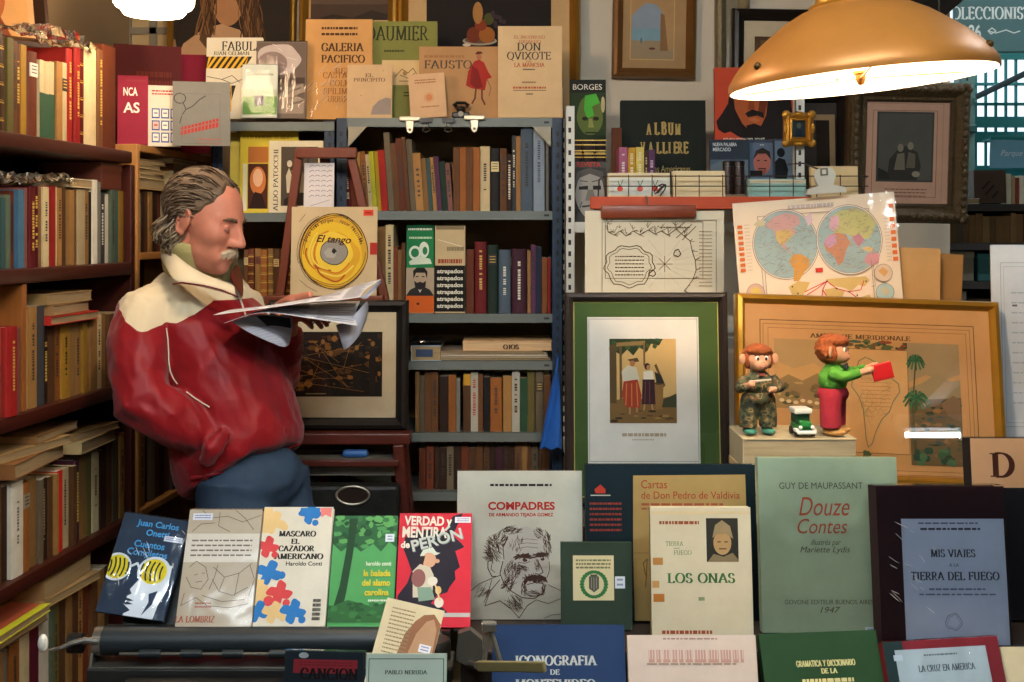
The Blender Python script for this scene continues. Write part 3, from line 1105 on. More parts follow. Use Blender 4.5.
# ------------------------------------------------------------ corner case
GC = 'books standing in the pale corner case'
spine_row([(140.6, 142.8, 190, 'white'), (142.9, 147, 193, 'cream'), (147, 150, 192, 'dark brown'), (150, 155, 191, 'brown', 'print'), (155, 159, 192, 'tan'), (159, 164, 190, 'dark brown'), (164, 169, 191, 'red-brown'),
           (169, 174, 191, 'grey-brown'), (174, 179, 192, 'brown'), (179, 185, 192, 'dark brown')], 1.545, 'in pale corner bookcase', GC, depth=.16)
GCF = 'books stacked flat in the pale corner case'
zt = top_z(150, 190) + .002
for i, (px, w, t, col, cn, yw) in enumerate(((156, .2, .03, 'b08a50', 'thick tan', 0), (156, .19, .014, 'd0ba8c', 'cream', 3), (156, .2, .012, '9a7a4c', 'tan', -3), (154, .17, .012, 'c9b184', 'pale', 2), (156, .19, .014, '8a6a40', 'brown', -2))):
    lie_left(px, zt, w, .17, t, col, '%s book, %s from the bottom of the corner bookcase flat pile' % (cn, ORD[i]), GCF, yw, .012)
    zt += t + .0008
zt = top_z(178, 190) + .002
for i, (px, w, t, col, cn, yw) in enumerate(((188.5, .22, .034, 'cdb587', 'cream', 0), (188.5, .21, .02, 'b89a68', 'tan', 2), (190, .2, .022, '7a4424', 'red-brown', -2), (188.5, .21, .014, 'd6c59c', 'cream', 1))):
    lie_left(px, zt, w, .17, t, col, '%s book, %s from the bottom of the farther flat corner pile' % (cn, ORD[i]), GCF, yw, .01)
    zt += t + .0008
# lower fillings of the corner case, seen past the man's back
spine_row([(136.2 + 4.2 * k, 140 + 4.2 * k, 306 + (k * 5) % 7, ('brown', 'tan', 'dark brown', 'grey-brown')[k % 4]) for k in range(1, 8)], 1.2, 'in corner case below the pale stack', 'books behind the man in the corner case', depth=.16)
spine_row([(140.6, 145, 420, 'tan'), (145, 150, 419, 'tan', 'print'), (150, 156, 424, 'dark brown'), (156, 161, 426, 'grey-brown'), (161, 166, 428, 'brown'), (166, 171, 424, 'dark brown'), (171, 177, 430, 'brown'), (177, 183, 426, 'dark grey')],
          .83, 'in corner case beside the red jacket', 'books behind the man in the corner case', depth=.16)


# books and albums set face out along the top of the corner case
def cov_magenta(a):
    a.text('NCA', 124.5, 88, 138, 96, 'e4d9d0', 'bold')
    a.text('AS', 124.5, 103, 140, 113, 'e4d9d0', 'bold')
    a.rect(127, 80, 146, 82, '8a2a3a')


def cov_calendar(a):
    a.rules(153, 90, 177, 96, 2, 'b03024', 'title_lettering', .5, 2)
    for i in range(3):
        for j in range(3):
            x, y = 153 + i * 9, 109 + j * 12
            a.rect(x, y, x + 7.6, y + 10, '2d4f9c', 'illustration')
            a.rect(x + 1, y + 1.2, x + 6.6, y + 8.6, 'e3dccb' if (i, j) != (0, 1) else 'd8b0a0', 'illustration')
            a.rect(x + 2, y + 4, x + 5.6, y + 5.4, '6b7aa4' if (i, j) != (0, 1) else 'b03024', 'illustration')


def cov_grey(a):
    a.ring(181, 99, 5.5, 5, .9, '3c3c3c')
    a.line([(184, 103), (187, 110), (193, 107), (200, 100), (206, 96)], .9, '3c3c3c')
    a.line([(187, 110), (183, 116), (181, 124)], .8, '3c3c3c')
    for k in range(11):
        x = 182 + k * 3.4
        a.poly([(x, 128 - k * .9), (x + 2.6, 127 - k * .9), (x + 2.4, 135 - k * .8), (x - .2, 136 - k * .8)], 'a8352e', 'title_lettering')
        a.line([(x + .4, 131 - k * .9), (x + 2, 130.8 - k * .9)], .9, '77756f', 'title_lettering')
    a.rules(198, 138, 222, 146, 2, 'a05a50', 'small_print', .3)
    a.ring(201.5, 119, 26, 35, .6, '6a6a66', n=4, a0=45, a1=405)


face_book((119, 76, 148, 145), 3.36, '8c1c34', .014, 5, 'magenta book with white lettering standing on the corner ledge', art=cov_magenta, on=None, yaw=14, zb=ZC + .001)
face_book((149, 86, 181, 151), 3.43, 'ddd3c0', .012, 5, 'white book with blue grid cover standing on the corner ledge', art=cov_calendar, yaw=16, zb=ZC + .001)
face_book((174, 82, 230, 156), 3.40, '77756f', .006, 5, 'grey album with red lettering at the end of corner ledge', art=cov_grey, yaw=12, zb=ZC + .001, name='album')
# maroon portfolios behind them
face_book((117, 46, 182, 146), 3.62, '5a1616', .03, 4, 'large dark maroon portfolio standing behind the magenta book', yaw=20, zb=ZC + .001, name='portfolio', cat='portfolio',
          art=lambda a: a.rules(138, 70, 172, 88, 2, '6e2a1e', 'worn_lettering', .6, 5))
face_book((150, 55, 210, 150), 3.74, '8a1230', .03, 4, 'crimson portfolio standing behind the grey album', yaw=8, zb=ZC + .001, name='portfolio', cat='portfolio')

# ------------------------------------------------------------ books in the steel shelving, wide bay
GA = 'books on the upper shelf of the steel shelving'
spine_row([(345, 351.5, 158, 'dark red', 'print', 'c0b090'), (351.5, 358, 157, 'red-brown'), (358, 363, 152, 'tan'), (363, 368, 151, 'orange-brown', 'print'), (368, 372, 154, 'cream', 'print'),
           (372, 377, 151, 'lime'), (377, 381, 151, 'yellow'), (381, 388, 150, 'bright red'), (388, 394, 132, 'grey-brown'), (394, 400, 143, 'brown'), (400, 406, 138, 'red-brown', 'print'),
           (406, 410, 137, 'brown'), (410, 416, 139, 'grey-brown'), (416, 424, 153, 'tan', 'print'), (424, 429, 158, 'tan'), (429, 433, 158, 'teal'), (433, 437, 157, 'tan', 'print'), (437, 442, 156, 'purple'),
           (442, 448, 161, 'dark green'), (448, 453, 163, 'pink-brown', 'print')], ZA[1], 'on upper shelf of steel shelving', GA, 'back', end='from the easel', lean=4)
spine_row([(453, 459.5, 147, 'brown'), (459.5, 466, 147, 'orange-brown'), (466, 473, 147, 'brown'), (473, 480, 147, 'orange-brown'), (480, 490, 146, 'cream', 'print'), (490, 500, 148, 'black', 'label'),
           (500, 507, 148, 'brown', 'print'), (507, 512, 154, 'dark brown', 'print', 'd8ccb4'), (512, 516, 135, 'dark grey', 'print', 'd8ccb4'), (516, 521, 136, 'tan'), (521, 533, 128, 'blue-grey', 'print'),
           (533.5, 545, 127, 'pale blue', 'print', '3b4a66'), (546, 549, 131, 'grey')], ZA[1], 'on upper shelf of steel shelving', GA, 'back', end='from the easel', start=21)
GB = 'books on the middle shelf of the steel shelving'
spine_row([(377, 385, 227, 'tan'), (385, 393, 225, 'cream', 'print', '221d18'), (393, 397, 247, 'red-brown'), (397, 401, 250, 'tan'), (401, 405, 243, 'brown')], ZA[2], 'on middle shelf of steel shelving', GB, 'back', end='from the record')
spine_row([(466, 474, 250, 'red-brown'), (474.5, 487, 242, 'dark red', 'gold'), (487.3, 498, 245, 'dark green', 'label', '1c1a18'), (498.4, 511, 250, 'blue-grey', 'gold', 'd8d4c0'), (511.6, 527, 249, 'plum', 'gold', 'd8d4c0'),
           (527.5, 531, 251, 'tan'), (531, 536, 245, 'purple', 'print'), (536, 542, 247, 'navy'), (542, 547.5, 258, 'orange-brown'), (547.5, 551, 258, 'red')], ZA[2], 'on middle shelf of steel shelving', GB, 'back', end='from the face-out covers')
GD = 'books on the lower shelf of the steel shelving'
spine_row([(415, 419, 372, 'tan'), (419, 424, 377, 'grey-brown'), (424, 431, 373, 'brown'), (431, 438, 372, 'brown', 'print'), (439, 448, 377, 'dark brown'), (448, 456, 376, 'orange-brown'), (456, 460, 380, 'grey'),
           (463, 470.5, 375, 'brown', 'cap', 'c08a1c'), (470.5, 478, 373, 'white', 'print', 'a04030'), (478, 483, 375, 'brown'), (483.5, 490, 378, 'black'), (490, 502, 379, 'orange-brown', 'print'), (503, 512, 377, 'tan'),
           (512, 520, 371, 'white', 'print'), (520, 527.5, 379, 'green'), (527.5, 535, 373, 'olive'), (535.5, 544, 372, 'grey-brown', 'label', '3a3026'), (544, 551, 376, 'brown')], ZA[4], 'on lower shelf of steel shelving', GD, 'back', end='from the framed print')
GE = 'books on the bottom visible shelf of the steel shelving'
_e = []
x = 418.0
rr = random.Random(11)
while x < 546:
    w = rr.choice((4, 5, 6, 7, 7.5))
    _e.append((x, min(x + w, 550), rr.uniform(441, 452), rr.choice(('dark brown', 'brown', 'grey-brown', 'brown', 'dark brown', 'tan', 'plum', 'red-brown')), rr.choice(('plain', 'plain', 'print'))))
    x += w + rr.choice((0, 0, .6))
spine_row(_e, ZA[5], 'on steel shelf above the white portrait book', GE, 'back', end='from the stand leg', off=.03)


def cov_green(a):
    a.rect(407, 227, 433, 231, '123e26')
    a.rules(408, 227.5, 432, 231, 1, 'd8e0c8', 'title_lettering', .6, 4)
    a.rules(409, 236, 432, 240, 1, 'b8d0b0', 'title_lettering', .5, 4)
    a.ell(415, 253, 6, 7, 'd6dccb')
    a.ell(424, 250, 5, 8, 'd6dccb')
    a.ell(415, 253, 4, 4.5, '2c7a4c')
    a.ell(425, 251, 2.5, 4, '2c7a4c')
    a.poly([(409, 262), (418, 256), (430, 259), (432, 264), (410, 265)], 'cfd8c2')


def cov_portrait(a):
    a.rect(405, 296, 435, 313, 'c65a1e')
    a.poly([(406, 296), (410, 290), (416, 287), (424, 287), (430, 290), (434, 296)], '2a2522')
    a.poly([(417, 287), (420, 293), (423, 287)], 'd8cdb8')
    a.ell(420, 279, 6.5, 9, 'b79c80')
    a.poly([(413.5, 279), (413, 271), (417, 267.5), (424, 267.5), (427.5, 272), (426.8, 279), (425, 273), (416, 273)], '1f1a18')
    a.poly([(414, 281), (417, 283), (420, 282), (423, 283), (426, 281), (425.5, 287), (420, 290.5), (415, 287)], '241d1a')
    a.lines([[(415.6, 277), (418.6, 276.6)], [(421.6, 276.6), (424.6, 277)]], 1.0, '2a211c')
    a.ell(418, 304, 1.6, 1.2, '3a1c10')


def cov_strip(a):
    a.rect(435, 266, 465, 312, '1c1714')
    for k in range(6):
        a.text('atrapados', 437, 269.5 + 6.9 * k, 463, 273.5 + 6.9 * k, 'e2dac4', 'black')
    a.rules(438, 258, 462, 264, 1, '9c4a2c', 'small_print', .7, 6)
    a.line([(438, 240), (462, 247)], .5, 'efe6d0')
    a.rules(447, 246, 464, 251, 1, '8c7a5c', 'title_lettering', .8, 9)
    a.rect(436, 225, 464, 230, '8a7658')


face_book((406, 268, 434, 312.5), 3.55, 'b09a80', .012, 3, 'portrait book of bearded man above orange band, on middle steel shelf', art=cov_portrait, zb=ZA[2] + .001)
face_book((406.5, 225, 434, 272), 3.585, '1f7a46', .012, 3, 'green book with white owl-like drawing behind the bearded portrait book', art=cov_green, zb=ZA[2] + .001)
face_book((435, 226, 465, 312.5), 3.555, 'cdb48a', .02, 3, 'tan book repeating one white word on black, on middle steel shelf', art=cov_strip, wrap=True, zb=ZA[2] + .001)


def flat_back(x0, x1, z, Y, t, d, col, label, group=None, name='book', cat='book', yaw=0, page=None, cloth=False):
    w = (x1 - x0) / F * Y
    o = flat_book(w, d, t, col, page, name)
    o.location = (((x0 + x1) / 2 - 512) / F * Y, Y, z)
    o.rotation_euler = (0, 0, radians(yaw))
    return tag(o, label, cat, group)


zc = ZA[3] + .001
o = flat_back(430, 551, zc, 3.555, .008, .22, '4a4038', 'dark album lying under the magazines on the steel shelf', name='album', cat='album')
o = flat_back(424, 548, zc + .0085, 3.552, .006, .21, 'b4b0a8', 'glossy grey magazine lying on the dark album', name='magazine', cat='magazine', yaw=-1)
o = flat_back(432, 547, zc + .015, 3.56, .007, .21, 'd8d6d2', 'white magazine second from the top of the steel shelf pile', name='magazine', cat='magazine', yaw=1)
o = flat_back(436, 543, zc + .0225, 3.556, .006, .2, '8a7a68', 'brown covered magazine lying under the peach book', name='magazine', cat='magazine')
o = flat_back(463, 552, zc + .029, 3.56, .028, .2, 'd2a878', 'peach coloured book lying on the magazine pile', page=pages_mat('d8b488', 'z'))
_a = Art(463, 333, 552, 344, 89 / F * 3.56, .028, y=-.0003)
_a.text('OJOS', 503, 337.2, 519, 342.3, '3a2a1c', 'serif', weight=.26)
_a.build(o)
pk = flat_back(411, 441, zc, 3.545, .045, .15, '9fb2c6', 'blue-white plastic packet at the near end of the flat pile', name='plastic_packet', cat='packet')
MB().rbox(-.047, .047, -.004, .14, .046, .06, .004).build('crumpled_wrap', clear('packet_film', .15, 1.5, .8, 18, 1.6, (.85, .92, 1)), pk)
MB().box(-.03, .02, -.0014, 0, .012, .034).build('printed_band', C('2c3c5c'), pk)

# narrow bay: face-out books, tan spines
def cov_yellow(a):
    a.rules(242, 134, 292, 139, 1, 'b8962c', 'title_lettering', .8, 4)
    a.rect(248, 147, 268, 163, 'b06a30')
    a.rect(248, 164, 268, 209, '4a2414')
    a.ell(258, 181, 8, 14, 'c8743c')
    a.ell(258, 178, 5, 9, 'e3b088')
    a.poly([(249, 209), (255, 192), (262, 194), (267, 209)], '2a140c')
    a.rect(243, 164, 247, 211, 'd8cdae')


def cov_xylo(a):
    a.text('ALDO PATOCCHI', 278, 207, 340, 211.5, '2a2420', 'serif', rot=-90)
    a.rect(281, 147, 318, 206, '4f4338')
    a.poly([(284, 200), (300, 190), (318, 200), (318, 206), (284, 206)], '2c241e')
    a.poly([(287, 193), (286, 176), (289, 168), (292, 176), (293, 193)], 'c9bfa8')
    a.ell(289.5, 164, 2.6, 3.4, 'c9bfa8')
    a.poly([(299, 193), (297, 176), (301, 168), (305, 177), (305, 193)], '8f836e')
    a.ell(301, 164, 2.4, 3.2, '8f836e')
    a.line([(292, 172), (298, 163)], 1.2, 'c9bfa8')
    a.line([(308, 200), (308, 156), (314, 150)], 1.4, '2c241e')


face_book((230, 133, 262, 212.5), 3.62, 'd2bb52', .02, 3, 'yellow book half hidden behind the other yellow one', zb=ZB[1] + .001)
face_book((240, 128, 298, 212.5), 3.59, 'd9bd3c', .012, 3, 'yellow book with warm brown photo, behind the woodcut book', art=cov_yellow, zb=ZB[1] + .001)
face_book((269, 141, 323, 212.5), 3.565, 'd9cbab', .012, 3, 'cream book with two pale figures on a dark woodcut', art=cov_xylo, zb=ZB[1] + .001)
spine_row([(241, 246, 250, 'brown', 'label', 'c9b080'), (246, 252, 249, 'red-brown', 'bands'), (252, 258.5, 249, 'tan', 'label', '6a3020'), (258.5, 265, 250, 'orange-brown', 'bands'), (265, 271, 249, 'tan', 'bands'),
           (271, 278, 249, 'brown', 'label', 'c9a870'), (278, 284, 250, 'tan', 'bands'), (284, 291, 251, 'red-brown', 'bands'), (291, 297, 250, 'brown', 'bands')],
          ZB[2], 'on narrow steel bay behind the newspaper', 'old leather books behind the newspaper', 'back', end="from the man's chin", off=.03, depth=.16)

# clips on the front of the steel shelving top
def bulldog(px, py, label, s=1.0):
    p = P(px, py, YS - .008)
    o = empty('bulldog_clip', p, (0, 0, 0), label, 'paper clip', 'clips on the top edge of the steel shelving')
    m = C('c9bda6', .35, .1, metal=.5)
    MB().rbox(-.031 * s, .031 * s, -.006, .006, .0, .014, .003).build('jaw', m, o)
    mb = MB()
    mb.prism([(-.011, 0), (-.010, -.02), (-.007, -.032), (0, -.037), (.007, -.032), (.010, -.02), (.011, 0)], -.007, -.004)
    mb.build('finger_plate', m, o)
    MB().tube([(0, -.0085, -.026), (0, -.004, -.026)], .004, 10).build('rivet', C('3a342c', .4), o)


def binder(px, py, label, lean=0):
    p = P(px, py, YS - .006)
    o = empty('binder_clip', p, (0, radians(lean), 0), label, 'paper clip', 'clips on the top edge of the steel shelving')
    MB().prism([(-.018, 0), (-.020, .012), (.020, .012), (.018, 0)], -.008, .006).build('clip_body', C('17171a', .35), o)
    MB().tube([(-.010, -.006, .002), (-.005, -.009, -.014), (-.012, -.009, -.024), (0, -.009, -.029), (.012, -.009, -.024), (.005, -.009, -.014), (.010, -.006, .002)], .0012, 6).build('wire_handle', C('c8c8c8', .25, metal=.9), o)


bulldog(410, 121, 'white bulldog clip nearest the easel on the steel shelving')
binder(426, 122.5, 'black binder clip beside the white bulldog clip near easel', -4)
binder(448.5, 122.5, 'black binder clip between the other binder clip and the far bulldog', 2)
bulldog(474.5, 120, 'white bulldog clip farther from the easel below the toy')

# ------------------------------------------------------------ face-out books on top of the steel shelving
ZT = ZA[0] + .001
GT = None


def cov_fabula(a):
    a.text('FABULA', 221, 42, 263, 51, '2b2622', 'serif')
    a.text('JUAN GELMAN', 213, 52, 249, 55.5, '2b2622', 'serif')
    for (y0, y1, xr) in ((57, 69, 252), (86, 112, 236)):
        a.poly([(206, y0), (xr, y0), (xr - 6, y1 - 3), (xr - 14, y1), (206, y1)], '2b2622')
        for k in range(12):
            x = 200 + k * 6
            sl = []
            for (xx, yy) in ((x, y1), (x + 3, y1), (x + 3 + (y1 - y0) * .7, y0), (x + (y1 - y0) * .7, y0)):
                sl.append((min(max(xx, 206.3), xr - 4), yy))
            a.poly(sl, 'd8a426')
    a.line([(207, 77), (222, 80), (232, 76), (240, 83)], .7, '5a5248')
    a.line([(222, 80), (232, 84), (242, 80)], .7, '5a5248')


def cov_photo(a):
    a.rect(256, 43, 305, 114, '6a5a50')
    a.ell(278, 60, 22, 16, 'b8a8a0', wob=.06)
    a.ell(272, 64, 15, 12, '8a7670')
    a.rect(256, 78, 305, 84, '4a3a32')
    a.poly([(262, 114), (274, 98), (290, 88), (303, 84), (305, 92), (296, 96), (305, 100), (304, 114)], '9a8878')
    a.lines([[(285, 95), (301, 88)], [(287, 100), (303, 94)], [(288, 106), (304, 101)]], 1.2, '5c4c40')


def cov_small_green(a):
    a.rect(243, 96, 277, 115, '6c9450')
    a.rect(243, 90, 277, 97, 'b8b8a0')
    a.rect(255, 96, 264, 106, '3c3458')
    a.text('A', 257, 98, 262, 104.5, 'e0dcd4', 'serif')
    a.rules(247, 73, 273, 77, 1, '8a8a80', 'title_lettering', .5, 3)


def cov_galeria(a):
    c = '4a3020'
    a.rules(321, 27, 357, 30, 1, c, 'small_print', .8, 4)
    a.rules(321, 33, 357, 36, 1, c, 'small_print', .8, 5)
    a.text('GALERIA', 321, 44, 364, 52, c, 'serif', weight=.2)
    a.text('PACIFICO', 321, 56, 365, 63.5, c, 'serif', weight=.2)
    a.text('BERNI', 335, 69, 362, 75, '8a5a30', 'serif')
    a.text('CASTAGNINO', 323, 73, 372, 79, '8a5a30', 'serif')
    a.text('COLMEIRO', 330, 81, 368, 87, '8a5a30', 'serif')
    a.text('SPILIMBERGO', 324, 89, 373, 95, '8a5a30', 'serif')
    a.text('URRUCHUA', 328, 97, 366, 103, '8a5a30', 'serif')


def cov_principito(a):
    a.text('EL', 365, 74, 373, 77.5, '5a4030', 'serif')
    a.text('PRINCIPITO', 353.5, 78.5, 385, 82, '5a4030', 'serif')
    a.poly([(371, 115), (373, 107), (379, 101), (386, 98), (391, 99), (391, 115)], '8f8078')
    a.ell(361, 96, .7, .7, 'a8803c')
    a.ell(383, 71, .6, .6, 'a8803c')


def cov_daumier(a):
    a.text('DAUMIER', 366, 27, 429, 41, '33341a', 'serif')
    a.rules(384, 50, 404, 53, 1, '3f4420', 'small_print', .7, 5)
    a.rect(382, 61, 437, 86, 'cfae7c')
    a.lines([[(395, 78), (402, 70), (408, 74), (413, 69), (418, 77), (410, 82), (399, 82)], [(400, 76), (408, 79), (415, 74)]], .8, '7a5a34')
    a.ell(405, 74, 2.2, 2.6, 'a07a4a')
    a.rules(404, 92, 420, 98, 2, '3a4420', 'small_print', .5, 2)


def cov_fausto(a):
    a.rules(424, 55, 464, 58, 1, '9a6a44', 'small_print', .8, 5)
    a.text('FAUSTO', 424, 61, 472, 69, '4d4238', 'serif')
    # a rider on foot in a red poncho
    a.poly([(475, 55), (483, 54), (481, 52), (477, 52)], '5c201a')
    a.ell(479, 57.5, 2.6, 3, 'a0674a')
    a.poly([(474, 62), (479, 60), (484, 63), (488, 72), (492, 78), (487, 80), (485, 91), (472, 89), (466, 86), (468, 72)], '9c2a20')
    a.poly([(472, 66), (478, 70), (483, 88), (476, 89), (470, 84)], '7a1e18')
    a.line([(476, 89), (475, 99), (472, 104)], 1.8, '6a3a2a')
    a.line([(482, 90), (482, 99), (485, 105)], 1.8, '6a3a2a')
    a.line([(487, 80), (491, 88), (489, 97)], .6, '6a4a30')


def cov_plain_small(a):
    a.rules(417, 79, 438, 84, 2, '9a6a44', 'title_lettering', .5, 3)
    a.ell(430.5, 98, 3.4, 3.4, 'c88050')
    a.ring(430.5, 98, 4.4, 4.4, .5, 'c88050')
    a.rules(422, 106, 440, 108, 1, '9a6a44', 'small_print', .6, 3)


def cov_quixote(a):
    r, b = 'b05a34', '3f3a36'
    a.text('EL INGENIOSO', 514, 36.5, 545, 39.5, r, 'serif')
    a.text('HIDALGO', 519, 41, 541, 44, r, 'serif')
    a.text('DON', 517, 44, 541, 51.5, b, 'serif')
    a.text('QVIXOTE', 507, 53, 551, 60.5, b, 'serif')
    a.text('DE', 526, 61.5, 532, 63.5, r, 'serif')
    a.text('LA MANCHA', 514, 64, 545, 68, r, 'serif', weight=.2)
    a.rules(523, 69.5, 535, 71, 1, b, 'small_print', .8, 5)
    a.rules(522, 82, 536, 84, 1, '8a6a50', 'small_print', .8, 5)
    a.rules(513, 87, 546, 89.5, 1, r, 'small_print', .8, 7)
    a.rect(513, 91, 546, 91.6, b, 'small_print')
    a.rules(526, 94, 533, 95.5, 1, b, 'small_print', .8, 5)


face_book((206, 38, 262, 117), 3.60, 'd9cdb4', .014, 5, 'cream book with yellow and black diagonal stripes on steel shelving top', art=cov_fabula, zb=ZT)
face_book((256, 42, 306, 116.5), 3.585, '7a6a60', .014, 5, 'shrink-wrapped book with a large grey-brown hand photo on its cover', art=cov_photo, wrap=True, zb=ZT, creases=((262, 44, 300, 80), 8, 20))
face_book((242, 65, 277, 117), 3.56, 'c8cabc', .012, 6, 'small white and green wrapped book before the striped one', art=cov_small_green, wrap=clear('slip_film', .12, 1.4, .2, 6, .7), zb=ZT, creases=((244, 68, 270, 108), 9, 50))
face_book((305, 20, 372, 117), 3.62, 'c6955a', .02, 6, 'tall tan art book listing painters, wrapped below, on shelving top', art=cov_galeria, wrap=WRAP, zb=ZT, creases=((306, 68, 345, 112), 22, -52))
face_book((347, 65, 392, 116.5), 3.57, 'c9a67c', .012, 6, 'small beige book with a grey mound at its corner', art=cov_principito, zb=ZT)
face_book((362, 22, 437, 116.5), 3.65, '7d7c3c', .02, 6, 'olive green art book with cream middle panel on shelving top', art=cov_daumier, zb=ZT, page=PAGE_W)
face_book((419, 47, 499, 112), 3.60, 'b08355', .016, 5, 'brown landscape book with a red cloaked figure on its cover', art=cov_fausto, zb=ZT)
face_book((411, 74, 447, 114), 3.56, 'cfa67e', .01, 8, 'small pinkish book with round emblem, tilted before the brown landscape one', art=cov_plain_small, zb=ZT, roll=-4)
face_book((498, 27, 562, 110), 3.575, 'd3b184', .03, 5, 'thick cream book with red and black roman title on shelving top', art=cov_quixote, zb=ZT, wrap=None)
o = shelf_book(.011, .10, .14, 'd0b48c', 'plain')
o.location = P(559.5, 110, 3.66)
o.location.z = ZT
tag(o, 'thin pale book standing behind the thick cream book corner', 'book')

# toy figure on the shelf top
toy = empty('toy_telephone', (P(461, 110, 3.57).x, 3.57, ZT), label='tiny black toy telephone before the brown landscape book', cat='toy')
K = C('15120f', .35)
MB().rbox(-.026, .026, -.014, .014, 0, .018, .004).build('toy_body', K, toy)
MB().lathe([(.0, .034), (.012, .034), (.014, .026), (.011, .016), (.0, .016)], 16).build('cradle', K, toy)
MB().tube([(-.022, 0, .036), (-.012, 0, .046), (.012, 0, .046), (.022, 0, .036)], [.007, .005, .005, .007], 8).build('handset', K, toy)
MB().lathe([(.0, .0), (.008, 0), (.008, .002), (0, .002)], 16).build('dial', C('8a8070', .4), toy, (0, -.0152, .012), (pi / 2, 0, 0))

# ------------------------------------------------------------ pictures behind the shelf-top books
DARKF = wood('2e1a10', .4, (10, 10, 10))
GILT = C('a8782c', .35, .25, 20, metal=.7)
PROF_S = [(0, .02), (0, .0), (.006, -.008), (.014, -.006), (.018, .004), (.022, .006), (.022, .02)]


def prof(w, d=.012):
    return [(0, .022), (0, .0), (w * .15, -d * .8), (w * .45, -d), (w * .75, -d * .4), (w * .9, .0), (w, .004), (w, .022)]


def art_woman(a):
    a.rect(165, -70, 292, 62, '2a2018')
    a.ell(228, 4, 15, 22, 'a8754e')
    a.poly([(177, 62), (184, 44), (205, 28), (222, 24), (240, 30), (262, 62)], 'b58a64')
    rd = random.Random(6)
    a.poly([(212, -40), (248, -40), (258, 0), (262, 40), (258, 68), (246, 68), (244, 30), (240, 10), (232, -10), (222, -10), (214, 6), (214, 30), (208, 50), (200, 40), (204, 10)], '5a3c22')
    for k in range(46):
        s = k % 2
        x = rd.uniform(236, 258) if s else rd.uniform(201, 214)
        pts = [(x + 4 * sin(i * .8 + k) + (i * .8 if s else -i * .3), -20 + i * 11) for i in range(8 if s else 6)]
        a.line(pts, rd.uniform(.7, 1.5), rd.choice(('6e4a28', '4a3018', '7d5630', '3c2614')))
    a.poly([(165, 62), (165, 34), (176, 40), (180, 62)], '8a6a48')


pw = framed(128 / F * 3.9, 150 / F * 3.9, prof(.02), GILT, C('2a2018'), 'framed_painting', 'framed portrait of a long-haired woman behind the striped book', art=art_woman, px=(168, -82, 296, 62 + 6), glass=False)
place(pw, (P(232, 60, 3.9).x, 3.88, ZT - .0), 4)
pw.location.z = P(232, 68, 3.9).z


def art_dark_land(a):
    a.rect(300, -60, 392, 18, 'b48a58')
    a.rect(306, 4, 388, 20, '4a382c')
    a.poly([(306, 20), (330, 14), (350, 18), (370, 10), (388, 14), (388, 20)], '332820')
    a.rect(306, -56, 388, 4, '5a4636')


pw = framed(98 / F * 3.9, 150 / F * 3.9, prof(.03), GILT, C('b48a58'), 'framed_painting', 'gilt framed landscape painting behind the tan art book', art=art_dark_land, px=(294, -82, 398, 68), glass=False)
place(pw, (P(348.5, 60, 3.9).x, 3.88, P(346, 68, 3.9).z), 4)


def art_still(a):
    a.rect(402, -75, 572, 116, 'bf9a6a')
    a.rect(427, -60, 551, 64, '1f1611')
    a.ell(480, 42, 17, 4.5, 'b09a80')
    a.ell(480, 41, 15, 3.6, '6a5040')
    a.ell(474, 36, 7, 8, '7a3418')
    a.ell(487, 36, 8, 8, 'a86024')
    a.ell(481, 26, 6, 6, '8a3a1c')
    a.ell(478, 14, 5, 11, 'a8743c')
    a.ell(489, 20, 5, 6, '4a4a20')
    for k in range(10):
        a.ell(493 + (k * 7) % 12, 14 + (k * 5) % 16, 2.2, 2.4, '3a2a30')
    a.ell(467, 46, 4, 1.6, 'd8c0a0')


pw = framed(182 / F * 3.94, 215 / F * 3.94, prof(.036, .02), GILT, C('bf9a6a'), 'framed_painting', 'large gilt framed still life of fruit behind the shelf-top books', art=art_still, px=(398, -92, 580, 123), glass=False)
place(pw, (P(489, 123, 3.94).x, 3.90, P(489, 123, 3.94).z), 2)


def art_fig(a):
    a.rect(20, -60, 105, 48, 'a87a48')
    a.ell(58, 0, 26, 34, '8a4a24')
    a.ell(62, -2, 12, 16, 'c08a5a')
    a.ell(40, 18, 12, 14, 'b0a890')
    a.poly([(45, 48), (54, 22), (78, 20), (92, 48)], '6a3018')


pw = framed(116 / F * 3.15, 130 / F * 3.15, prof(.034, .018), DARKF, C('a87a48'), 'framed_painting', 'dark framed figure painting leaning behind the dark bookcase top books', art=art_fig, px=(8, -78, 124, 52), glass=False)
pw.location = Vector((LA + LB * 3.02 - .24, 3.0, Z1 + .245))
pw.rotation_euler = (radians(-12), 0, radians(42))

# grey wooden window shutter between the pictures
sh = empty('window_1', (P(153, 78, 3.97).x, 3.965, P(153, 78, 3.97).z))
tag(sh, kind='structure')
w, h = 62 / F * 3.97, 110 / F * 3.97
MB().ring(w, h, [(0, .03), (0, 0), (.03, 0), (.03, .03)]).build('window_frame', C('7a6e5c', .6), sh)
mb = MB().box(-w / 2, w / 2, .002, .028, h * .40, h * .46).box(-.012, .012, .002, .028, 0, h)
mb.build('glazing_bars', C('7a6e5c', .6), sh)
MB().box(-w / 2 + .01, w / 2 - .01, .014, .018, .01, h - .01).build('window_panel', C('b09468', .7), sh)

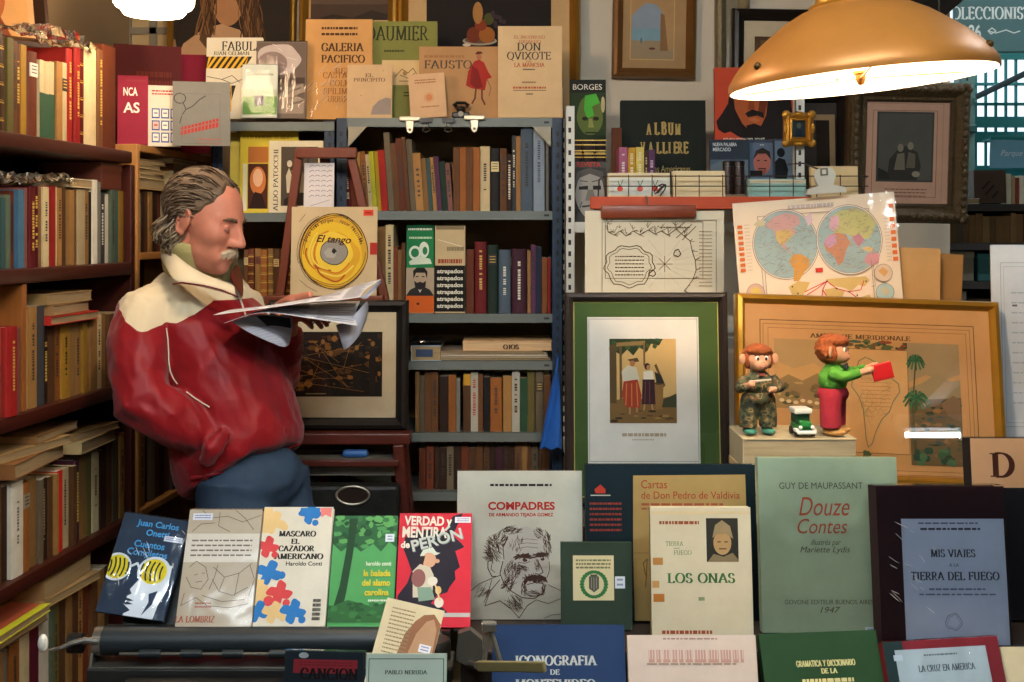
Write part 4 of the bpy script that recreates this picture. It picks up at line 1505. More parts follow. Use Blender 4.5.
# ------------------------------------------------------------ pendant lamps
BR = 'c08a3a'
lampc = P(861, 82, 1.95)
pend = empty('pendant_lamp', lampc, (0, radians(-5), 0), 'wide satin gold pendant lamp with white inside, hanging over the table', 'pendant lamp')
R = .2125
outer = [(R, .0), (R * 1.002, .006), (R * .995, .014), (R * .955, .027), (R * .90, .042), (R * .80, .062), (R * .68, .082), (R * .55, .102), (R * .42, .117), (R * .33, .124)]
soft(MB().lathe(outer, 72).build('lamp_shade', C('a5692c', .42, .28, 9, metal=.3, spec=.35), pend), 50)
soft(MB().lathe([(r - .003, z - .001 if z > .02 else z) for r, z in outer], 72).build('shade_lining', C('f2ece0', .5, .02), pend), 60)
cap = MB().lathe([(R * .34, .122), (R * .345, .128), (R * .30, .131), (R * .29, .138), (R * .24, .141), (R * .225, .150), (R * .13, .156), (.012, .160), (.012, .175)], 48)
soft(cap.build('shade_cap', C('b9812e', .3, .2, 9, metal=.6), pend), 40)
sp = MB()
for k in range(3):
    w = radians(20 + 120 * k)
    MB().tube([(.006 * cos(w), .006 * sin(w), .006), (R * .985 * cos(w), R * .985 * sin(w), .009)], .0016, 6).build('spider_rod', C('b0925a', .35, metal=.7), pend)
MB().lathe([(.0, -.006), (.005, -.004), (.008, .004), (.009, .012), (.012, .014), (.012, .018), (0, .02)], 20).build('finial', C('b0783a', .35, metal=.7), pend)
soft(MB().lathe([(0, .042), (.014, .044), (.026, .052), (.031, .064), (.027, .078), (.016, .092), (.013, .104), (.013, .118), (0, .118)], 24).build('light_bulb', emit('bulb_glow', (1.0, .76, .50), LAMP_POWER * 14), pend), 60)
MB().lathe([(.0, .098), (.017, .098), (.017, .128), (0, .128)], 20).build('bulb_socket', C('d8d0c0', .5), pend)
for k in range(3):
    w = radians(205 + 120 * k)
    MB().ell((R * .955 * cos(w), R * .955 * sin(w), .03), (.006, .006, .006), 0).build('shade_screw', C('4a3414', .35, metal=.6), pend)
MB().tube([(0, 0, .17), (0.005, 0, .4), (.012, 0, .77)], .004, 8).build('lamp_cord', C('2a2420', .5), pend)

opal = empty('pendant_lamp', P(154, 17, 3.0), (0, 0, 0), 'white glowing opal glass pendant lamp above the corner bookcase', 'pendant lamp')
prof_o = [(0, .0), (.050, .001), (.072, .005), (.078, .012), (.080, .020), (.092, .024), (.098, .034), (.099, .06), (.088, .1), (.06, .14), (.03, .155)]
soft(MB().lathe(prof_o, 48).build('lamp_shade', emit('opal_glow', (1.0, .73, .46), OPAL_POWER), opal), 60)
MB().lathe([(0, .175), (.036, .17), (.04, .15), (.03, .14), (0, .14)], 24).build('lamp_fitting', C('a8884a', .4, metal=.6), opal)
MB().tube([(0, 0, .17), (0, 0, 2.75 - P(154, 20, 3.0).z)], .004, 8).build('lamp_cord', C('2a2420', .5), opal)

fill_blb = empty('pendant_lamp', (-.42, 2.25, 2.36), (0, 0, 0), 'added bare warm fill bulb hanging on a cord over the aisle', 'pendant lamp')  # added out of view to lift the middle and back of the stall
soft(MB().lathe([(0, -.07), (.016, -.066), (.029, -.05), (.033, -.034), (.029, -.016), (.017, .002), (.014, .014), (0, .014)], 24).build('light_bulb', emit('fill_bulb_glow', (1.0, .76, .52), FILL_BULB_POWER), fill_blb), 60)
MB().lathe([(0, .012), (.018, .012), (.019, .05), (.008, .06), (0, .06)], 20).build('bulb_socket', C('2a2420', .5), fill_blb)
MB().tube([(0, 0, .055), (0, 0, .39)], .004, 8).build('lamp_cord', C('2a2420', .5), fill_blb)

# ------------------------------------------------------------ white slotted shelving of the right bay
YR = 3.42
WHT = C('c9c7bf', .5, .1, 8)
rack = empty('shelving_unit', (0, YR, 0), label='white slotted-angle shelving bay behind the hanging maps', cat='shelving unit')
HOLE = C('1a1a1c')
xa = (565 - 512) / F * YR
xb = (795 - 512) / F * YR
xc = (838 - 512) / F * YR
for x, zt in ((xa, EYE - (106 - HOR) / F * YR), (xb, 2.2)):
    for y in (0, .37):
        perforated(MB(), x, y, 0, zt, w=.027, d=.027).build('upright', [WHT, HOLE], rack)
ZR1 = EYE - (222 - HOR) / F * YR       # lower shelf at the post
ZR2 = EYE - (194 - HOR) / F * YR       # shelf behind the wire rack
for z in (ZR1 + .0, 1.30, .95, .5):
    mb = MB().box(xa + .004, xb + .02, .004, .37, z - .004, z).box(xa + .028, xb, .0, .003, z - .03, z)
    for k in range(8):
        mb.box(xa + .06 + k * .07, xa + .074 + k * .07, -.0005, .002, z - .019, z - .011, 1)
    mb.build('shelf', [WHT, HOLE], rack)
mb = MB().box(xa + .142, xc, .03, .372, ZR2 - .012, ZR2)
mb.build('shelf', C('7a6a54', .6), rack)
for x in (xa + .2, xc - .03):
    MB().box(x, x + .02, .345, .366, ZR1 + .0 if x < xb else 0, ZR2 - .012).build('shelf_bracket', WHT, rack)


def cov_green_face(a):
    a.text('BORGES', 573, 84.5, 602, 90, 'e4ddd0', 'sans')
    a.rect(570, 93, 606, 140, '2e3a22')
    a.ell(590, 116, 13, 20, '5c6a34', wob=.03)
    a.poly([(585, 96), (596, 94), (600, 103), (592, 107), (594, 116), (587, 119), (584, 110)], '4fae3c')
    a.ell(585, 119, 3, 2, '2a2a1a')
    a.ell(596, 119, 3, 2, '2a2a1a')
    a.poly([(589, 119), (592, 119), (594, 128), (588, 128)], '8a8a50')
    a.lines([[(585, 133), (597, 133)]], 1.4, '2a2a1a')
    a.ell(603, 105, 2, 8, 'b8a87c')


def cov_grey_face(a):
    a.text('REVISTA', 577, 162.5, 601, 167, 'b03a2c', 'bold')
    a.rect(571, 168, 606, 224, '3a3836')
    a.ell(590, 194, 14.5, 24, '9a948c', wob=.02)
    a.poly([(575, 186), (577, 172), (590, 168), (603, 172), (605, 186), (601, 178), (590, 174), (580, 178)], '55514d')
    a.poly([(579, 187), (588, 186), (588, 190), (579, 190)], '2c2a28')
    a.poly([(593, 186), (601, 186), (601, 190), (593, 190)], '2c2a28')
    a.poly([(588, 190), (593, 190), (596, 201), (585, 201)], '76716a')
    a.lines([[(582, 207), (590, 206), (598, 207)]], 1.8, '3a3634')
    a.lines([[(582, 202), (580, 208)], [(598, 202), (601, 208)], [(580, 181), (588, 182)], [(592, 182), (601, 180)]], 1.0, '55514d')
    a.poly([(578, 212), (590, 220), (602, 211), (604, 224), (574, 224)], '4a4744')


face_book((571, 162, 607, 222.5), 3.46, '4a4744', .012, 4, 'grey magazine with close-up of an old face, beside the white slotted post', art=cov_grey_face, zb=ZR1 + .001, name='magazine', cat='magazine')
for i, (x0, x1) in enumerate(((571.5, 582.5), (583, 594.5), (595, 606))):
    t = (x1 - x0) / F * 3.62
    hh = EYE - (140 - HOR) / F * 3.62 - ZR1
    o = shelf_book(t, hh, .12, '2a1810', 'bands', True, seed=i)
    mb = MB()
    for a_ in (.78, .86, .93, .985):
        mb.box(0, t, -t * .16 - .0008, .002, hh * a_, hh * a_ + .003)
    mb.build('gilt_stripe', C(GOLDPRINT, .4, metal=.5), o)
    o.location = ((x0 - 512) / F * 3.62, 3.62, ZR1 + .001)
    tag(o, '%s dark leather volume of three from the white post, behind the old face magazine' % ORD[i], 'book', 'leather volumes behind the magazine')
ZL = hh + ZR1 + .0015
face_book((570, 80, 606, 140), 3.625, '1f2118', .02, 3, 'green-faced paperback standing on the three leather volumes', art=cov_green_face, zb=ZL)


def cov_album(a):
    c = 'b59a5c'
    for k, (ch, x) in enumerate(zip('ALBUM', (646, 654, 661, 668, 675))):
        dy = -((k - 2) ** 2) * -.45
        a.text(ch, x, 123 + dy, x + 6, 135 + dy * .3, c, 'serif', weight=.3)
    for k, (ch, x) in enumerate(zip('VALLIERE', (640, 648, 656, 662, 668, 673, 677.5, 683))):
        a.text(ch, x, 143, x + (3 if ch == 'I' else 5.6), 154, c, 'serif', weight=.26)
    a.text('escenas Americanas', 640, 166, 690, 173, c, 'sans')


yb = 3.66
face_book((621, 101, 706, 194), yb, '181b13', .03, 4, 'large black-green album with gilt title standing against the white wall', art=cov_album, zb=ZR2 + .001, name='album', cat='album')
face_book((612, 128, 622, 194), 3.6, '5a3018', .02, 3, 'narrow brown book beside the black-green album', zb=ZR2 + .001)
for i, (x0, x1, yt, cn, d2) in enumerate(((619, 627.5, 147.5, 'purple', 'd8cfc0'), (628, 635.5, 148, 'mustard', 'e0d8b0'), (636, 644, 147.5, 'yellow', 'e0d8b0'), (644.5, 648, 151, 'dark brown', 'c0b090'), (648.5, 655, 150, 'plum', 'c0a0b0'))):
    pal = {'purple': 'a8607c', 'mustard': 'c8952c', 'yellow': 'd9c064', 'dark brown': '4a3020', 'plum': '5a3858'}
    o = shelf_book((x1 - x0) / F * 3.52, EYE - (yt - HOR) / F * 3.52 - ZR2, .09, pal[cn], 'print', dcol=d2, seed=i)
    o.location = ((x0 - 512) / F * 3.52, 3.52, ZR2 + .001)
    tag(o, 'small %s pocket book, %s from the brown book, before the black-green album' % (cn, ORD[i]), 'book', 'pocket books in front of the album')


def cov_red_face(a):
    a.rect(715, 68, 795, 146, 'c0472c')
    hair = [(716, 122), (722, 114), (728, 104), (730, 90), (738, 78), (752, 71), (772, 72), (786, 84), (791, 100), (793, 120), (794, 138), (770, 140), (748, 141), (738, 137), (730, 132), (724, 134), (718, 130)]
    a.poly(hair, '1e1614')
    a.poly([(733, 92), (740, 84), (752, 82), (764, 88), (768, 100), (766, 116), (760, 128), (750, 132), (742, 124), (735, 110)], 'a8552c')
    a.poly([(741, 84), (752, 82), (764, 88), (768, 100), (764, 118), (758, 112), (760, 98), (752, 92), (744, 94)], '6a3018')
    a.poly([(745, 114), (752, 110), (763, 113), (764, 119), (757, 116), (748, 118)], '1e1614')
    a.poly([(746, 126), (754, 124), (762, 127), (756, 138), (748, 136)], '1e1614')
    a.poly([(748, 120), (755, 118), (760, 121), (755, 123.5)], 'b8663c')
    a.lines([[(742, 98), (749, 97)], [(754, 98), (762, 99)]], 2.0, '1e1614')
    a.poly([(750, 98), (753, 98), (755, 110), (748, 110)], '8a4020')
    a.text('REVOLUCION DEL "CHE"', 723, 138.5, 764, 142.5, 'd8cdb8', 'bold')


def cov_dark_blue(a):
    a.text('NUEVA PALABRA', 713, 143, 737, 146.5, 'c8d0d4', 'bold')
    a.text('MERCADO', 713, 148, 731, 151.5, 'c8d0d4', 'bold')
    a.rect(710, 160, 748, 180, '4a5a68')
    a.poly([(710, 166), (724, 160), (738, 164), (748, 160), (748, 180), (710, 180)], '5c6a74')


def cov_pink_face(a):
    a.rect(750, 143, 773, 182, '5a6a80')
    a.ell(762, 163, 8.5, 12, 'b0685c')
    a.poly([(753, 160), (756, 151), (763, 148), (770, 152), (771, 160), (766, 154), (758, 154)], '2c2422')
    a.lines([[(757, 161), (760, 161)], [(764, 161), (767, 161)], [(758, 169), (766, 169)]], 1.1, '3a2420')
    a.poly([(757, 170), (767, 170), (764, 175), (760, 175)], '8a5048')
    a.rect(750, 171, 762, 176, '1a1614')
    a.text('"', 760, 145, 764, 147, 'd8d0c8', 'bold')


def cov_silhouette(a):
    a.rect(775, 141, 793, 182, '66788c')
    a.ell(781, 153, 4, 4.6, '16181c')
    a.poly([(775, 182), (775, 162), (779, 158), (785, 160), (788, 170), (786, 182)], '16181c')


face_book((715, 68, 796, 147), 3.68, 'c0472c', .02, 4, 'red book with dark bearded long-haired face, half behind the gold lamp', art=cov_red_face, zb=ZR2 + .001)
face_book((710, 140, 749, 180), 3.58, '2a3440', .012, 5, 'dark blue-grey paperback standing before the red bearded face book', art=cov_dark_blue, zb=ZR2 + .001)
face_book((748, 140, 774, 180), 3.60, '3c4658', .012, 5, 'book with pink man face between two dark covers', art=cov_pink_face, zb=ZR2 + .001)
face_book((774, 139, 794, 180), 3.585, '3a444e', .012, 5, 'book with a black head silhouette beside the white slotted post', art=cov_silhouette, zb=ZR2 + .001)
for i, (px, rr_) in enumerate(((728, 5.2), (739, 5.4))):
    r = rr_ / F * 3.47
    o = empty('dark_bottle', ((px - 512) / F * 3.47, 3.47, ZR2 + .001), label='dark round tin, %s of two behind the wire rack' % ('nearer the album' if i == 0 else 'nearer the lamp'), cat='tin', group='dark tins behind the wire rack')
    o.name = 'round_tin'
    soft(MB().lathe([(0, 0), (r, 0), (r, .078), (r * .98, .08), (0, .08)], 24).build('tin_body', C('2a1712', .35), o), 40)
    soft(MB().lathe([(0, .0805), (r * 1.03, .0805), (r * 1.03, .094), (r * .95, .096), (0, .096)], 24).build('tin_lid', C('1c1210', .3), o), 40)

# wire rack with an orange front rail
YW = 3.22
zr = EYE - (203 - HOR) / F * YW
wr = empty('wire_rack', ((700 - 512) / F * YW, YW, zr), (0, 0, 0), 'wire rack with an orange wooden front rail, holding cards', 'wire rack')
xl, xr_ = -110 / F * YW, 168 / F * YW
MB().rbox(xl, xr_ - .16, -.012, .006, -.017, .017, .003).build('front_rail', C('b8441c', .45, .2), wr)
MB().rbox(xl + .02, xr_, .0, .15, -.016, -.006, .002).build('rack_tray', C('5a4030', .6), wr)
WIRE = C('3a2c22', .4, metal=.5)
for z in (.020, .045, .072):
    if z > .03:
        MB().tube([(xl + .035, -.004, z), (xr_, -.004, z)], .0016, 6).build('rail_wire', WIRE, wr)
x = xl + .04
while x < xr_:
    MB().tube([(x, -.006, -.012), (x, -.006, .074), (x, -.002, .075)], .0014, 6).build('upright_wire', WIRE, wr)
    x += .063
for x in (xl + .036, xr_ - .002):
    MB().tube([(x, .002, .07), (x, .16, .07), (x, .2, .02)], .0018, 6).build('side_wire', WIRE, wr)
wz = zr - .005


def cov_cards(a):
    a.rect(609, 178, 669, 196, 'd0d4cc')
    for k, (x, c) in enumerate(((620, 'c8483c'), (640, 'b85048'), (655, 'c0403a'))):
        a.ell(x, 190, 3, 2.6, c)
        a.lines([[(x, 188), (x - 2, 182)], [(x, 188), (x + 3, 181)]], .8, '5a7a4c')
    a.rect(609, 177, 669, 179, 'c9b48c')


def card_pack(x0, x1, yt, col, label, t=.03, art=None, Y=3.245, cat='cards', name='card_pack'):
    o = face_book((x0, yt, x1, 198), Y, col, t, 6, label, cat, None, art, name=name, zb=wz + .0, page=PAGE_W)
    return o


card_pack(608, 670, 174, 'd9c8a4', 'pack of postcards with red flowers in the wire rack', .03, cov_cards)
card_pack(673, 725, 172, 'dcc9a0', 'pack of cream cards in the middle of the wire rack', .03)
card_pack(811, 858, 167, 'd6b98a', 'cream paper pack behind the metal clip in the wire rack', .02)
card_pack(814, 856, 171, 'e0c79c', 'second cream paper pack behind the one by the clip', .02, Y=3.285)


def cov_teal(a):
    a.rect(752, 184, 804, 198, '8fb5ac')
    a.rect(750, 181, 806, 184.5, 'd8cfb4')


card_pack(748, 806, 180, '8fb0a6', 'pale teal booklet pack lying between tins and post in rack', .03, cov_teal, name='booklet_pack')
for i, (x0, x1) in enumerate(((672, 676),)):
    pass
# coil of dark wire hooked on the rail
mb = MB()
pts = [P(660 + 6 * sin(k * .9), 196 - 12 * abs(sin(k * .55)), YW - .02) for k in range(12)]
mb.tube(pts, .0022, 6)
tag(mb.build('wire_hook', C('2a2420', .4, metal=.4)), 'bent dark wire hook hanging on the orange rail', 'hook')

# hanging sheets
def art_coast(a):
    ink = '6b5a44'
    a.ring(654, 250, 69, 40, .5, ink, n=4, a0=45, a1=405)
    a.line([(602, 222), (716, 220), (716, 292)], .5, ink)
    a.line([(602, 222), (602, 292)], .5, ink)
    # cartouche
    rd = random.Random(2)
    pts = []
    for k in range(40):
        w = 2 * pi * k / 40
        rr2 = 1 + .06 * sin(9 * w) + .04 * rd.random()
        pts.append((629 + 24 * rr2 * cos(w), 265 + 19 * rr2 * sin(w) + (2.5 if sin(w) > .8 else 0)))
    a.line(pts, .9, ink, closed=True)
    a.line([(629 + (x - 629) * .86, 265 + (y - 265) * .86) for x, y in pts], .6, ink, closed=True)
    a.rules(615, 255, 644, 277, 6, ink, 'small_print', .3, 4)
    # coast at the top and along the side
    pts = [(607, 223), (608, 232), (614, 235), (620, 231), (626, 236), (633, 231), (640, 235), (648, 230), (655, 234), (661, 231), (668, 235), (676, 229), (684, 236), (690, 241), (692, 251), (695, 260), (696, 270), (693, 279), (688, 286), (684, 291)]
    a.line(pts, .8, ink)
    a.lines([[(p[0], p[1]), (p[0] + rd.uniform(2, 6), p[1] + rd.uniform(-4, 2))] for p in pts for _ in range(3)], .45, ink)
    a.lines([[(p[0], p[1] - rd.uniform(1, 4)), (p[0] + rd.uniform(-4, 4), p[1] - rd.uniform(3, 9))] for p in pts[:13] for _ in range(4)], .45, ink)
    a.lines([[(672, 232), (685, 222)], [(676, 238), (692, 224)], [(682, 240), (696, 226)]], .7, ink)
    for k in range(8):
        w = pi * k / 4
        a.line([(664.5, 264), (664.5 + 8 * cos(w), 264 + 8 * sin(w))], .5, ink)
    for k in range(16):
        w = pi * k / 8
        a.line([(664.5 + 9 * cos(w), 264 + 9 * sin(w)), (664.5 + 42 * cos(w), 264 + 26 * sin(w))], .14, 'a08c6c')
    a.ring(677, 253, 3.2, 3.4, .9, ink, wob=.15)
    a.ring(652, 273, 3.2, 3, .9, ink, wob=.15)
    a.rules(699, 230, 712, 288, 16, 'a08c6c', 'small_print', .25, 8)
    a.rules(660, 226, 690, 229, 1, ink, 'small_print', .4, 9)


YM = 3.15
loc, w, h = solve(585, 211, 724, 300, 0, YM)
loc.z = loc.z - .02
h += .02
coast = sheet(w, h, C('d9cbb0', .8, .08, 3), 'hanging_map', wave=.0012)
loc.y = YM
coast.location = loc
a = Art(585, 211, 724, 300 + .02 / (89 / F * YM) * 0 + 7.6, w, h, y=-.0022)
art_coast(a)
a.build(coast)
tag(coast, 'antique coastal chart with cartouche hanging under wooden clip bar', 'map')
hb = empty('hanger_bar', (P(648, 212, YM).x, YM, P(648, 212, YM).z), (0, radians(-.6), 0), 'red-brown wooden clip bar holding the coastal chart', 'hanger')
hw = 47.5 / F * YM
BARW = wood('7a3416', .4, (14, 14, 14))
soft(MB().rbox(-hw, hw, -.016, -.003, -.016, .018, .004).build('front_slat', BARW, hb))
soft(MB().rbox(-hw, hw, .004, .014, -.016, .018, .004).build('rear_slat', BARW, hb))
MB().tube([(-.0, .0, .016), (-.0, .02, .04), (0, .05, .045)], .002, 6).build('hook', C('8a8070', .3, metal=.8), hb)


def art_world(a):
    ink = '8a7468'
    a.ring(821, 246, 79, 54, .5, ink, n=4, a0=45, a1=405)
    sea, land1, land2, land3 = '9aa6a0', 'c7a566', 'c2958c', 'b8ac72'
    for cx in (791, 855):
        a.ell(cx, 237, 33, 34.5, 'e0c9b4', n=48)
        a.ell(cx, 237, 31.6, 33, sea, n=48)
        a.ring(cx, 237, 33, 34.5, .6, ink, n=48)
        a.ring(cx, 237, 31.6, 33, .4, ink, n=48)
        for k in (-2, -1, 1, 2):
            a.line([(cx + 31.6 * cos(asin_) * k / 3, 237 + 33 * sin(asin_)) for asin_ in [radians(-85 + 17 * i) for i in range(11)]], .15, '8d9a92')
            yy = 237 + k * 11
            hwid = 31.6 * sqrt(max(0, 1 - (k * 11 / 33) ** 2))
            a.line([(cx - hwid, yy), (cx + hwid, yy)], .15, '8d9a92')
    # western half
    a.poly([(775, 214), (782, 209), (795, 206), (806, 210), (808, 218), (800, 221), (803, 226), (796, 231), (790, 236), (793, 242), (798, 246), (794, 245), (786, 238), (782, 231), (780, 222), (772, 219)], land2)
    a.poly([(782, 231), (783, 223), (797, 223), (799, 229), (790, 236), (786, 238)], land1)
    a.poly([(798, 247), (806, 248), (814, 254), (812, 261), (806, 267), (801, 274), (797, 282), (796, 272), (797, 262), (793, 254)], 'c28c44')
    a.poly([(812, 212), (819, 208), (820, 216), (815, 221)], 'd0b0b4')
    a.poly([(760, 216), (766, 211), (773, 213), (771, 218)], 'c9b48c')
    # eastern half
    a.poly([(836, 224), (838, 214), (848, 208), (862, 206), (876, 212), (883, 222), (880, 230), (874, 238), (868, 236), (863, 242), (858, 234), (850, 230), (842, 230)], land3)
    a.poly([(834, 232), (842, 229), (851, 231), (856, 240), (851, 247), (847, 258), (842, 262), (838, 252), (831, 246), (829, 238)], 'b87f60')
    a.poly([(829, 238), (834, 232), (842, 231), (842, 240), (834, 244)], 'b98a9c')
    a.poly([(858, 234), (866, 232), (870, 238), (864, 245), (860, 240)], 'b87c80')
    a.poly([(870, 254), (877, 250), (884, 254), (882, 262), (874, 264), (868, 260)], 'c48a8a')
    a.poly([(866, 246), (874, 245), (880, 249), (872, 250)], 'd0a870')
    a.poly([(836, 224), (838, 214), (846, 212), (846, 222), (841, 228)], 'c99aa0')
    rd = random.Random(17)
    for cx in (791, 855):
        ls = []
        for k in range(150):
            r, w = sqrt(rd.random()) * 30, rd.random() * 2 * pi
            x, y = cx + r * cos(w), 237 + r * sin(w) * 1.04
            ls.append([(x, y), (x + rd.uniform(-4, 4), y + rd.uniform(-1.5, 1.5)), (x + rd.uniform(-5, 5), y + rd.uniform(-3, 3))])
        a.lines(ls[:75], .28, '7a7468')
        a.lines(ls[75:], .4, 'a08a7c')
    a.rect(818.5, 262.5, 826, 267, 'c0392c')
    # lower route map
    a.rect(768, 274, 873, 301, 'e0c4aa')
    a.poly([(790, 279), (800, 274), (812, 276), (808, 283), (802, 290), (806, 296), (810, 301), (803, 301), (799, 292), (793, 287)], land1)
    a.poly([(828, 274), (868, 274), (872, 278), (866, 284), (860, 282), (852, 288), (846, 284), (838, 282), (832, 280)], land1)
    a.poly([(826, 284), (838, 283), (846, 287), (842, 295), (837, 301), (832, 299), (827, 292)], land1)
    a.poly([(862, 294), (870, 292), (873, 298), (866, 301), (861, 299)], land1)
    rt = 'c63a3a'
    a.lines([[(806, 285), (816, 281), (829, 276)], [(808, 288), (818, 283), (829, 276)], [(829, 276), (824, 284), (821, 299), (815, 301)], [(829, 276), (838, 284), (850, 288), (862, 287), (866, 278)], [(824, 284), (830, 296), (838, 301)], [(850, 288), (862, 298), (870, 299)]], .9, rt)
    for x, y in ((794, 279), (799, 286), (829, 276), (850, 288), (858, 292), (868, 279), (838, 284), (814, 300), (870, 298)):
        a.ell(x, y, .9, .9, '4a4038', n=8)
    for x0 in (744, 897):
        a.rules(x0, 214 if x0 < 800 else 203, x0 + 5, 262, 9, 'd06a30', 'small_print', .6, 5, False)
        a.rules(x0 + (7 if x0 < 800 else -6), 214, x0 + (12 if x0 < 800 else -1), 262, 14, 'c0ab9a', 'small_print', .25, 5)
    a.ell(757, 283, 9, 9.5, 'c9a08c', n=24)
    a.poly([(752, 279), (758, 276), (763, 281), (759, 287), (753, 285)], 'd0b060')
    a.ring(757, 283, 9, 9.5, .5, ink)
    for y, c in ((272, 'c9a77c'), (291, 'a8b0a4')):
        a.ell(886, y, 9, 8.6, 'a8b4ac' if y > 280 else 'cfb49a', n=24)
        a.poly([(881, y - 2), (886, y - 6), (891, y - 1), (887, y + 4)], 'cf9a5c' if y < 280 else 'c0b090')
        a.ring(886, y, 9, 8.6, .5, ink)
    a.line([(768, 262), (768, 301)], .5, ink)
    a.line([(875, 258), (875, 301)], .5, ink)
    a.rules(796, 198, 842, 203, 1, 'b9a8a0', 'title_lettering', .7, 3)


YMAP = 2.86
loc, w, h = solve(741, 197, 904, 309, 0, YMAP)
wm = sheet(w, h, C('dcc4a8', .6, .06, 3), 'hanging_map', wave=.0015, seed=4)
a = Art(741, 193, 904, 303, w, h, y=-.0026)
art_world(a)
a.build(wm)
wsl = MB()
wsl.grid(lambda u, v: ((u - .5) * (w + .006), -.0045 - .0006 * random.random(), v * (h + .004)), 10, 8)
soft(wsl.build('plastic_sleeve', clear('map_sleeve', .08, 1.45, .25, 7, 1.0), wm), 60)
place(wm, loc, 3, -4.2)
tag(wm, 'coloured world map with two hemispheres hanging from the metal clip', 'map')
bc = empty('bulldog_clip', P(825, 190, YMAP + .0), (0, radians(-4), 0), 'large metal bulldog clip gripping the top edge of world map', 'paper clip')
bm_ = C('c8bfae', .3, .15, metal=.6)
MB().prism([(-.048, -.008), (-.044, .004), (-.02, .010), (.02, .010), (.044, .004), (.048, -.008)], -.014, .008).build('jaw', bm_, bc)
MB().prism([(-.016, .008), (-.024, .026), (-.026, .038), (-.018, .050), (0, .056), (.018, .050), (.026, .038), (.024, .026), (.016, .008)], -.010, -.006).build('finger_plate', bm_, bc)
MB().ring(.018, .018, [(0, -.0015), (0, .0015), (.004, .0015), (.004, -.0015)], 0).build('clip_eyelet', C('7a7264', .3, metal=.7), bc, (-.002, -.0115, .034))
MB().prism([(-.016, .008), (-.022, .03), (0, .05), (.022, .03), (.016, .008)], .006, .012).build('rear_plate', bm_, bc)
MB().tube([(0, .01, .046), (0, .19, .075), (0, .36, .082)], .002, 6).build('hanging_wire', WIRE, bc)

# brown paper portfolio behind the world map
for i, (x0, yt, x1, Y, yw, lab) in enumerate(((880, 248, 934, 2.93, 0, 'foremost tan paper sheaf standing behind the world map'), (888, 251, 944, 2.96, 2, 'middle tan paper sheaf standing behind the world map'), (900, 253, 950, 2.99, -2, 'hindmost tan paper sheaf standing behind the world map'))):
    face_book((x0, yt, x1, 330), Y, ('bb8a54', 'ab7a48', '9a6a38')[i], .012, 4, lab, 'paper sheaf', 'tan paper sheaves behind the map', None, zb=1.0325, name='paper_sheaf', page=pages_mat('d0a468', 'y'), roll=(2, -3, 4)[i])

# ------------------------------------------------------------ pictures on the back wall
def art_arch(a):
    a.rect(622, -20, 686, 70, 'a8845a')
    a.rect(631, -12, 674, 58, '8a94a0')
    a.rect(631, 38, 674, 58, '9a8468')
    a.rect(631, 28, 674, 40, '7a98a4')
    a.poly([(631, -12), (674, -12), (674, 50), (668, 50), (664, 14), (656, 4), (646, 2), (638, 8), (631, 16)], 'b0885c')
    a.poly([(660, 12), (664, 14), (668, 50), (660, 50)], '8a6440')
    a.ell(652, 48, 3.2, 1.2, '6a3a2c')
    a.ell(641, 40, 1, 3, '5c6a78')
    a.ring(652, 23, 31, 51, .8, 'c9a86c', n=4, a0=45, a1=405)


w, h = 84 / F * 3.96, 150 / F * 3.96
pw = framed(w, h, prof(.034, .02), C('7a5228', .4, .3, 20, metal=.4), C('a8845a'), 'framed_painting', 'framed seaside arch painting hanging alone on the white wall', art=art_arch, px=(612, -72, 696, 78), glass=False)
pw.location = (P(654, 78, 3.96).x, 3.968, P(654, 78, 3.96).z)
pw.rotation_euler = (0, radians(1), 0)


def art_brown(a):
    a.rect(752, 36, 800, 90, '5a4028')
    a.rect(742, 30, 752, 90, 'c9b494')
    a.rect(742, 22, 830, 36, 'cbb696')
    a.rect(758, 40, 800, 56, '7a5c3c')


w, h = 104 / F * 3.9, 150 / F * 3.9
pw = framed(w, h, prof(.04, .02), C('1e1610', .3, .2, 20), C('c9b494'), 'framed_print', 'black framed print with cream mat behind the gold lamp', art=art_brown, px=(729, 8, 833, 158))
place(pw, (P(781, 158, 3.93).x, 3.905, P(781, 158, 3.93).z), 2, 1)
orn = C('8a7a58', .5, .5, 60, metal=.3, bump=.6)
w, h = 34 / F * 3.93, 160 / F * 3.93
pw = framed(w, h, prof(.036, .02), orn, C('8a7a5c'), 'framed_print', 'narrow ornate grey-gilt frame between white wall and black framed print', px=None)
place(pw, (P(733, 95, 3.95).x, 3.96, P(733, 95, 3.95).z), 0)

# small gilt frame hanging on the white post
def art_mini(a):
    a.rect(794, 119, 807, 137, '2e3a3c')
    a.ell(800.5, 125, 2.2, 2.8, '6a6a5a')
    a.poly([(796, 137), (798, 129), (803, 129), (805, 137)], '1e2a38')


Yg = 3.38
w, h = 30 / F * Yg, 33 / F * Yg
gl_ = C('b8822e', .3, .35, 60, metal=.65, bump=.4)
sf = framed(w, h, [(0, .012), (0, .002), (.005, -.006), (.012, -.010), (.017, -.004), (.022, -.006), (.024, .0), (.024, .012)], gl_, C('4a3c24'), 'framed_miniature', 'tiny gilt framed miniature hanging on the white slotted post', art=art_mini, px=(785, 112, 815, 145), back=.012)
for sx in (-1, 1):
    for tz in (0, 1):
        MB().ell((sx * (w / 2 - .006), -.004, .006 + tz * (h - .012)), (.012, .007, .012), 0).build('corner_ornament', gl_, sf)
for sx in (-1, 1):
    MB().ell((sx * (w / 2 - .004), -.004, h / 2), (.007, .006, .016), 0).build('side_ornament', gl_, sf)
for tz in (.004, h - .004):
    MB().ell((0, -.004, tz), (.016, .006, .007), 0).build('side_ornament', gl_, sf)
sf.location = (P(800, 145, Yg).x, Yg + .015, P(800, 145, Yg).z)
MB().tube([(0, .002, h), (0, .03, h + .006)], .002, 6).build('hanging_hook', WIRE, sf)

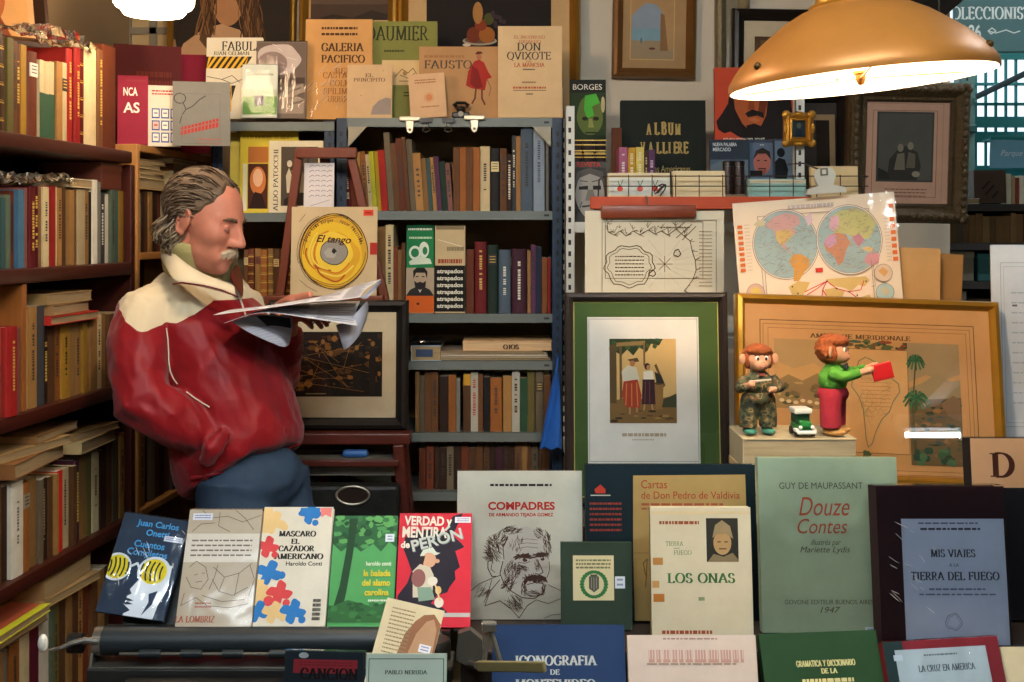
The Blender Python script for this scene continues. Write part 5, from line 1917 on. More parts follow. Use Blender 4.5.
# dark frame right of the post
def art_dk(a):
    a.rect(812, 120, 838, 176, '2a2018')
    a.rect(806, 116, 832, 122, 'b0906a')
    a.rect(826, 122, 832, 176, 'b0906a')


w, h = 66 / F * 3.75, 106 / F * 3.75
pw = framed(w, h, prof(.036, .02), C('17110e', .3, .2), C('3a2c20'), 'framed_print', 'dark framed print standing behind the tiny gilt miniature', art=art_dk, px=(776, 92, 846, 202))
place(pw, (P(824, 195, 3.68).x, 3.765, ZR2 + .005), 4)

# large ornate framed engraving
def art_engr(a):
    a.rect(858, 96, 948, 212, 'cc9c80')
    for k, c in enumerate(('9a6a54', 'b88a70', 'a0705a')):
        a.ring(903, 154, (44 - 6 * k) * 1.42, (57 - 7 * k) * 1.42, .8, c, n=4, a0=45, a1=405)
    a.rect(875, 112, 932, 182, '4a453f')
    a.rect(877, 114, 930, 180, '5a554c')
    a.poly([(886, 180), (888, 160), (896, 150), (904, 146), (916, 152), (920, 166), (916, 180)], '3a342c')
    a.ell(899, 148, 3, 4, '8a7c66')
    a.ell(909, 146, 3, 4, '8f8068')
    a.poly([(893, 170), (896, 154), (903, 153), (904, 170)], '7c6e5a')
    a.poly([(905, 168), (907, 152), (914, 154), (914, 168)], '6c604e')
    a.ell(915, 174, 4, 3, '9a8c74')
    a.poly([(877, 180), (877, 168), (886, 172), (890, 180)], '2e2a24')
    a.rules(884, 188, 926, 198, 3, '7a5444', 'caption', .3, 6)


Ye = 3.45
ornf = C('4f3d22', .45, .55, 70, metal=.35, bump=.9)
w, h = 122 / F * Ye, 140 / F * Ye
eng = framed(w, h, [(0, .03), (0, .0), (.008, -.016), (.022, -.022), (.034, -.012), (.042, -.004), (.05, -.006), (.056, .004), (.056, .03)], ornf, C('b4846a'), 'framed_engraving', 'large ornate framed engraving of seated figures right of the lamp', 'framed picture', None, art_engr, (845, 83, 967, 223))
rd = random.Random(3)
mb = MB()
for sx in (-1, 1):
    for k in range(18):
        zz = h * (k + .5) / 18
        mb.ell((sx * (w / 2 - .02), -.018, zz), (.010, .008, .011), 0, None, 8, 6)
for k in range(16):
    for tz in (.02, h - .02):
        mb.ell((-w / 2 + w * (k + .5) / 16, -.018, tz), (.011, .008, .010), 0, None, 8, 6)
mb.build('frame_ornament_pattern', ornf, eng)
place(eng, (P(906, 223, Ye).x, Ye, P(906, 223, Ye).z), -2, 1)
for sx in (-.1, .1):
    MB().tube([(sx, .02, h - .03), (sx * .6, .02, 2.62 - eng.location.z)], .003, 6).build('hanging_cord', C('2a2018'), eng)

# ------------------------------------------------------------ display table and its steps
ZTAB = .78
TW = wood('3a2a20', .6, (1, 10, 10))
tab = empty('display_table', (0, 0, 0), label='dark wooden display table carrying the front rows of books', cat='table')
MB().rbox(-.98, 1.18, 1.70, 2.18, .74, ZTAB, .004).build('table_top', TW, tab)
MB().rbox(-.088, 1.18, 2.181, 3.08, .74, ZTAB, .004).build('rear_leaf', TW, tab)
for x, y in ((-.92, 1.74), (1.06, 1.74), (-.92, 2.11), (1.06, 2.98), (-.05, 2.98)):
    MB().rbox(x, x + .06, y, y + .06, 0, .74, .004).build('leg', TW, tab)
MB().box(-.9, 1.1, 1.76, 1.78, .64, .74).build('apron', TW, tab)
ZS1, ZS2 = .901, 1.03
st = MB().rbox(-.086, 1.16, 2.0, 2.30, ZTAB + .001, ZS1, .003).build('wooden_step', wood('241a14', .6, (1, 10, 10)))
MB().box(-.086, 1.16, 2.0, 2.012, ZS1, ZS1 + .0006).build('edge_strip', C('3a2c22'), st)
tag(st, 'low dark wooden step under the second row of display books', 'display step')
st = MB().rbox(.13, 1.16, 2.33, 3.06, ZTAB + .001, ZS2, .003).build('wooden_step', wood('241a14', .6, (1, 10, 10)))
MB().box(.13, 1.16, 2.33, 2.342, ZS2, ZS2 + .0006).build('edge_strip', C('3a2c22'), st)
tag(st, 'high dark wooden step under the framed pictures and toy monkeys', 'display step')
E1, E2 = ZS1 + .0012, ZS2 + .0012

# ------------------------------------------------------------ typewriter
YT = 2.06
tz = P(300, 641, YT).z
tx0, tx1 = P(96, 0, YT).x, P(436, 0, YT).x
tw = empty('typewriter', ((tx0 + tx1) / 2, YT, ZTAB + .001), label='old black typewriter with long carriage under the five leaning books', cat='typewriter')
BLK = C('121315', .28, .2, 12)
CHR = C('b9b6ae', .22, .15, metal=.9)
STL = C('6a665e', .35, .25, metal=.7)
cx = (tx0 + tx1) / 2
zc_ = tz - ZTAB - .001
hl = (tx1 - tx0) / 2
soft(MB().tube([(-hl + .014, 0, zc_), (hl, 0, zc_)], .0235, 32).build('platen', C('1d2428', .45, .15, 30), tw), 50)
soft(MB().tube([(-hl, 0, zc_), (-hl + .014, 0, zc_)], .0245, 32).build('platen_cap', CHR, tw), 50)
soft(MB().tube([(hl, 0, zc_), (hl + .012, 0, zc_)], .012, 20).build('platen_shaft', CHR, tw), 50)
mb = MB()
for k in range(18):
    w = 2 * pi * k / 18
    mb.box(hl + .010, hl + .024, .0155 * cos(w) - .003, .0155 * cos(w) + .003, zc_ + .0155 * sin(w) - .003, zc_ + .0155 * sin(w) + .003)
mb.tube([(hl + .010, 0, zc_), (hl + .024, 0, zc_)], .0165, 24)
mb.build('platen_knob', C('141414', .35), tw)
MB().rbox(-hl - .004, hl + .03, -.03, .05, zc_ - .046, zc_ - .034, .002).build('carriage_frame', STL, tw)
MB().rbox(-hl - .004, hl + .03, -.036, -.03, zc_ - .058, zc_ - .036, .002).build('carriage_rail', C('3c3d3c', .35, metal=.6), tw)
for x in (-hl - .002, hl + .006):
    MB().prism([(-.03, zc_ - .036), (.05, zc_ - .036), (.03, zc_ + .01), (.0, zc_ + .016), (-.012, zc_ + .004)], x, x + .004, 0, Matrix(((0, 1, 0, 0), (1, 0, 0, 0), (0, 0, 1, 0), (0, 0, 0, 1)))).build('carriage_end', STL, tw)
# bail rod with rollers in front of the platen
MB().tube([(-hl + .05, -.029, zc_ - .012), (hl - .03, -.029, zc_ - .012)], .0028, 8).build('bail_rod', STL, tw)
for x in (-.19, -.12, -.05, .03, .11):
    soft(MB().tube([(x - .018, -.029, zc_ - .012), (x + .018, -.029, zc_ - .012)], .0072, 14).build('bail_roller', C('1a2226', .4), tw), 40)
# paper table carrying the books
tl = radians(32)
MB().rbox(-hl + .0, hl + .03, .026, .058, zc_ + .006, zc_ + .0105, .001).build('paper_ledge', C('26292a', .4, metal=.4), tw)
M32 = Matrix.Translation((0, .060, zc_ + .006)) @ Matrix.Rotation(-tl, 4, 'X')
MB().rbox(-hl + .02, hl - .0, .014, .017, 0, .15, .001, 0, M32).build('paper_table', C('1a1c1d', .4), tw)
# body
prb = [(-.30, 0), (-.30, .035), (-.16, .062), (-.05, .078), (-.045, zc_ - .06), (.07, zc_ - .06), (.09, .03), (.09, 0)]
yz = Matrix(((0, 1, 0, 0), (1, 0, 0, 0), (0, 0, 1, 0), (0, 0, 0, 1)))
soft(MB().prism(prb, -.22, .23, 0, yz).build('body', BLK, tw), 30)
mb = MB()
for r_ in range(3):
    for k in range(11):
        mb.lathe([(0, .0), (.0075, 0), (.0075, .003), (0, .003)], 12, 0, Matrix.Translation((-.15 + k * .03 + r_ * .008, -.28 + r_ * .028, .062 + r_ * .012)))
        mb.tube([(-.15 + k * .03 + r_ * .008, -.28 + r_ * .028, .062 + r_ * .012), (-.15 + k * .03 + r_ * .008, -.25 + r_ * .028, .035 + r_ * .012)], .0012, 4)
mb.build('key_buttons', C('1b1b1c', .3), tw)
# return lever with white tip
lv = [P(98, 641, YT - .02), P(84, 640, YT - .03), P(72, 643, YT - .04), P(60, 648, YT - .05), P(49, 651, YT - .05)]
base = Vector(tw.location)
MB().tube([p - base for p in lv], [.006, .005, .0042, .0036, .003], 8).build('return_lever', CHR, tw)
tip = P(43, 648, YT - .05) - base
MB().ell((tip.x, tip.y, tip.z + .008), (.0085, .0085, .015)).build('lever_knob', C('e4dfd2', .3), tw)
kn = P(76, 643, YT - .01) - base
soft(MB().tube([(kn.x - .012, kn.y, kn.z), (kn.x + .012, kn.y, kn.z)], .017, 20).build('platen_knob', C('141414', .35), tw), 40)
MB().tube([(kn.x, kn.y, kn.z), (-hl, 0, zc_)], .005, 8).build('platen_shaft', STL, tw)
# right-hand hardware: spool cover, bracket and arm
sp_ = P(433, 652, 1.97) - base
soft(MB().lathe([(0, .022), (.026, .022), (.029, .018), (.029, -.01), (0, -.01)], 32).build('ribbon_spool', C('15120f', .3), tw, sp_), 40)
MB().lathe([(0, .026), (.006, .026), (.006, .02), (0, .02)], 16).build('spool_nut', CHR, tw, sp_)
MB().box(-.02, .02, -.02, .02, -.03, -.01).build('spool_bracket', STL, tw, sp_)
bz = [P(x, y, 1.965) - base for x, y in ((458, 634), (470, 630), (482, 640), (484, 662), (470, 668), (456, 660))]
mb = MB()
mb.prism([(p.x, p.z) for p in bz], bz[0].y, bz[0].y + .02)
mb.build('side_plate', STL, tw)
for a_, b_ in (((488, 628), (484, 664)), ((490, 628), (501, 664))):
    MB().tube([P(*a_, 1.90) - base, P(*b_, 1.90) - base], .0045, 6).build('bracket_arm', C('8f8a7c', .35, metal=.7), tw)
q = P(489, 626, 1.90) - base
MB().rbox(q.x - .012, q.x + .012, q.y - .008, q.y + .01, q.z - .008, q.z + .006, .002).build('bracket_head', CHR, tw)
q0, q1 = P(478, 666, 1.88) - base, P(545, 667, 1.80) - base
d_ = (q1 - q0).normalized()
M = Matrix.Translation(q0) @ d_.to_track_quat('X', 'Z').to_matrix().to_4x4()
MB().rbox(0, (q1 - q0).length, -.004, .004, -.008, .008, .002, 0, M).build('guide_arm', C('8a7f58', .4, metal=.5), tw)
MB().tube([q0, P(470, 664, 1.965) - base], .006, 8).build('arm_pivot', STL, tw)

# ------------------------------------------------------------ five books leaning on the typewriter
YB = 2.082
TL = 29


def cov_glasses(a):
    a.b = (112, a.b[1], 181, a.b[3])
    b = '4fa0d8'
    a.text('Juan Carlos', 128, 524, 172, 530, b, 'bold')
    a.text('Onetti', 140, 533, 164, 539, b, 'bold')
    a.text('Cuentos', 131, 545, 163, 551.5, b, 'bold')
    a.text('Completos', 126, 553.5, 168, 560, b, 'bold')
    w = 'e6e8ee'
    # white half of a face
    a.poly([(146, 566), (176, 566), (177, 590), (172, 606), (170, 626), (141, 626), (140, 618), (146, 614), (138, 609), (141, 606), (139, 601), (143, 598), (140, 594), (146, 584)], w)
    a.poly([(138, 602), (147, 604.5), (141, 606), (147, 608), (139, 609.5)], '232b3c')
    a.poly([(160, 596), (168, 592), (166, 606), (158, 618), (162, 604)], '39445c')
    a.ell(120, 574, 15, 14, w)
    a.ell(159, 574, 17, 15, w)
    a.ell(120.5, 574, 12.5, 11.8, 'e8cf2c')
    a.ell(158.5, 574, 13.8, 12.5, 'e8cf2c')
    for cx_, rx, ry in ((120.5, 12.5, 11.8), (158.5, 13.8, 12.5)):
        for k in range(5):
            xx = -.8 + k * .36
            s = 1 if cx_ < 140 else -1
            pts = []
            for i in range(9):
                v = -1 + i / 4
                u = s * (xx + .28 * (1 - v * v))
                if u * u + v * v < .98:
                    pts.append((cx_ + u * rx, 574 + v * ry))
            if len(pts) > 1:
                a.line(pts, 1.7, '1e2430')
    a.line([(134, 572), (140, 568), (143, 572)], 2.2, w)
    a.rules(109, 621, 135, 624, 1, 'c9d2de', 'small_print', .5, 4)
    sticker(a, 160, 537, 179, 542.5)


def cov_lombriz(a):
    ink = '7c6a58'
    rd = random.Random(5)
    a.rect(182, 538, 258, 567, 'ddd2c4', 'text_panel')
    a.rules(189, 543, 250, 563, 4, '7a6c60', 'small_print', .32, 6)
    for s in ([(196, 514), (205, 522), (222, 520), (238, 526), (256, 519)], [(214, 516), (214, 530), (226, 536)], [(230, 514), (240, 522), (250, 534)], [(188, 536), (196, 528), (210, 527)],
              [(190, 572), (196, 566), (206, 572), (210, 584), (204, 594), (194, 592), (188, 582)], [(196, 580), (199, 579)], [(203, 578), (206, 578)], [(198, 587), (204, 586)],
              [(214, 572), (226, 582), (240, 578), (252, 568)], [(214, 584), (222, 596), (236, 600), (250, 592)], [(226, 582), (222, 596)], [(240, 578), (238, 600)], [(206, 600), (226, 606), (248, 604)],
              [(186, 610), (200, 602), (212, 610), (234, 612), (252, 608)], [(218, 570), (216, 582), (212, 594)], [(250, 570), (256, 584), (252, 600)], [(188, 598), (186, 610)]):
        a.line(s, .7, ink)
    a.text('LA LOMBRIZ', 182, 620, 221, 626, 'a8583c', 'serif', weight=.22)
    a.rules(200, 606, 216, 613, 2, 'a8583c', 'author_lettering', .45, 3)
    sticker(a, 187, 517, 207, 524)


def cov_puzzle(a):
    k = '2c2a28'
    a.text('MASCARO', 276, 536, 314, 541.5, k, 'serif', 'title_lettering', weight=.26)
    a.text('EL', 289, 544, 298, 549, k, 'serif', weight=.26)
    a.text('CAZADOR', 277, 551, 314, 556.5, k, 'serif', weight=.26)
    a.text('AMERICANO', 273, 559, 323, 564.5, k, 'serif', weight=.26)
    a.text('Haroldo Conti', 286, 567, 322, 571, k, 'bold', 'author_lettering')

    def piece(cx_, cy_, s, col, rot=0):
        pts = []
        for i in range(40):
            w = 2 * pi * i / 40
            r = s * (1 + .28 * sin(4 * w + rot) + .10 * cos(8 * w + rot))
            pts.append((cx_ + r * cos(w) * 1.05, cy_ + r * sin(w)))
        a.poly(pts, col)
        a.ell(cx_ + s * 1.25 * cos(rot), cy_ + s * 1.25 * sin(rot), s * .36, s * .36, col)
    B, Rr, Y = '2f74b8', 'd0484c', 'e0bf86'
    piece(270, 527, 10, Y, .4)
    a.rect(259, 512, 268, 538, Y)
    piece(306, 518, 9, B, 1.0)
    a.rect(296, 512, 316, 516, B)
    a.poly([(316, 512), (328, 512), (328, 522), (322, 519), (318, 522)], 'e08078')
    piece(266, 552, 9, Rr, .8)
    piece(270, 578, 10.5, B, .2)
    piece(264, 600, 9, Y, .3)
    a.rect(258.5, 585, 266, 618, Y)
    piece(282, 598, 10, Rr, .9)
    a.ell(272, 606, 5, 5, Rr)
    piece(262, 616, 9, B, .1)
    piece(278, 617, 9, Y, .5)
    piece(297, 616, 10, B, .7)
    for i in range(5):
        a.rules(316, 603 + i * 4.4, 324, 607 + i * 4.4, 1, '3a3632', 'series_mark', .75, i + 1)


def cov_tree(a):
    a.poly([(331, 519), (396, 519), (396, 552), (388, 546), (380, 556), (372, 548), (360, 556), (350, 548), (340, 556), (331, 548)], '2c5c3a')
    rd = random.Random(9)
    for k in range(46):
        a.ell(rd.uniform(332, 394), rd.uniform(520, 552), rd.uniform(2, 6), rd.uniform(2, 4), rd.choice(('23492e', '346a40', '4d8a52', '5a9a58')), wob=.12)
    a.poly([(347, 522), (355, 522), (352, 560), (348, 596), (344, 622), (333, 624), (341, 590), (345, 556)], '22402a')
    a.poly([(331, 612), (350, 604), (372, 610), (396, 606), (396, 626), (331, 626)], '2f6238')
    for k in range(24):
        a.ell(rd.uniform(332, 394), rd.uniform(608, 624), rd.uniform(2, 5), rd.uniform(1, 3), rd.choice(('27502f', '3a7444')), wob=.12)
    y = 'd0c23c'
    a.text('haroldo conti', 366, 566, 391, 570, 'd8e0d0', 'bold', 'author_lettering')
    a.text('la balada', 364, 574.5, 391, 580.5, y, 'black')
    a.text('del alamo', 363, 584, 391, 590, y, 'black')
    a.text('carolina', 366, 593.5, 390, 599.5, y, 'black')
    a.rules(370, 603, 390, 606, 1, 'd8e0d0', 'small_print', .6, 3)
    sticker(a, 384, 538, 393, 546, 'd0dce6')


def cov_silh(a):
    n = '23202c'
    # dark profile in a peaked cap
    a.poly([(399, 612), (399, 600), (408, 588), (412, 576), (408, 566), (402, 552), (404, 542), (414, 536), (430, 534), (446, 536), (448, 528), (452, 520), (462, 517), (452, 540), (461, 548), (464, 552), (455, 556), (460, 572), (455, 576), (456, 584), (450, 592), (448, 597), (438, 600), (432, 608), (444, 612), (452, 620), (399, 620)], n)
    w = 'dcd6c8'
    # small cartoon man with a white cap
    a.poly([(420, 560), (424, 552), (432, 552), (436, 557), (440, 558), (436, 560), (420, 561)], 'cfd6c8')
    a.ell(429, 565, 7, 7.5, 'd0a083')
    a.ell(437, 566, 2.5, 2, 'd0a083')
    a.poly([(420, 561), (425, 561), (423, 570), (419, 566)], '2a2420')
    a.poly([(413, 576), (420, 569), (430, 572), (434, 580), (433, 602), (414, 602)], 'c9c0ac')
    a.ell(419, 583, 7, 9, '8a5a58')
    a.ell(433, 586, 5, 4.5, w)
    a.poly([(418, 592), (432, 592), (436, 604), (420, 606)], '7c9888')
    a.ell(439, 595, 3, 4, 'd8b070')
    a.ell(440, 607, 4.5, 5, w)
    a.line([(436, 590), (441, 605)], 1.6, 'd8c08c')
    a.text('VERDAD y', 402.5, 520, 451, 529, w, 'black', rot=1)
    a.text('MENTIRA', 401, 531, 446, 541.5, w, 'black', rot=1)
    a.text('de', 400, 546, 409, 552.5, w, 'black')
    a.text('PERON', 413, 546, 465, 557, '76807e', 'bold', rot=-15)
    a.text('PERON', 412.3, 545.2, 464.3, 556.2, 'b9c0ba', 'bold', rot=-15)
    a.line([(444.5, 534.5), (448.5, 530.5)], 2.2, 'b9c0ba', 'title_lettering')
    a.rect(398, 617, 471, 621, 'bab6b4')
    sticker(a, 454, 521, 470, 527)


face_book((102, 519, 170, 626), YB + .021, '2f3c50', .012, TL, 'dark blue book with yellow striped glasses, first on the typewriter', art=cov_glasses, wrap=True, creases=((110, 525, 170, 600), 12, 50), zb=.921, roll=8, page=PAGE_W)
face_book((183, 513, 257, 626), YB, 'c3b29c', .013, TL, 'beige book with line drawings and white text panel on typewriter', art=cov_lombriz, zb=.9115, page=PAGE_W, wrap=clear('slip_film', .12, 1.4, .2, 6, .7))
face_book((259, 511, 329.5, 626), YB, 'dad4c4', .015, TL, 'cream book with blue, red and yellow jigsaw pieces on typewriter', art=cov_puzzle, zb=.9115, page=PAGE_W)
face_book((331, 519, 395.5, 625), YB, '4f9a5c', .012, TL, 'green book with a tall tree and yellow title on typewriter', art=cov_tree, zb=.9115, page=PAGE_W)
face_book((397.5, 517, 471, 622), YB, 'c62a3c', .014, TL, 'red book with black capped profile and cartoon man on typewriter', art=cov_silh, zb=.9115, page=PAGE_W)


# ------------------------------------------------------------ second row on the low step
def cov_portrait_drawing(a):
    k, red = '5e443a', 'b8362c'
    a.rules(490, 483.5, 552, 486, 1, '2a2624', 'series_lettering', .9, 4)
    a.text('COMPADRES', 488, 502.5, 555, 510, red, 'black')
    a.text('DE ARMANDO TEJADA GOMEZ', 489, 513.5, 553.5, 516.8, red, 'bold', 'author_lettering')
    rd = random.Random(12)
    face = [(504, 562), (502, 550), (506, 538), (514, 530), (526, 527), (538, 530), (546, 538), (550, 550), (549, 562), (547, 572), (546, 584), (541, 594), (533, 599), (522, 598), (510, 590), (503, 580), (501, 572)]
    a.poly(face, 'c2bab0')

    def hatch(cx_, cy_, rx, ry, n, ang, ln, wd=.34, col=k):
        ls = []
        for _ in range(n):
            r, w = sqrt(rd.random()), rd.random() * 2 * pi
            x, y = cx_ + rx * r * cos(w), cy_ + ry * r * sin(w)
            g = radians(ang + rd.uniform(-25, 25))
            l = ln * rd.uniform(.5, 1.2)
            ls.append([(x - l * cos(g) / 2, y - l * sin(g) / 2), (x + l * cos(g) / 2, y + l * sin(g) / 2)])
        a.lines(ls, wd, col)
    # hair at the sides
    hatch(494, 550, 8, 13, 120, 60, 6, .4)
    hatch(500, 540, 7, 8, 60, 120, 6, .4)
    hatch(512, 531, 9, 4, 60, 160, 6)
    hatch(547, 545, 4, 13, 70, 75, 6, .4)
    hatch(540, 534, 6, 5, 40, 40, 5)
    hatch(488, 556, 4, 6, 40, 20, 6)
    # ear
    a.line([(493, 560), (488, 562), (488, 569), (492, 577), (496, 577)], .9, k)
    a.line([(492, 564), (491, 570), (495, 573)], .6, k)
    # brow, eyes, nose
    hatch(524, 557, 8, 2.2, 60, 165, 6, .6)
    hatch(541, 555.5, 6, 2.2, 50, 10, 6, .6)
    a.line([(515, 560), (522, 556.5), (530, 559), (536, 557.5)], 1.4, k)
    a.line([(536, 557.5), (541, 555), (547, 554)], 1.4, k)
    a.ell(525, 561, 2.4, 1.5, k)
    a.ell(542.5, 560, 2, 1.3, k)
    a.line([(518, 563), (525, 564), (530, 562)], .6, k)
    a.line([(537, 560), (541, 568), (543, 573), (539, 575), (535, 574)], .9, k)
    hatch(537, 566, 3, 6, 26, 70, 4)
    # moustache and mouth, chin
    a.poly([(523, 582), (527, 577), (534, 575.5), (541, 576), (546, 579), (548, 584), (543, 580), (535, 579.5), (528, 581), (525, 586)], '5a342a')
    hatch(535, 579, 11, 3, 90, 30, 6, .6)
    a.line([(527, 585), (535, 583), (543, 584)], .8, k)
    hatch(524, 589, 3, 6, 40, 80, 5)
    hatch(534, 594, 8, 3, 36, 10, 5)
    hatch(543, 589, 2, 5, 24, 80, 5)
    # cheek, jaw, forehead creases
    hatch(512, 572, 8, 9, 70, 110, 7, .35)
    hatch(508, 585, 6, 6, 50, 130, 7, .4)
    hatch(520, 569, 8, 3, 36, 20, 6, .35)
    hatch(516, 545, 8, 8, 30, 100, 6, .28)
    a.line([(503, 562), (500, 574), (504, 584), (512, 592), (522, 598), (534, 599), (542, 594), (546, 585)], .8, k)
    a.line([(504, 560), (503, 548), (508, 537)], .7, k)
    a.line([(549, 562), (549.5, 570), (547, 578)], .7, k)
    for yy in (541, 545, 549):
        a.line([(518, yy), (527, yy - 1.5), (538, yy - .5)], .35, k)
    # collar and shoulders
    a.line([(470, 592), (480, 584), (494, 578), (500, 576)], .7, k)
    a.line([(500, 580), (490, 592), (485, 606), (500, 601), (512, 610), (519, 618), (527, 606), (536, 600)], .7, k)
    a.line([(492, 580), (488, 594), (484, 603)], .6, k)
    a.line([(536, 600), (548, 604), (562, 598), (566, 590)], .6, k)
    a.line([(548, 585), (558, 590), (570, 594)], .6, k)
    hatch(515, 604, 8, 7, 60, 50, 8, .3)
    hatch(482, 592, 8, 6, 24, 140, 8, .3)
    a.line([(544, 618), (552, 615), (561, 614)], .5, k)


def cov_valdivia(a):
    a.rect(586, 468, 634, 640, '14262e')
    r = 'a8402e'
    a.poly([(595, 492), (601, 487), (606, 492), (606, 496), (596, 496)], 'c0402e')
    a.rect(591, 497.5, 611, 498.6, 'c8c4b4', 'small_print')
    a.rules(590, 504, 622, 536, 6, '9a4034', 'blurb_print', .4, 8)
    a.poly([(634, 478), (747, 477), (748, 640), (634, 641), (633, 560)], 'b3965e')
    a.text('Cartas', 642, 482.5, 668, 491, 'a83a28', 'sans')
    a.text('de Don Pedro de Valdivia', 642, 494, 741, 501.5, 'a83a28', 'sans')
    a.rules(642, 505, 724, 509, 1, 'a85a40', 'small_print', .6, 5)
    a.rules(642, 510, 690, 513, 1, 'a85a40', 'small_print', .6, 6)
    a.line([(645, 578), (643, 566), (647, 562), (645, 590)], .9, '6a5030')
    a.line([(634, 556), (648, 556)], .5, '7a6238')


def cov_emblem(a):
    a.rect(573, 557, 614, 602, 'c9be98', 'title_label')
    a.rules(576, 560, 611, 571, 3, '6a6a4c', 'title_lettering', .5, 4)
    for k in range(26):
        w = 2 * pi * k / 26
        a.ell(594 + 12 * cos(w), 586 + 12.5 * sin(w), 2.4, 1.7, '2f6a3c')
    a.ring(594, 586, 12, 12.5, 1.2, '2f6a3c')
    a.poly([(589, 578), (599, 578), (599, 590), (594, 594), (589, 590)], '4a4a44')
    a.rect(590.5, 576, 597.5, 578.5, '4a4a44')
    a.lines([[(591.5, 579), (591.5, 590)], [(594, 579), (594, 592)], [(596.5, 579), (596.5, 590)]], .7, '8a8a78')
    sticker(a, 615, 578, 625, 590, 'c9d2de')


def cov_onas(a):
    g = '3a6238'
    a.rect(652, 513, 751, 516, 'cdbb94')
    a.rect(707, 520, 739, 564, '2a2a26')
    a.ell(723, 545, 9, 12, 'a8875c')
    a.poly([(713, 540), (716, 527), (723, 522), (731, 528), (734, 541), (727, 536), (719, 536)], '8a7a5c')
    a.poly([(708, 564), (714, 556), (724, 559), (733, 555), (739, 562), (739, 564)], '7c6c50')
    a.lines([[(718, 544), (721.5, 544)], [(725, 544), (728.5, 544)], [(719.5, 551), (727, 551)]], 1.1, '3a2c1c')
    a.rules(660, 522, 700, 526, 1, '8a4a30', 'author_lettering', .8, 4)
    a.text('TIERRA', 666, 543.5, 684, 548, '6a8058', 'serif')
    a.text('FUEGO', 674, 552.5, 692, 557, '6a8058', 'serif')
    a.rules(674, 549.5, 680, 551, 1, '6a8058', 'small_print', .6, 3)
    a.text('LOS ONAS', 667, 575.5, 735, 585, g, 'serif', weight=.2)
    a.rules(698, 598, 704, 603, 1, '6a8058', 'small_print', .7, 3)
    a.rect(653, 596, 664, 604, 'a86a30')
    a.rect(653, 560, 663, 567, 'b07c44')
    a.rect(652, 583, 659, 590, 'b58a54')
    a.rules(661, 631, 711, 636, 1, '9a4a34', 'publisher_lettering', .7, 7)


def cov_douze(a):
    k, r = '4a4a40', '9a4a34'
    a.text('GUY DE MAUPASSANT', 781, 484.5, 865, 491, k, 'sans', 'author_lettering')
    a.text('Douze', 800, 499, 851, 518, r, 'italic')
    a.text('Contes', 798, 521, 848, 536, r, 'italic')
    a.text('illustrés par', 811, 542, 841, 547.5, k, 'italic', 'illustrator_lettering')
    a.text('Mariette Lydis', 800, 549, 850, 555, k, 'italic', 'illustrator_lettering')
    a.text('GOVONE EDITEUR BUENOS AIRES', 783, 602, 871, 606.5, k, 'sans', 'publisher_lettering')
    a.text('1947', 818, 609, 838, 615, k, 'italic', 'publisher_lettering')
    sticker(a, 862, 629, 878, 636, 'c9d2e0')


def cov_viajes(a):
    a.rect(903, 523, 1006, 662, 'b4c2dc', 'cover_label')
    k = '3c4050'
    a.rules(920, 526, 980, 528.5, 1, '6a7490', 'small_print', .7, 5)
    a.rules(922, 531.5, 982, 534.5, 1, k, 'author_lettering', .7, 6)
    a.text('MIS VIAJES', 931, 554, 976, 561.5, k, 'serif', weight=.2)
    a.text('A LA', 949, 568, 959, 571, k, 'serif')
    a.text('TIERRA DEL FUEGO', 910, 576.5, 999, 584.5, k, 'serif', weight=.2)
    a.rules(928, 592, 984, 595, 1, '6a7490', 'small_print', .6, 5)
    a.rules(918, 597.5, 994, 600, 1, '6a7490', 'small_print', .6, 8)
    a.ring(951, 626, 8, 8, .8, '7a86a4', wob=.1)
    a.ring(951, 626, 6, 6.4, .5, '7a86a4', wob=.15)


def cov_d(a):
    a.rect(974, 440, 1130, 491, 'c79c74', 'title_panel')
    a.text('D', 993, 456, 1018, 480, '4a2418', 'serif', weight=.2)


face_book((457, 471, 582.5, 619.5), None, 'cbc6b6', .012, 9, 'large off-white book with a brown pen portrait of moustached man', art=cov_portrait_drawing, on=E1, page=PAGE_W, wrap=clear('slip_film', .12, 1.4, .2, 6, .7))
face_book((586, 467, 757, 628), 2.145, '14262e', .03, 8, 'large dark teal book with tan panel, behind the stained green-titled one', art=cov_valdivia, zb=E1, wrap=clear('slip_film', .12, 1.4, .2, 6, .7))
face_book((561, 544, 632, 632), 2.102, '2a382e', .018, 8, 'small dark green book with wreath emblem label', art=cov_emblem, zb=E1)
face_book((651, 509, 752, 638), 2.068, 'cdc3a8', .022, 8, 'stained cream book with green title and small face photo', art=cov_onas, zb=E1, spine='a08a60', page=PAGE_W)
face_book((760, 459, 900, 638), 2.085, '98aa92', .022, 8, 'tall sage green book with red italic title below toy monkeys', art=cov_douze, zb=E1, page=PAGE_W, wrap=clear('slip_film', .12, 1.4, .2, 6, .7))
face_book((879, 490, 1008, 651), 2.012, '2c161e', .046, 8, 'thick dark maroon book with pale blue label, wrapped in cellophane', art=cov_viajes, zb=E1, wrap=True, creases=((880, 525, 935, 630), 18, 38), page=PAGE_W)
face_book((974, 441, 1130, 622), 2.15, '14141a', .04, 7, 'dark book with tan title panel at the edge beside the maroon one', art=cov_d, zb=E1, wrap=clear('slip_film', .12, 1.4, .2, 6, .7))


# ------------------------------------------------------------ front row on the table
def cov_icono(a):
    w = 'c4c6c0'
    a.text('ICONOGRAFIA', 515, 661, 598, 670.5, w, 'serif', weight=.22)
    a.text('DE', 550, 675, 560, 680, w, 'serif', weight=.22)
    a.text('MONTEVIDEO', 515, 685, 596, 694, w, 'serif', weight=.22)


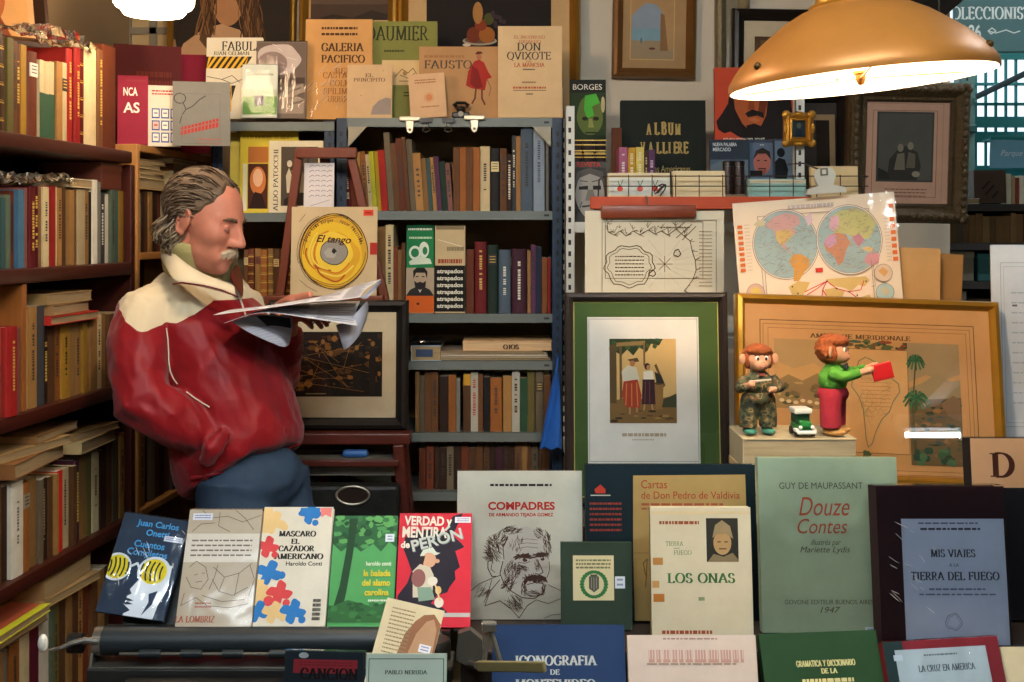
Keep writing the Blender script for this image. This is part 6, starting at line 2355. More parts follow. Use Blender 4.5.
def cov_pink(a):
    a.rules(665, 641.5, 720, 644, 1, '9a7a70', 'small_print', .6, 4)
    a.rules(650, 651, 746, 664, 1, 'c09488', 'title_lettering', 1.0, 4)
    for k in range(34):
        x = 650.5 + k * 2.85
        a.rect(x, 651, x + .9, 664, 'd4c2b4', 'title_lettering')
    a.rules(648, 667, 738, 670, 1, 'a08878', 'small_print', .6, 6)


def cov_gram(a):
    c = 'c9c08a'
    a.text('GRAMATICA Y DICCIONARIO', 802, 668.5, 862, 674.5, c, 'serif', weight=.26)
    a.text('DE LA', 826, 677, 843, 682, c, 'serif', weight=.26)
    a.rules(806, 686, 858, 691, 1, c, 'title_lettering', .8, 4)


def cov_cruz(a):
    a.rect(884, 645, 914, 800, '2a3c3c', 'cloth_corner')
    a.rect(905, 655, 998, 800, 'b9c4c8', 'cover_label')
    a.rules(934, 660, 968, 663, 1, '6a7478', 'author_lettering', .6, 4)
    a.text('LA CRUZ EN AMERICA', 926, 672, 984, 678.5, '50585c', 'serif', weight=.22)
    a.rect(903, 660, 912, 666, 'd0d8e0', 'price_sticker')


def cov_cancion(a):
    a.rect(281, 653, 361, 664, '28353f')
    a.rect(290, 662, 355, 676, 'b03a44')
    a.ell(300, 658, 5, 3, 'cfd8dc')
    a.text('CANCION', 297, 671, 356, 682, '2a1a1c', 'serif', weight=.24)
    a.rules(296, 664, 350, 669, 2, '8a2c34', 'small_print', .4, 4)


def cov_neruda(a):
    a.ring(405.5, 690, 38 * 1.4, 29 * 1.42, .8, '3c4a44', n=4, a0=45, a1=405)
    a.text('PABLO NERUDA', 384, 672.5, 427, 676.5, '3c4a44', 'serif', 'author_lettering', weight=.22)


def cov_bust(a):
    a.poly([(388, 655), (391, 634), (398, 620), (405, 612), (415, 609), (424, 618), (430, 640), (432, 700), (386, 700)], '8a5f44')
    a.poly([(398, 655), (402, 632), (409, 618), (416, 614), (421, 624), (423, 655), (420, 700), (400, 700)], 'b08a6a')
    a.rules(372, 610, 396, 700, 22, '8a7658', 'small_print', .35, 4)
    sticker(a, 408, 641, 420, 649)


face_book((492, 629, 626, 760), 1.895, '20365c', .022, 19, 'navy blue cloth book with white roman title in front row', art=cov_icono, zb=ZTAB + .0015)
face_book((629, 639, 759, 760), 1.895, 'd4c2b4', .02, 19, 'pale pinkish-white book with faded title in front row', art=cov_pink, zb=ZTAB + .0015)
face_book((768, 639, 888, 770), 1.88, '1a3a20', .026, 27, 'dark green clothbound book with gilt title in front row', art=cov_gram, zb=ZTAB + .0015, roll=-2)
face_book((894, 646, 1012, 765), 1.87, '8c2c34', .028, 24, 'red book with dark corner and pale label in front row', art=cov_cruz, zb=ZTAB + .0015, roll=-3, wrap=True)
face_book((1008, 651, 1090, 770), 1.885, 'cfc2a0', .02, 20, 'cream book at the far end of front row', zb=ZTAB + .0015)
face_book((281, 654, 361, 760), 1.735, '28353f', .014, 14, 'small dark book with red band standing before the typewriter', art=cov_cancion, zb=ZTAB + .0015, wrap=True, yaw=-3)
face_book((365, 656, 446, 762), 1.735, 'a8b4a6', .012, 14, 'small grey-green book with thin border standing before the typewriter', art=cov_neruda, zb=ZTAB + .0015)
face_book((364, 603, 424, 690), 1.905, 'd6c6a2', .004, 30, 'cream leaflet with brown bust picture leaning on the typewriter', 'leaflet', art=cov_bust, zb=.865, roll=13, name='leaflet')

# ------------------------------------------------------------ easel, record, framed print and the stand below
EW = wood('6a2e14', .45, (12, 12, 1.2))
YE_ = 3.46


def bar(mb, a, b, w, d, m=0):
    """Square-cut wooden bar between two points."""
    a, b = Vector(a), Vector(b)
    x = (b - a)
    M = Matrix.Translation(a) @ x.to_track_quat('X', 'Z').to_matrix().to_4x4()
    return mb.rbox(0, x.length, -w / 2, w / 2, -d / 2, d / 2, min(w, d) * .12, m, M)


ea = P(315, 297, YE_)
easel = empty('easel', (ea.x + .02, YE_, 0), label='brown wooden easel holding the yellow disc record cover', cat='easel')
eb = Vector(easel.location)


def pe(px, py, Y=YE_):
    return P(px, py, Y) - eb


zfoot = .805
bar(MB(), pe(300, 150), pe(276, 330), .032, .024).build('easel_leg', EW, easel)
bar(MB(), pe(350, 150), pe(392, 330), .032, .024).build('easel_leg', EW, easel)
bar(MB(), pe(276, 330), Vector((pe(266, 400).x, 0, .02)), .032, .024).build('easel_leg', EW, easel)
bar(MB(), pe(392, 330), Vector((pe(404, 400).x, 0, .02)), .032, .024).build('easel_leg', EW, easel)
bar(MB(), pe(297, 153, YE_ - .015), pe(357, 153, YE_ - .015), .026, .03).build('top_bar', EW, easel)
bar(MB(), pe(266, 300, YE_ - .03), pe(384, 300, YE_ - .03), .055, .026).build('ledge', EW, easel)
bar(MB(), pe(325, 156, YE_ + .03), Vector((0.0, .055, .02)), .03, .024).build('rear_leg', EW, easel)


def cov_record(a):
    rd = random.Random(4)
    cy, cx_ = 251.5, 333.5
    a.ell(cx_, cy, 34.5, 37.5, '3a2c1c', wob=.015, n=40)
    a.ell(cx_, cy, 33.6, 36.6, 'c9992c', wob=.02, n=40)
    a.ell(cx_ - 1, cy + 2, 30, 32, 'd9b02c', wob=.04, n=40)
    a.ell(cx_ + 2, cy + 6, 24, 24, 'cf9a26', wob=.05, n=36)
    a.ell(cx_, cy + 1, 19, 20, 'e0bc3c', wob=.05, n=36)
    for k in range(7):
        a.ring(cx_ + rd.uniform(-1.5, 1.5), cy + rd.uniform(-1.5, 1.5), 33 + rd.uniform(-2, 2.5), 36 + rd.uniform(-2, 2.5), .55, rd.choice(('3a2c1c', '5a4022', '2a2018')), a0=rd.uniform(0, 200), a1=rd.uniform(220, 360), n=30, wob=.02)
    for k in range(6):
        a.ring(cx_, cy, rd.uniform(18, 30), rd.uniform(19, 31), 1.6, rd.choice(('b8641c', 'c9781c', 'e0c450', 'a8501c')), a0=rd.uniform(20, 140), a1=rd.uniform(160, 260), n=18, wob=.04)
    a.ell(cx_ + .5, cy + 1, 14, 13, '4a4038', wob=.02)
    a.ell(cx_ + .5, cy + 1, 13.2, 12.2, '8c857c', wob=.02)
    a.ell(cx_ - 3, cy + 2, 6, 5, 'a09a90', wob=.1)
    a.ell(cx_ + .5, cy, 2.4, 2.4, '2a2622', wob=.2)
    a.text('El tango', 316, 235, 351, 242, '4a2a14', 'bolditalic', rot=3)
    t = 'Jorge Luis Borges   Astor Piazzolla'
    for k, ch in enumerate(t):
        if ch == ' ':
            continue
        w = radians(200 + 142 * k / (len(t) - 1))
        x, y = cx_ + 28.5 * cos(w), cy + 31 * sin(w)
        a.text(ch, x - .9, y - 1.9, x + .9, y + 1.5, '5a4020', 'bold', 'ring_lettering', rot=math.degrees(w) + 90)
    a.rect(370, 243, 377, 255, 'a82c24')
    a.rect(363, 210, 373, 216, 'd0402c', 'price_sticker')
    a.rect(365, 212.4, 371, 213.6, '8a2018', 'sticker_print')
    a.lines([[(300, 280), (308, 287), (318, 292)], [(360, 285), (352, 290)], [(299, 222), (305, 214)]], .6, '7a664c')


face_book((291, 207, 377, 297), YE_ - .052, 'c4ab84', .005, 6, 'square record cover with yellow disc drawing standing on the easel', art=cov_record, name='record_sleeve', cat='record', page=pages_mat('1c1a1a', 'y'), zb=P(0, 296, YE_).z - .005 + .0085)


def cov_note(a):
    a.lines([[(x, y + (x * 7) % 1.6), (x + 3, y - .8), (x + 5, y + .5)] for y in range(166, 200, 5) for x in range(309, 329, 6)], .5, '5a5260', 'handwriting')
    a.line([(311, 206), (330, 200)], .4, '5a5260', 'handwriting')


note = face_book((304, 163, 334, 209), YE_ - .006, 'cfc6c4', .003, 6, 'white handwritten sheet propped between the easel legs', art=cov_note, name='handwritten_sheet', cat='paper sheet', zb=P(0, 214, YE_).z)


def art_lithograph(a):
    a.rect(279, 304, 396, 418, 'c9b493', 'mat_window')
    a.rect(282, 332, 382, 397, '1d140d')
    rd = random.Random(21)
    for k in range(120):
        x, y = rd.uniform(282, 380), rd.uniform(336, 394)
        c = rd.choice(('7a4c1c', '93602a', '3a2612', '5c3a18', '2a1c10', '140e0a'))
        a.ell(x, y, rd.uniform(1.2, 6), rd.uniform(.8, 3.2), c, wob=.18, n=12)
    for x0, h in ((316, 44), (322, 52), (330, 40), (356, 46), (372, 50)):
        a.poly([(x0 - 3, 394), (x0 - 3.4, 394 - h * .6), (x0 - 1, 394 - h), (x0 + 2, 394 - h), (x0 + 4, 394 - h * .55), (x0 + 3, 394)], rd.choice(('1a120c', '241810')))
        a.ell(x0 + .5, 394 - h, 2, 2.6, '8a5c2c')
    a.lines([[(rd.uniform(284, 378), rd.uniform(334, 394)) for _ in range(2)] for _ in range(14)], .35, 'a06c30')
    a.rules(306, 393, 326, 395, 1, 'a08a60', 'caption', .5, 4)


YP = 3.345
FRM = C('17120f', .5, .2, 14, spec=.25)
loc, w, h = solve(268, 300, 408, 430, 4, YP)
pr = framed(w, h, prof(.034, .022), FRM, C('c9b493', .8, .06), 'framed_print', 'black framed dark brown print with cream mat under the easel ledge', art=art_lithograph, px=(268, 300, 408, 430))
place(pr, loc, 4)

# dark stand with slanting legs carrying the print
zst = loc.z
stand = empty('folding_stand', (loc.x, YP, 0), label='red-brown wooden stand with slanting legs carrying the black framed print', cat='stand')
sb = Vector(stand.location)
SW = wood('4f1d12', .4, (1.2, 12, 12))
bar(MB(), P(268, 437, YP - .03) - sb, P(411, 437, YP - .03) - sb, .07, .03).build('top_rail', SW, stand)
zl = (P(0, 437, YP).z)
for sx in (-1, 1):
    for y in (-.06, .06):
        bar(MB(), (sx * .175, y, zl - .01), (sx * .26, y * .9, .012), .03, .03).build('leg', SW, stand)
bar(MB(), (-.18, -.10, P(0, 456, YP).z - .0), (.18, -.10, P(0, 456, YP).z), .02, .016).build('lower_rail', SW, stand)
z = P(0, 476, YP - .07).z
MB().rbox(-.17, .17, -.07, .08, z, z + .045, .004).build('tray', C('6a645a', .5, .25), stand)
MB().rbox(.02, .09, -.05, -.02, z + .046, z + .066, .008).build('blue_pouch', C('2c5c9a', .5), stand)

# black box with an oval plate beneath the tray
yb_ = 3.2
gm = empty('storage_box', (P(348, 0, yb_).x, yb_, 0), label='black case with an oval metal ring standing under the stand', cat='case')
zt_ = P(0, 486, yb_).z
MB().rbox(-.135, .135, 0, .06, .0, zt_, .01).build('case_body', C('15130f', .5, .3, 40, bump=.3), gm)
MB().rbox(-.137, .137, -.003, .063, zt_ - .14, zt_ - .135, .001).build('case_seam', C('2c2820', .4), gm)
ox, oz = P(353, 0, yb_).x - gm.location.x, P(0, 495, yb_).z
pts = [(ox + .044 * cos(2 * pi * i / 32), -.004, oz + .024 * sin(2 * pi * i / 32)) for i in range(33)]
MB().tube(pts, .0032, 8).build('oval_ring', C('a09484', .35, metal=.6), gm)
MB().box(ox - .04, ox + .04, -.002, .0, oz - .02, oz + .02).build('oval_plate', C('2a1a12', .4), gm)
gm.name = 'case'
# low crate the black case stands on is the floor itself

# blue bag hanging from the post
yb2 = 3.44
bg = MB()
hx = P(557, 0, yb2).x


def bagf(u, v):
    w_ = .004 + .028 * v ** .8
    zz = P(0, 370, yb2).z + (P(0, 449, yb2).z - P(0, 370, yb2).z) * v
    cx_ = hx + (P(551, 0, yb2).x - hx) * v
    th = 2 * pi * u
    return (cx_ + w_ * cos(th), yb2 + .02 + .012 * sin(th) * (1 + .4 * sin(3 * th + 4 * v)), zz + (.004 * sin(5 * th) if v == 1 else 0))


bg.grid(bagf, 24, 12, closed_u=True)
bag = soft(bg.build('plastic_bag', C('1c4f9c', .35, .25, 20, bump=.3)), 70)
MB().tube([(hx, yb2 + .02, P(0, 372, yb2).z), (hx + .004, yb2 + .05, P(0, 360, yb2).z), (hx + .004, yb2 + .105, P(0, 358, yb2).z)], .003, 6).build('bag_handle', C('1c4f9c', .35), bag)
tag(bag, 'bright blue plastic bag hanging from the steel shelving post', 'bag')

# ------------------------------------------------------------ framed pictures on the high step
def art_green(a):
    a.rect(573, 300, 722, 500, '415527', 'green_mat')
    a.ring(647, 399.5, 72.6 * 1.414, 97.6 * 1.414, .9, 'b8a45c', 'gilt_fillet', n=4, a0=45, a1=405)
    a.rect(588, 317, 700, 464, 'd9cfc2', 'white_mat')
    a.ring(644, 390.5, 54.5 * 1.414, 71.5 * 1.414, .7, '9a948a', 'mat_line', n=4, a0=45, a1=405)
    a.rect(610, 339, 677, 424, 'cba468')
    a.poly([(610, 402), (630, 398), (650, 401), (677, 396), (677, 424), (610, 424)], '7a5a30')
    a.poly([(610, 339), (664, 339), (660, 346), (652, 344), (648, 352), (640, 348), (634, 356), (628, 350), (622, 356), (616, 352), (610, 360)], '2c3a1c')
    rd = random.Random(8)
    for k in range(24):
        a.ell(rd.uniform(611, 660), rd.uniform(340, 352), rd.uniform(1.5, 4), rd.uniform(1.2, 2.6), rd.choice(('2c3a1c', '44522a', '36502c')), wob=.2, n=10)
    a.rect(610, 345, 617, 404, '5a4426')
    a.poly([(617, 343), (646, 341), (646, 345), (617, 347)], '8a6a3c')
    a.rect(620, 346, 622.5, 400, '6a4c28')
    a.rect(644, 343, 646, 366, '7a5a34')
    # two figures
    a.poly([(622, 372), (628, 366), (637, 368), (640, 380), (636, 386), (624, 386)], 'c9bfa8')
    a.poly([(628, 360), (638, 358), (640, 362), (632, 363)], '5a4026')
    a.ell(633, 364, 2.6, 3, 'a86c44')
    a.poly([(624, 382), (638, 380), (642, 396), (640, 409), (626, 408), (622, 396)], '9c3a24')
    a.lines([[(627, 384), (626, 406)], [(632, 384), (632, 407)], [(637, 383), (638, 407)]], 1.0, 'c87a3c')
    a.ell(648, 367, 3, 3.4, '2a1a14')
    a.ell(649, 368, 2, 2.6, 'b07c54')
    a.poly([(644, 372), (653, 371), (655, 381), (644, 381)], 'd9d0bc')
    a.poly([(643, 380), (655, 380), (657, 405), (642, 405)], '3c1f24')
    a.lines([[(646, 382), (645, 404)], [(650, 382), (650, 404)]], 1.0, '6a3a38')
    a.lines([[(645, 405), (644, 411)], [(652, 405), (653, 411)], [(630, 408), (630, 415)], [(637, 408), (637, 413)]], 1.6, 'b07c54')
    a.poly([(655, 366), (657, 364), (666, 386), (664, 388)], '6a4c28')
    a.poly([(655, 384), (664, 384), (663, 410), (656, 410)], '8a6434')
    a.ell(659.5, 384, 4.5, 1.6, '5c3f20')
    a.poly([(655, 372), (662, 376), (665, 384), (657, 384)], '2f2a26')
    a.poly([(664, 400), (677, 394), (677, 408), (662, 408)], '43422a')
    for k in range(14):
        a.ell(rd.uniform(612, 675), rd.uniform(411, 422), rd.uniform(2, 5), rd.uniform(.6, 1.4), rd.choice(('5a4222', '98743e', '3a2c18')), wob=.2, n=10)
    a.rules(622, 433, 666, 436.5, 1, 'a8927c', 'caption_lettering', .9, 6)
    a.rules(632, 439, 654, 441, 1, 'b8a896', 'caption_lettering', .8, 8)


loc, w, h = solve(565, 292, 729, 507, 6, 2.47)
gp = framed(w, h, [(0, .024), (0, 0), (.003, -.006), (.010, -.008), (.016, -.003), (.018, .004), (.0185, .008), (.0185, .024)], C('1d1512', .55, .15, 14, spec=.2), C('415527'), 'framed_print', 'black framed print with green mat of two costumed figures', art=art_green, px=(565, 292, 729, 507))
place(gp, loc, 6)
gp.location.z = E2 + .004


def art_map(a):
    paper = 'c08f5c'
    ink = '5c4028'
    a.rect(742, 305, 992, 488, paper, 'mat_paper')
    for x0, y0, x1, y1, wd in ((758, 323, 974, 478, .8), (761, 327, 970, 474, .4), (766, 331, 966, 470, .35)):
        a.ring((x0 + x1) / 2, (y0 + y1) / 2, (x1 - x0) / 2 * 1.414, (y1 - y0) / 2 * 1.414, wd, ink, 'border_lines', n=4, a0=45, a1=405)
    a.text('AMERIQUE MERIDIONALE', 808, 335.5, 910, 340, ink, 'serif', weight=.2)
    a.rect(772, 342, 958, 464, 'b98d58')
    # sketched landscape around the inset map
    rd = random.Random(30)
    a.poly([(772, 342), (845, 342), (845, 372), (830, 376), (812, 366), (792, 372), (772, 364)], 'a8865a')
    a.poly([(772, 386), (786, 378), (800, 384), (815, 376), (836, 388), (846, 384), (846, 412), (772, 412)], '8a6e46')
    for k in range(34):
        a.ell(rd.uniform(774, 840), rd.uniform(386, 410), rd.uniform(2, 6), rd.uniform(1, 3.4), rd.choice(('5c4f30', '6e5c38', '94784c', 'a88a58', '4a432c')), wob=.2, n=12)
    for k in range(7):
        a.ell(779 + k * 7, 404 + (k % 3), 2.6, 1.8, 'c9b088', n=10)
    a.poly([(772, 412), (846, 412), (846, 440), (772, 440)], 'b28656')
    for k in range(40):
        a.ell(rd.uniform(846, 906), rd.uniform(342, 350), rd.uniform(1.5, 5), rd.uniform(1, 2.4), rd.choice(('3a4a2c', '54603a', '8a3c28', '6a5030', '3c5a50')), wob=.2, n=10)
    # the inset sheet with the continent outline
    a.poly([(846, 350), (906, 350), (905, 454), (836, 453)], 'c79a66')
    a.line([(846, 350), (906, 350), (905, 454), (836, 453)], .5, ink, closed=True)
    sa = [(857, 362), (864, 358), (872, 362), (880, 366), (886, 376), (896, 384), (897, 392), (890, 402), (886, 412), (878, 420), (872, 432), (868, 444), (864, 448), (862, 440), (861, 424), (860, 410), (856, 398), (849, 388), (851, 376), (855, 368)]
    a.line(sa, .9, '7c6a4a', closed=True)
    a.line([(x + 1.6, y) for x, y in sa], .5, '9aa07c', closed=True)
    for k in range(30):
        x, y = rd.uniform(854, 890), rd.uniform(364, 420)
        a.line([(x, y), (x + rd.uniform(-6, 6), y + rd.uniform(-4, 4)), (x + rd.uniform(-8, 8), y + rd.uniform(2, 8))], .3, '8a7450')
    a.rules(858, 370, 888, 410, 10, 'a07c50', 'small_print', .2, 9)
    # right-hand landscape with palms
    a.poly([(906, 342), (958, 342), (958, 372), (940, 380), (924, 374), (906, 382)], '9c8462')
    a.poly([(906, 388), (920, 382), (936, 372), (948, 380), (958, 378), (958, 400), (906, 402)], '94805e')
    a.poly([(906, 400), (958, 396), (958, 464), (906, 464)], '6a5638')
    for k in range(60):
        a.ell(rd.uniform(908, 957), rd.uniform(398, 462), rd.uniform(1.5, 5), rd.uniform(.8, 2.6), rd.choice(('3c4a2c', '54543a', '7c5c38', '8f6a40', '2f3c2c', '43524a')), wob=.2, n=10)
    a.poly([(938, 402), (950, 394), (957, 398), (957, 420), (944, 414)], '7c6248')
    for x, yb_2, yt, s in ((912, 458, 360, 9), (911, 460, 398, 13)):
        a.line([(x, yb_2), (x - 3, (yb_2 + yt) / 2), (x + 2, yt)], 1.3, '4a4a2c')
        for w_ in range(0, 360, 30):
            g = radians(w_)
            a.line([(x + 2, yt), (x + 2 + s * .6 * cos(g), yt - 2 + s * .45 * sin(g)), (x + 2 + s * cos(g), yt + 2 + s * .62 * sin(g) + 2)], 1.9, '2f5a3a' if w_ % 60 else '447048')
    for k in range(14):
        a.ell(rd.uniform(908, 956), rd.uniform(448, 462), rd.uniform(3, 6), rd.uniform(2, 4), rd.choice(('3a5a3c', '2c4634', '4a6a48')), wob=.15, n=12)
    a.ell(862, 455, 4, 4, '4a5a34', wob=.2)
    a.rules(776, 446, 812, 462, 5, 'a87c4c', 'small_print', .3, 6)


loc, w, h = solve(733, 297, 1000, 485, 13, 2.62)
GF_ = C('b8862c', .32, .22, 24, metal=.65)
gm2 = framed(w, h, [(0, .026), (0, 0), (.004, -.010), (.013, -.013), (.017, -.006), (.021, .003), (.0225, .006), (.0225, .026)], GF_, C('c08f5c', .7, .12, 4), 'framed_map', 'gold framed antique map with palms behind the toy monkeys', 'framed map', None, art_map, (733, 297, 1000, 485))
place(gm2, loc, 13, 2.0)
gm2.location.z = E2 + .018

# stack of books for the toys
zk = P(0, 433, 2.40).z
stk = []
zz = E2
for t, wd, col, lab, pg in ((.060, .222, '7a5c34', 'thick brown book at bottom of the stack under toy monkeys', 'c9b48c'), (.052, .226, 'b8a072', 'middle book of the stack under the toy monkeys', 'd6c7a2'), (None, .222, 'a89b7c', 'cream paged book on top of the stack carrying toy monkeys', '9c8f72')):
    t = t or zk - zz
    o = flat_book(wd, .17, t - .0008, col, pages_mat(pg, 'z', 110))
    o.location = (P(800.5, 0, 2.33).x, 2.335, zz)
    tag(o, lab, 'book', 'stack under the toy monkeys')
    zz += t

# ------------------------------------------------------------ toy monkeys and toy car
SKIN_T = C('c08e70', .4, .1)
FUR = C('8a4418', .7, .35, 60, bump=.8)
DARKT = C('1c1412', .4)


def camo():
    k = 'camo'
    if k in _mc:
        return _mc[k]
    m = C('3c4326', .8, .1).copy()
    nt = m.node_tree
    b = nt.nodes['Principled BSDF']
    tc = nt.nodes.new('ShaderNodeTexCoord')
    n2 = nt.nodes.new('ShaderNodeTexNoise')
    n2.inputs['Scale'].default_value = 75
    n2.inputs['Detail'].default_value = 1
    cr = nt.nodes.new('ShaderNodeValToRGB')
    cr.color_ramp.interpolation = 'CONSTANT'
    els = cr.color_ramp.elements
    for p, c in ((0, '1d2018'), (.42, '39422a'), (.52, '5c3f26'), (.58, '7a6a44'), (.63, '2c3826')):
        e = els[0] if p == 0 else els.new(p)
        e.position = p
        e.color = (*lin(c), 1)
    els.remove(els[len(els) - 1]) if els[len(els) - 1].position == 1 else None
    nt.links.new(tc.outputs['Object'], n2.inputs['Vector'])
    nt.links.new(n2.outputs['Fac'], cr.inputs[0])
    nt.links.new(cr.outputs[0], b.inputs['Base Color'])
    _mc[k] = m
    return m


def monkey(px, py0, py1, Y, z, yaw, label, top_m, trouser_m, shoe_m, arms, prop):
    """Clothed standing toy monkey; unit height 1, faces -y before the yaw."""
    H = (py1 - py0) / F * Y
    o = empty('toy_monkey', (P(px, 0, Y).x, Y, z), (0, 0, radians(yaw)), label, 'toy')

    def s(*p):
        return tuple(c * H for c in p)
    # shoes
    for sx in (-1, 1):
        mb = MB().ell(s(sx * .105, -.04, .035), s(.075, .115, .036))
        mb.ell(s(sx * .105, .02, .05), s(.06, .06, .045))
        blob('shoe', mb, shoe_m, H * .014, o, 2)
    # trousers
    mb = MB()
    for sx in (-1, 1):
        mb.tube([s(sx * .115, 0, .075), s(sx * .112, 0, .2), s(sx * .085, 0, .38)], [H * .100, H * .104, H * .112], 14)
    mb.ell(s(0, 0, .40), s(.188, .155, .11))
    blob('trousers', mb, trouser_m, H * .016, o, 3)
    # jacket with sleeves
    mb = MB().ell(s(0, 0, .54), s(.182, .145, .15)).ell(s(0, -.0, .62), s(.13, .1, .10))
    for a in arms:
        mb.tube([s(*a[0]), s(*a[1]), s(*[a[1][i] * .35 + a[2][i] * .65 for i in range(3)])], [H * .062, H * .058, H * .05], 12)
    blob('jacket', mb, top_m, H * .016, o, 3)
    for a in arms:
        w_ = Vector(s(*a[2]))
        e_ = Vector(s(*a[1]))
        mb = MB().tube([e_.lerp(w_, .6), w_], [H * .034, H * .034], 10)
        mb.ell(tuple(w_), s(.045, .045, .036))
        d = (w_ - e_).normalized()
        for k in range(3):
            q = w_ + Vector((0, 0, H * .022 * (k - 1))) + d * H * .02
            mb.tube([q, q + d * H * .035], [H * .016, H * .012], 8)
        q = w_ + Vector((0, 0, H * .03))
        mb.tube([w_, q + d * H * .012], [H * .014, H * .011], 8)
        blob('hand', mb, SKIN_T, H * .010, o, 1)
    # head
    mb = MB().ell(s(0, -.01, .815), s(.142, .135, .135)).ell(s(0, -.085, .77), s(.095, .08, .07)).tube([s(0, 0, .64), s(0, 0, .74)], [H * .06, H * .06], 12)
    mb.ell(s(0, -.125, .80), s(.022, .03, .03))
    hd = blob('head', mb, SKIN_T, H * .014, o, 2)
    for sx in (-1, 1):
        blob('ear', MB().ell(s(sx * .185, -.02, .825), s(.042, .018, .062)).ell(s(sx * .14, -.01, .815), s(.05, .016, .03)), SKIN_T, H * .010, hd, 1)
        MB().ell(s(sx * .048, -.121, .838), s(.026, .016, .03)).build('eye', C('e8e2da', .2), hd, smooth=True)
        MB().ell(s(sx * .046, -.134, .836), s(.015, .008, .02)).build('pupil', DARKT, hd, smooth=True)
        MB().tube([s(sx * .02, -.128, .875), s(sx * .05, -.128, .882), s(sx * .078, -.112, .872)], H * .007, 6).build('eyebrow', C('5a2c14', .7), hd)
    for sx in (-1, 1):
        MB().ell(s(sx * .012, -.156, .80), s(.005, .004, .006)).build('nostril', C('7a4438', .5), hd)
    MB().tube([s(-.045, -.150, .757), s(0, -.163, .748), s(.045, -.150, .757)], H * .005, 6).build('mouth', C('a05a50', .5), hd)
    # fur cap round the face
    rd = random.Random(px)
    mb = MB().ell(s(0, .035, .835), s(.168, .14, .15)).ell(s(0, -.03, .92), s(.145, .125, .07))
    for sx in (-1, 1):
        mb.ell(s(sx * .125, -.015, .80), s(.035, .06, .085))
    for k in range(150):
        w_ = rd.uniform(0, 2 * pi)
        t = rd.uniform(0, 1.9)
        n = Vector((sin(t) * cos(w_), sin(t) * sin(w_), cos(t)))
        if n.y < -.25 and n.z < .62:
            continue
        p = Vector((0, .02, .84)) + Vector((n.x * .165, n.y * .14, n.z * .145))
        mb.tube([p * H, (p + n * .03 + Vector((0, 0, -.02))) * H], [H * .022, H * .006], 6)
    hair = blob('fur_hair', mb, FUR, H * .012, hd, 1)
    if prop:
        prop(o, s, H)
    return o


def prop_brush(o, s, H):
    MB().tube([s(-.17, -.21, .60), s(.06, -.25, .625)], [H * .014, H * .010], 8).build('pencil', C('b0a294', .4), o)
    MB().box(-.03 * H, .03 * H, -.140 * H, -.120 * H, .655 * H, .68 * H).build('collar_badge', C('8a4038', .5), o)


def prop_book(o, s, H):
    M = Matrix.Translation(Vector(s(.0, -.47, .66))) @ Matrix.Rotation(radians(-66), 4, 'Z') @ Matrix.Rotation(radians(-14), 4, 'Y')
    MB().rbox(-.10 * H, .10 * H, -.018 * H, .018 * H, -.10 * H, .065 * H, .002, 0, M).build('red_purse', C('b01c20', .35), o)
    MB().box(-.06 * H, .06 * H, -.135 * H, -.12 * H, .655 * H, .70 * H).build('neckerchief', C('22203a', .6), o)


monkey(758, 343, 434, 2.385, zk + .001, 8, 'toy monkey in camouflage overalls with teal shoes holding a pencil', camo(), camo(), C('2f6a5c', .5),
       (((-.15, 0, .62), (-.235, -.06, .50), (-.15, -.20, .57)), ((.15, 0, .62), (.24, -.06, .50), (.08, -.20, .51))), prop_brush)
monkey(833, 335, 436, 2.385, zk + .001, 62, 'toy monkey in green sweater and red trousers holding out red purse', C('4a8a2c', .9, .3, 60, bump=.6), C('8f1a2c', .9, .3, 30, bump=.4), C('a8783c', .5),
       (((-.15, 0, .62), (-.17, -.15, .585), (-.06, -.36, .655)), ((.15, 0, .62), (.17, -.17, .60), (.07, -.38, .68))), prop_book)

car = empty('toy_car', (P(802.5, 0, 2.37).x, 2.37, zk + .001), (0, 0, radians(4)), 'tiny green toy car with white roof between the toy monkeys', 'toy car')
GC_, WC_ = C('1f6a30', .3), C('e2e0d8', .35)
MB().rbox(-.016, .016, -.022, .03, .008, .022, .003).build('car_body', GC_, car)
MB().rbox(-.011, .011, -.026, -.004, .018, .030, .003).build('bonnet', GC_, car)
MB().rbox(-.015, .015, -.002, .03, .022, .042, .003).build('cab', C('173820', .3), car)
MB().rbox(-.018, .018, -.008, .034, .042, .053, .003).build('car_roof', WC_, car)
MB().rbox(-.019, .019, -.030, -.025, .006, .013, .002).build('bumper', WC_, car)
for sx in (-1, 1):
    MB().ell((sx * .012, -.026, .019), (.004, .003, .004)).build('headlamp', WC_, car)
    MB().rbox(sx * .017 - .004, sx * .017 + .004, -.024, -.006, .009, .016, .002).build('mudguard', WC_, car)
    for y in (-.014, .020):
        soft(MB().tube([(sx * .013, y, .008), (sx * .019, y, .008)], .008, 16).build('wheel', C('161616', .6), car), 40)

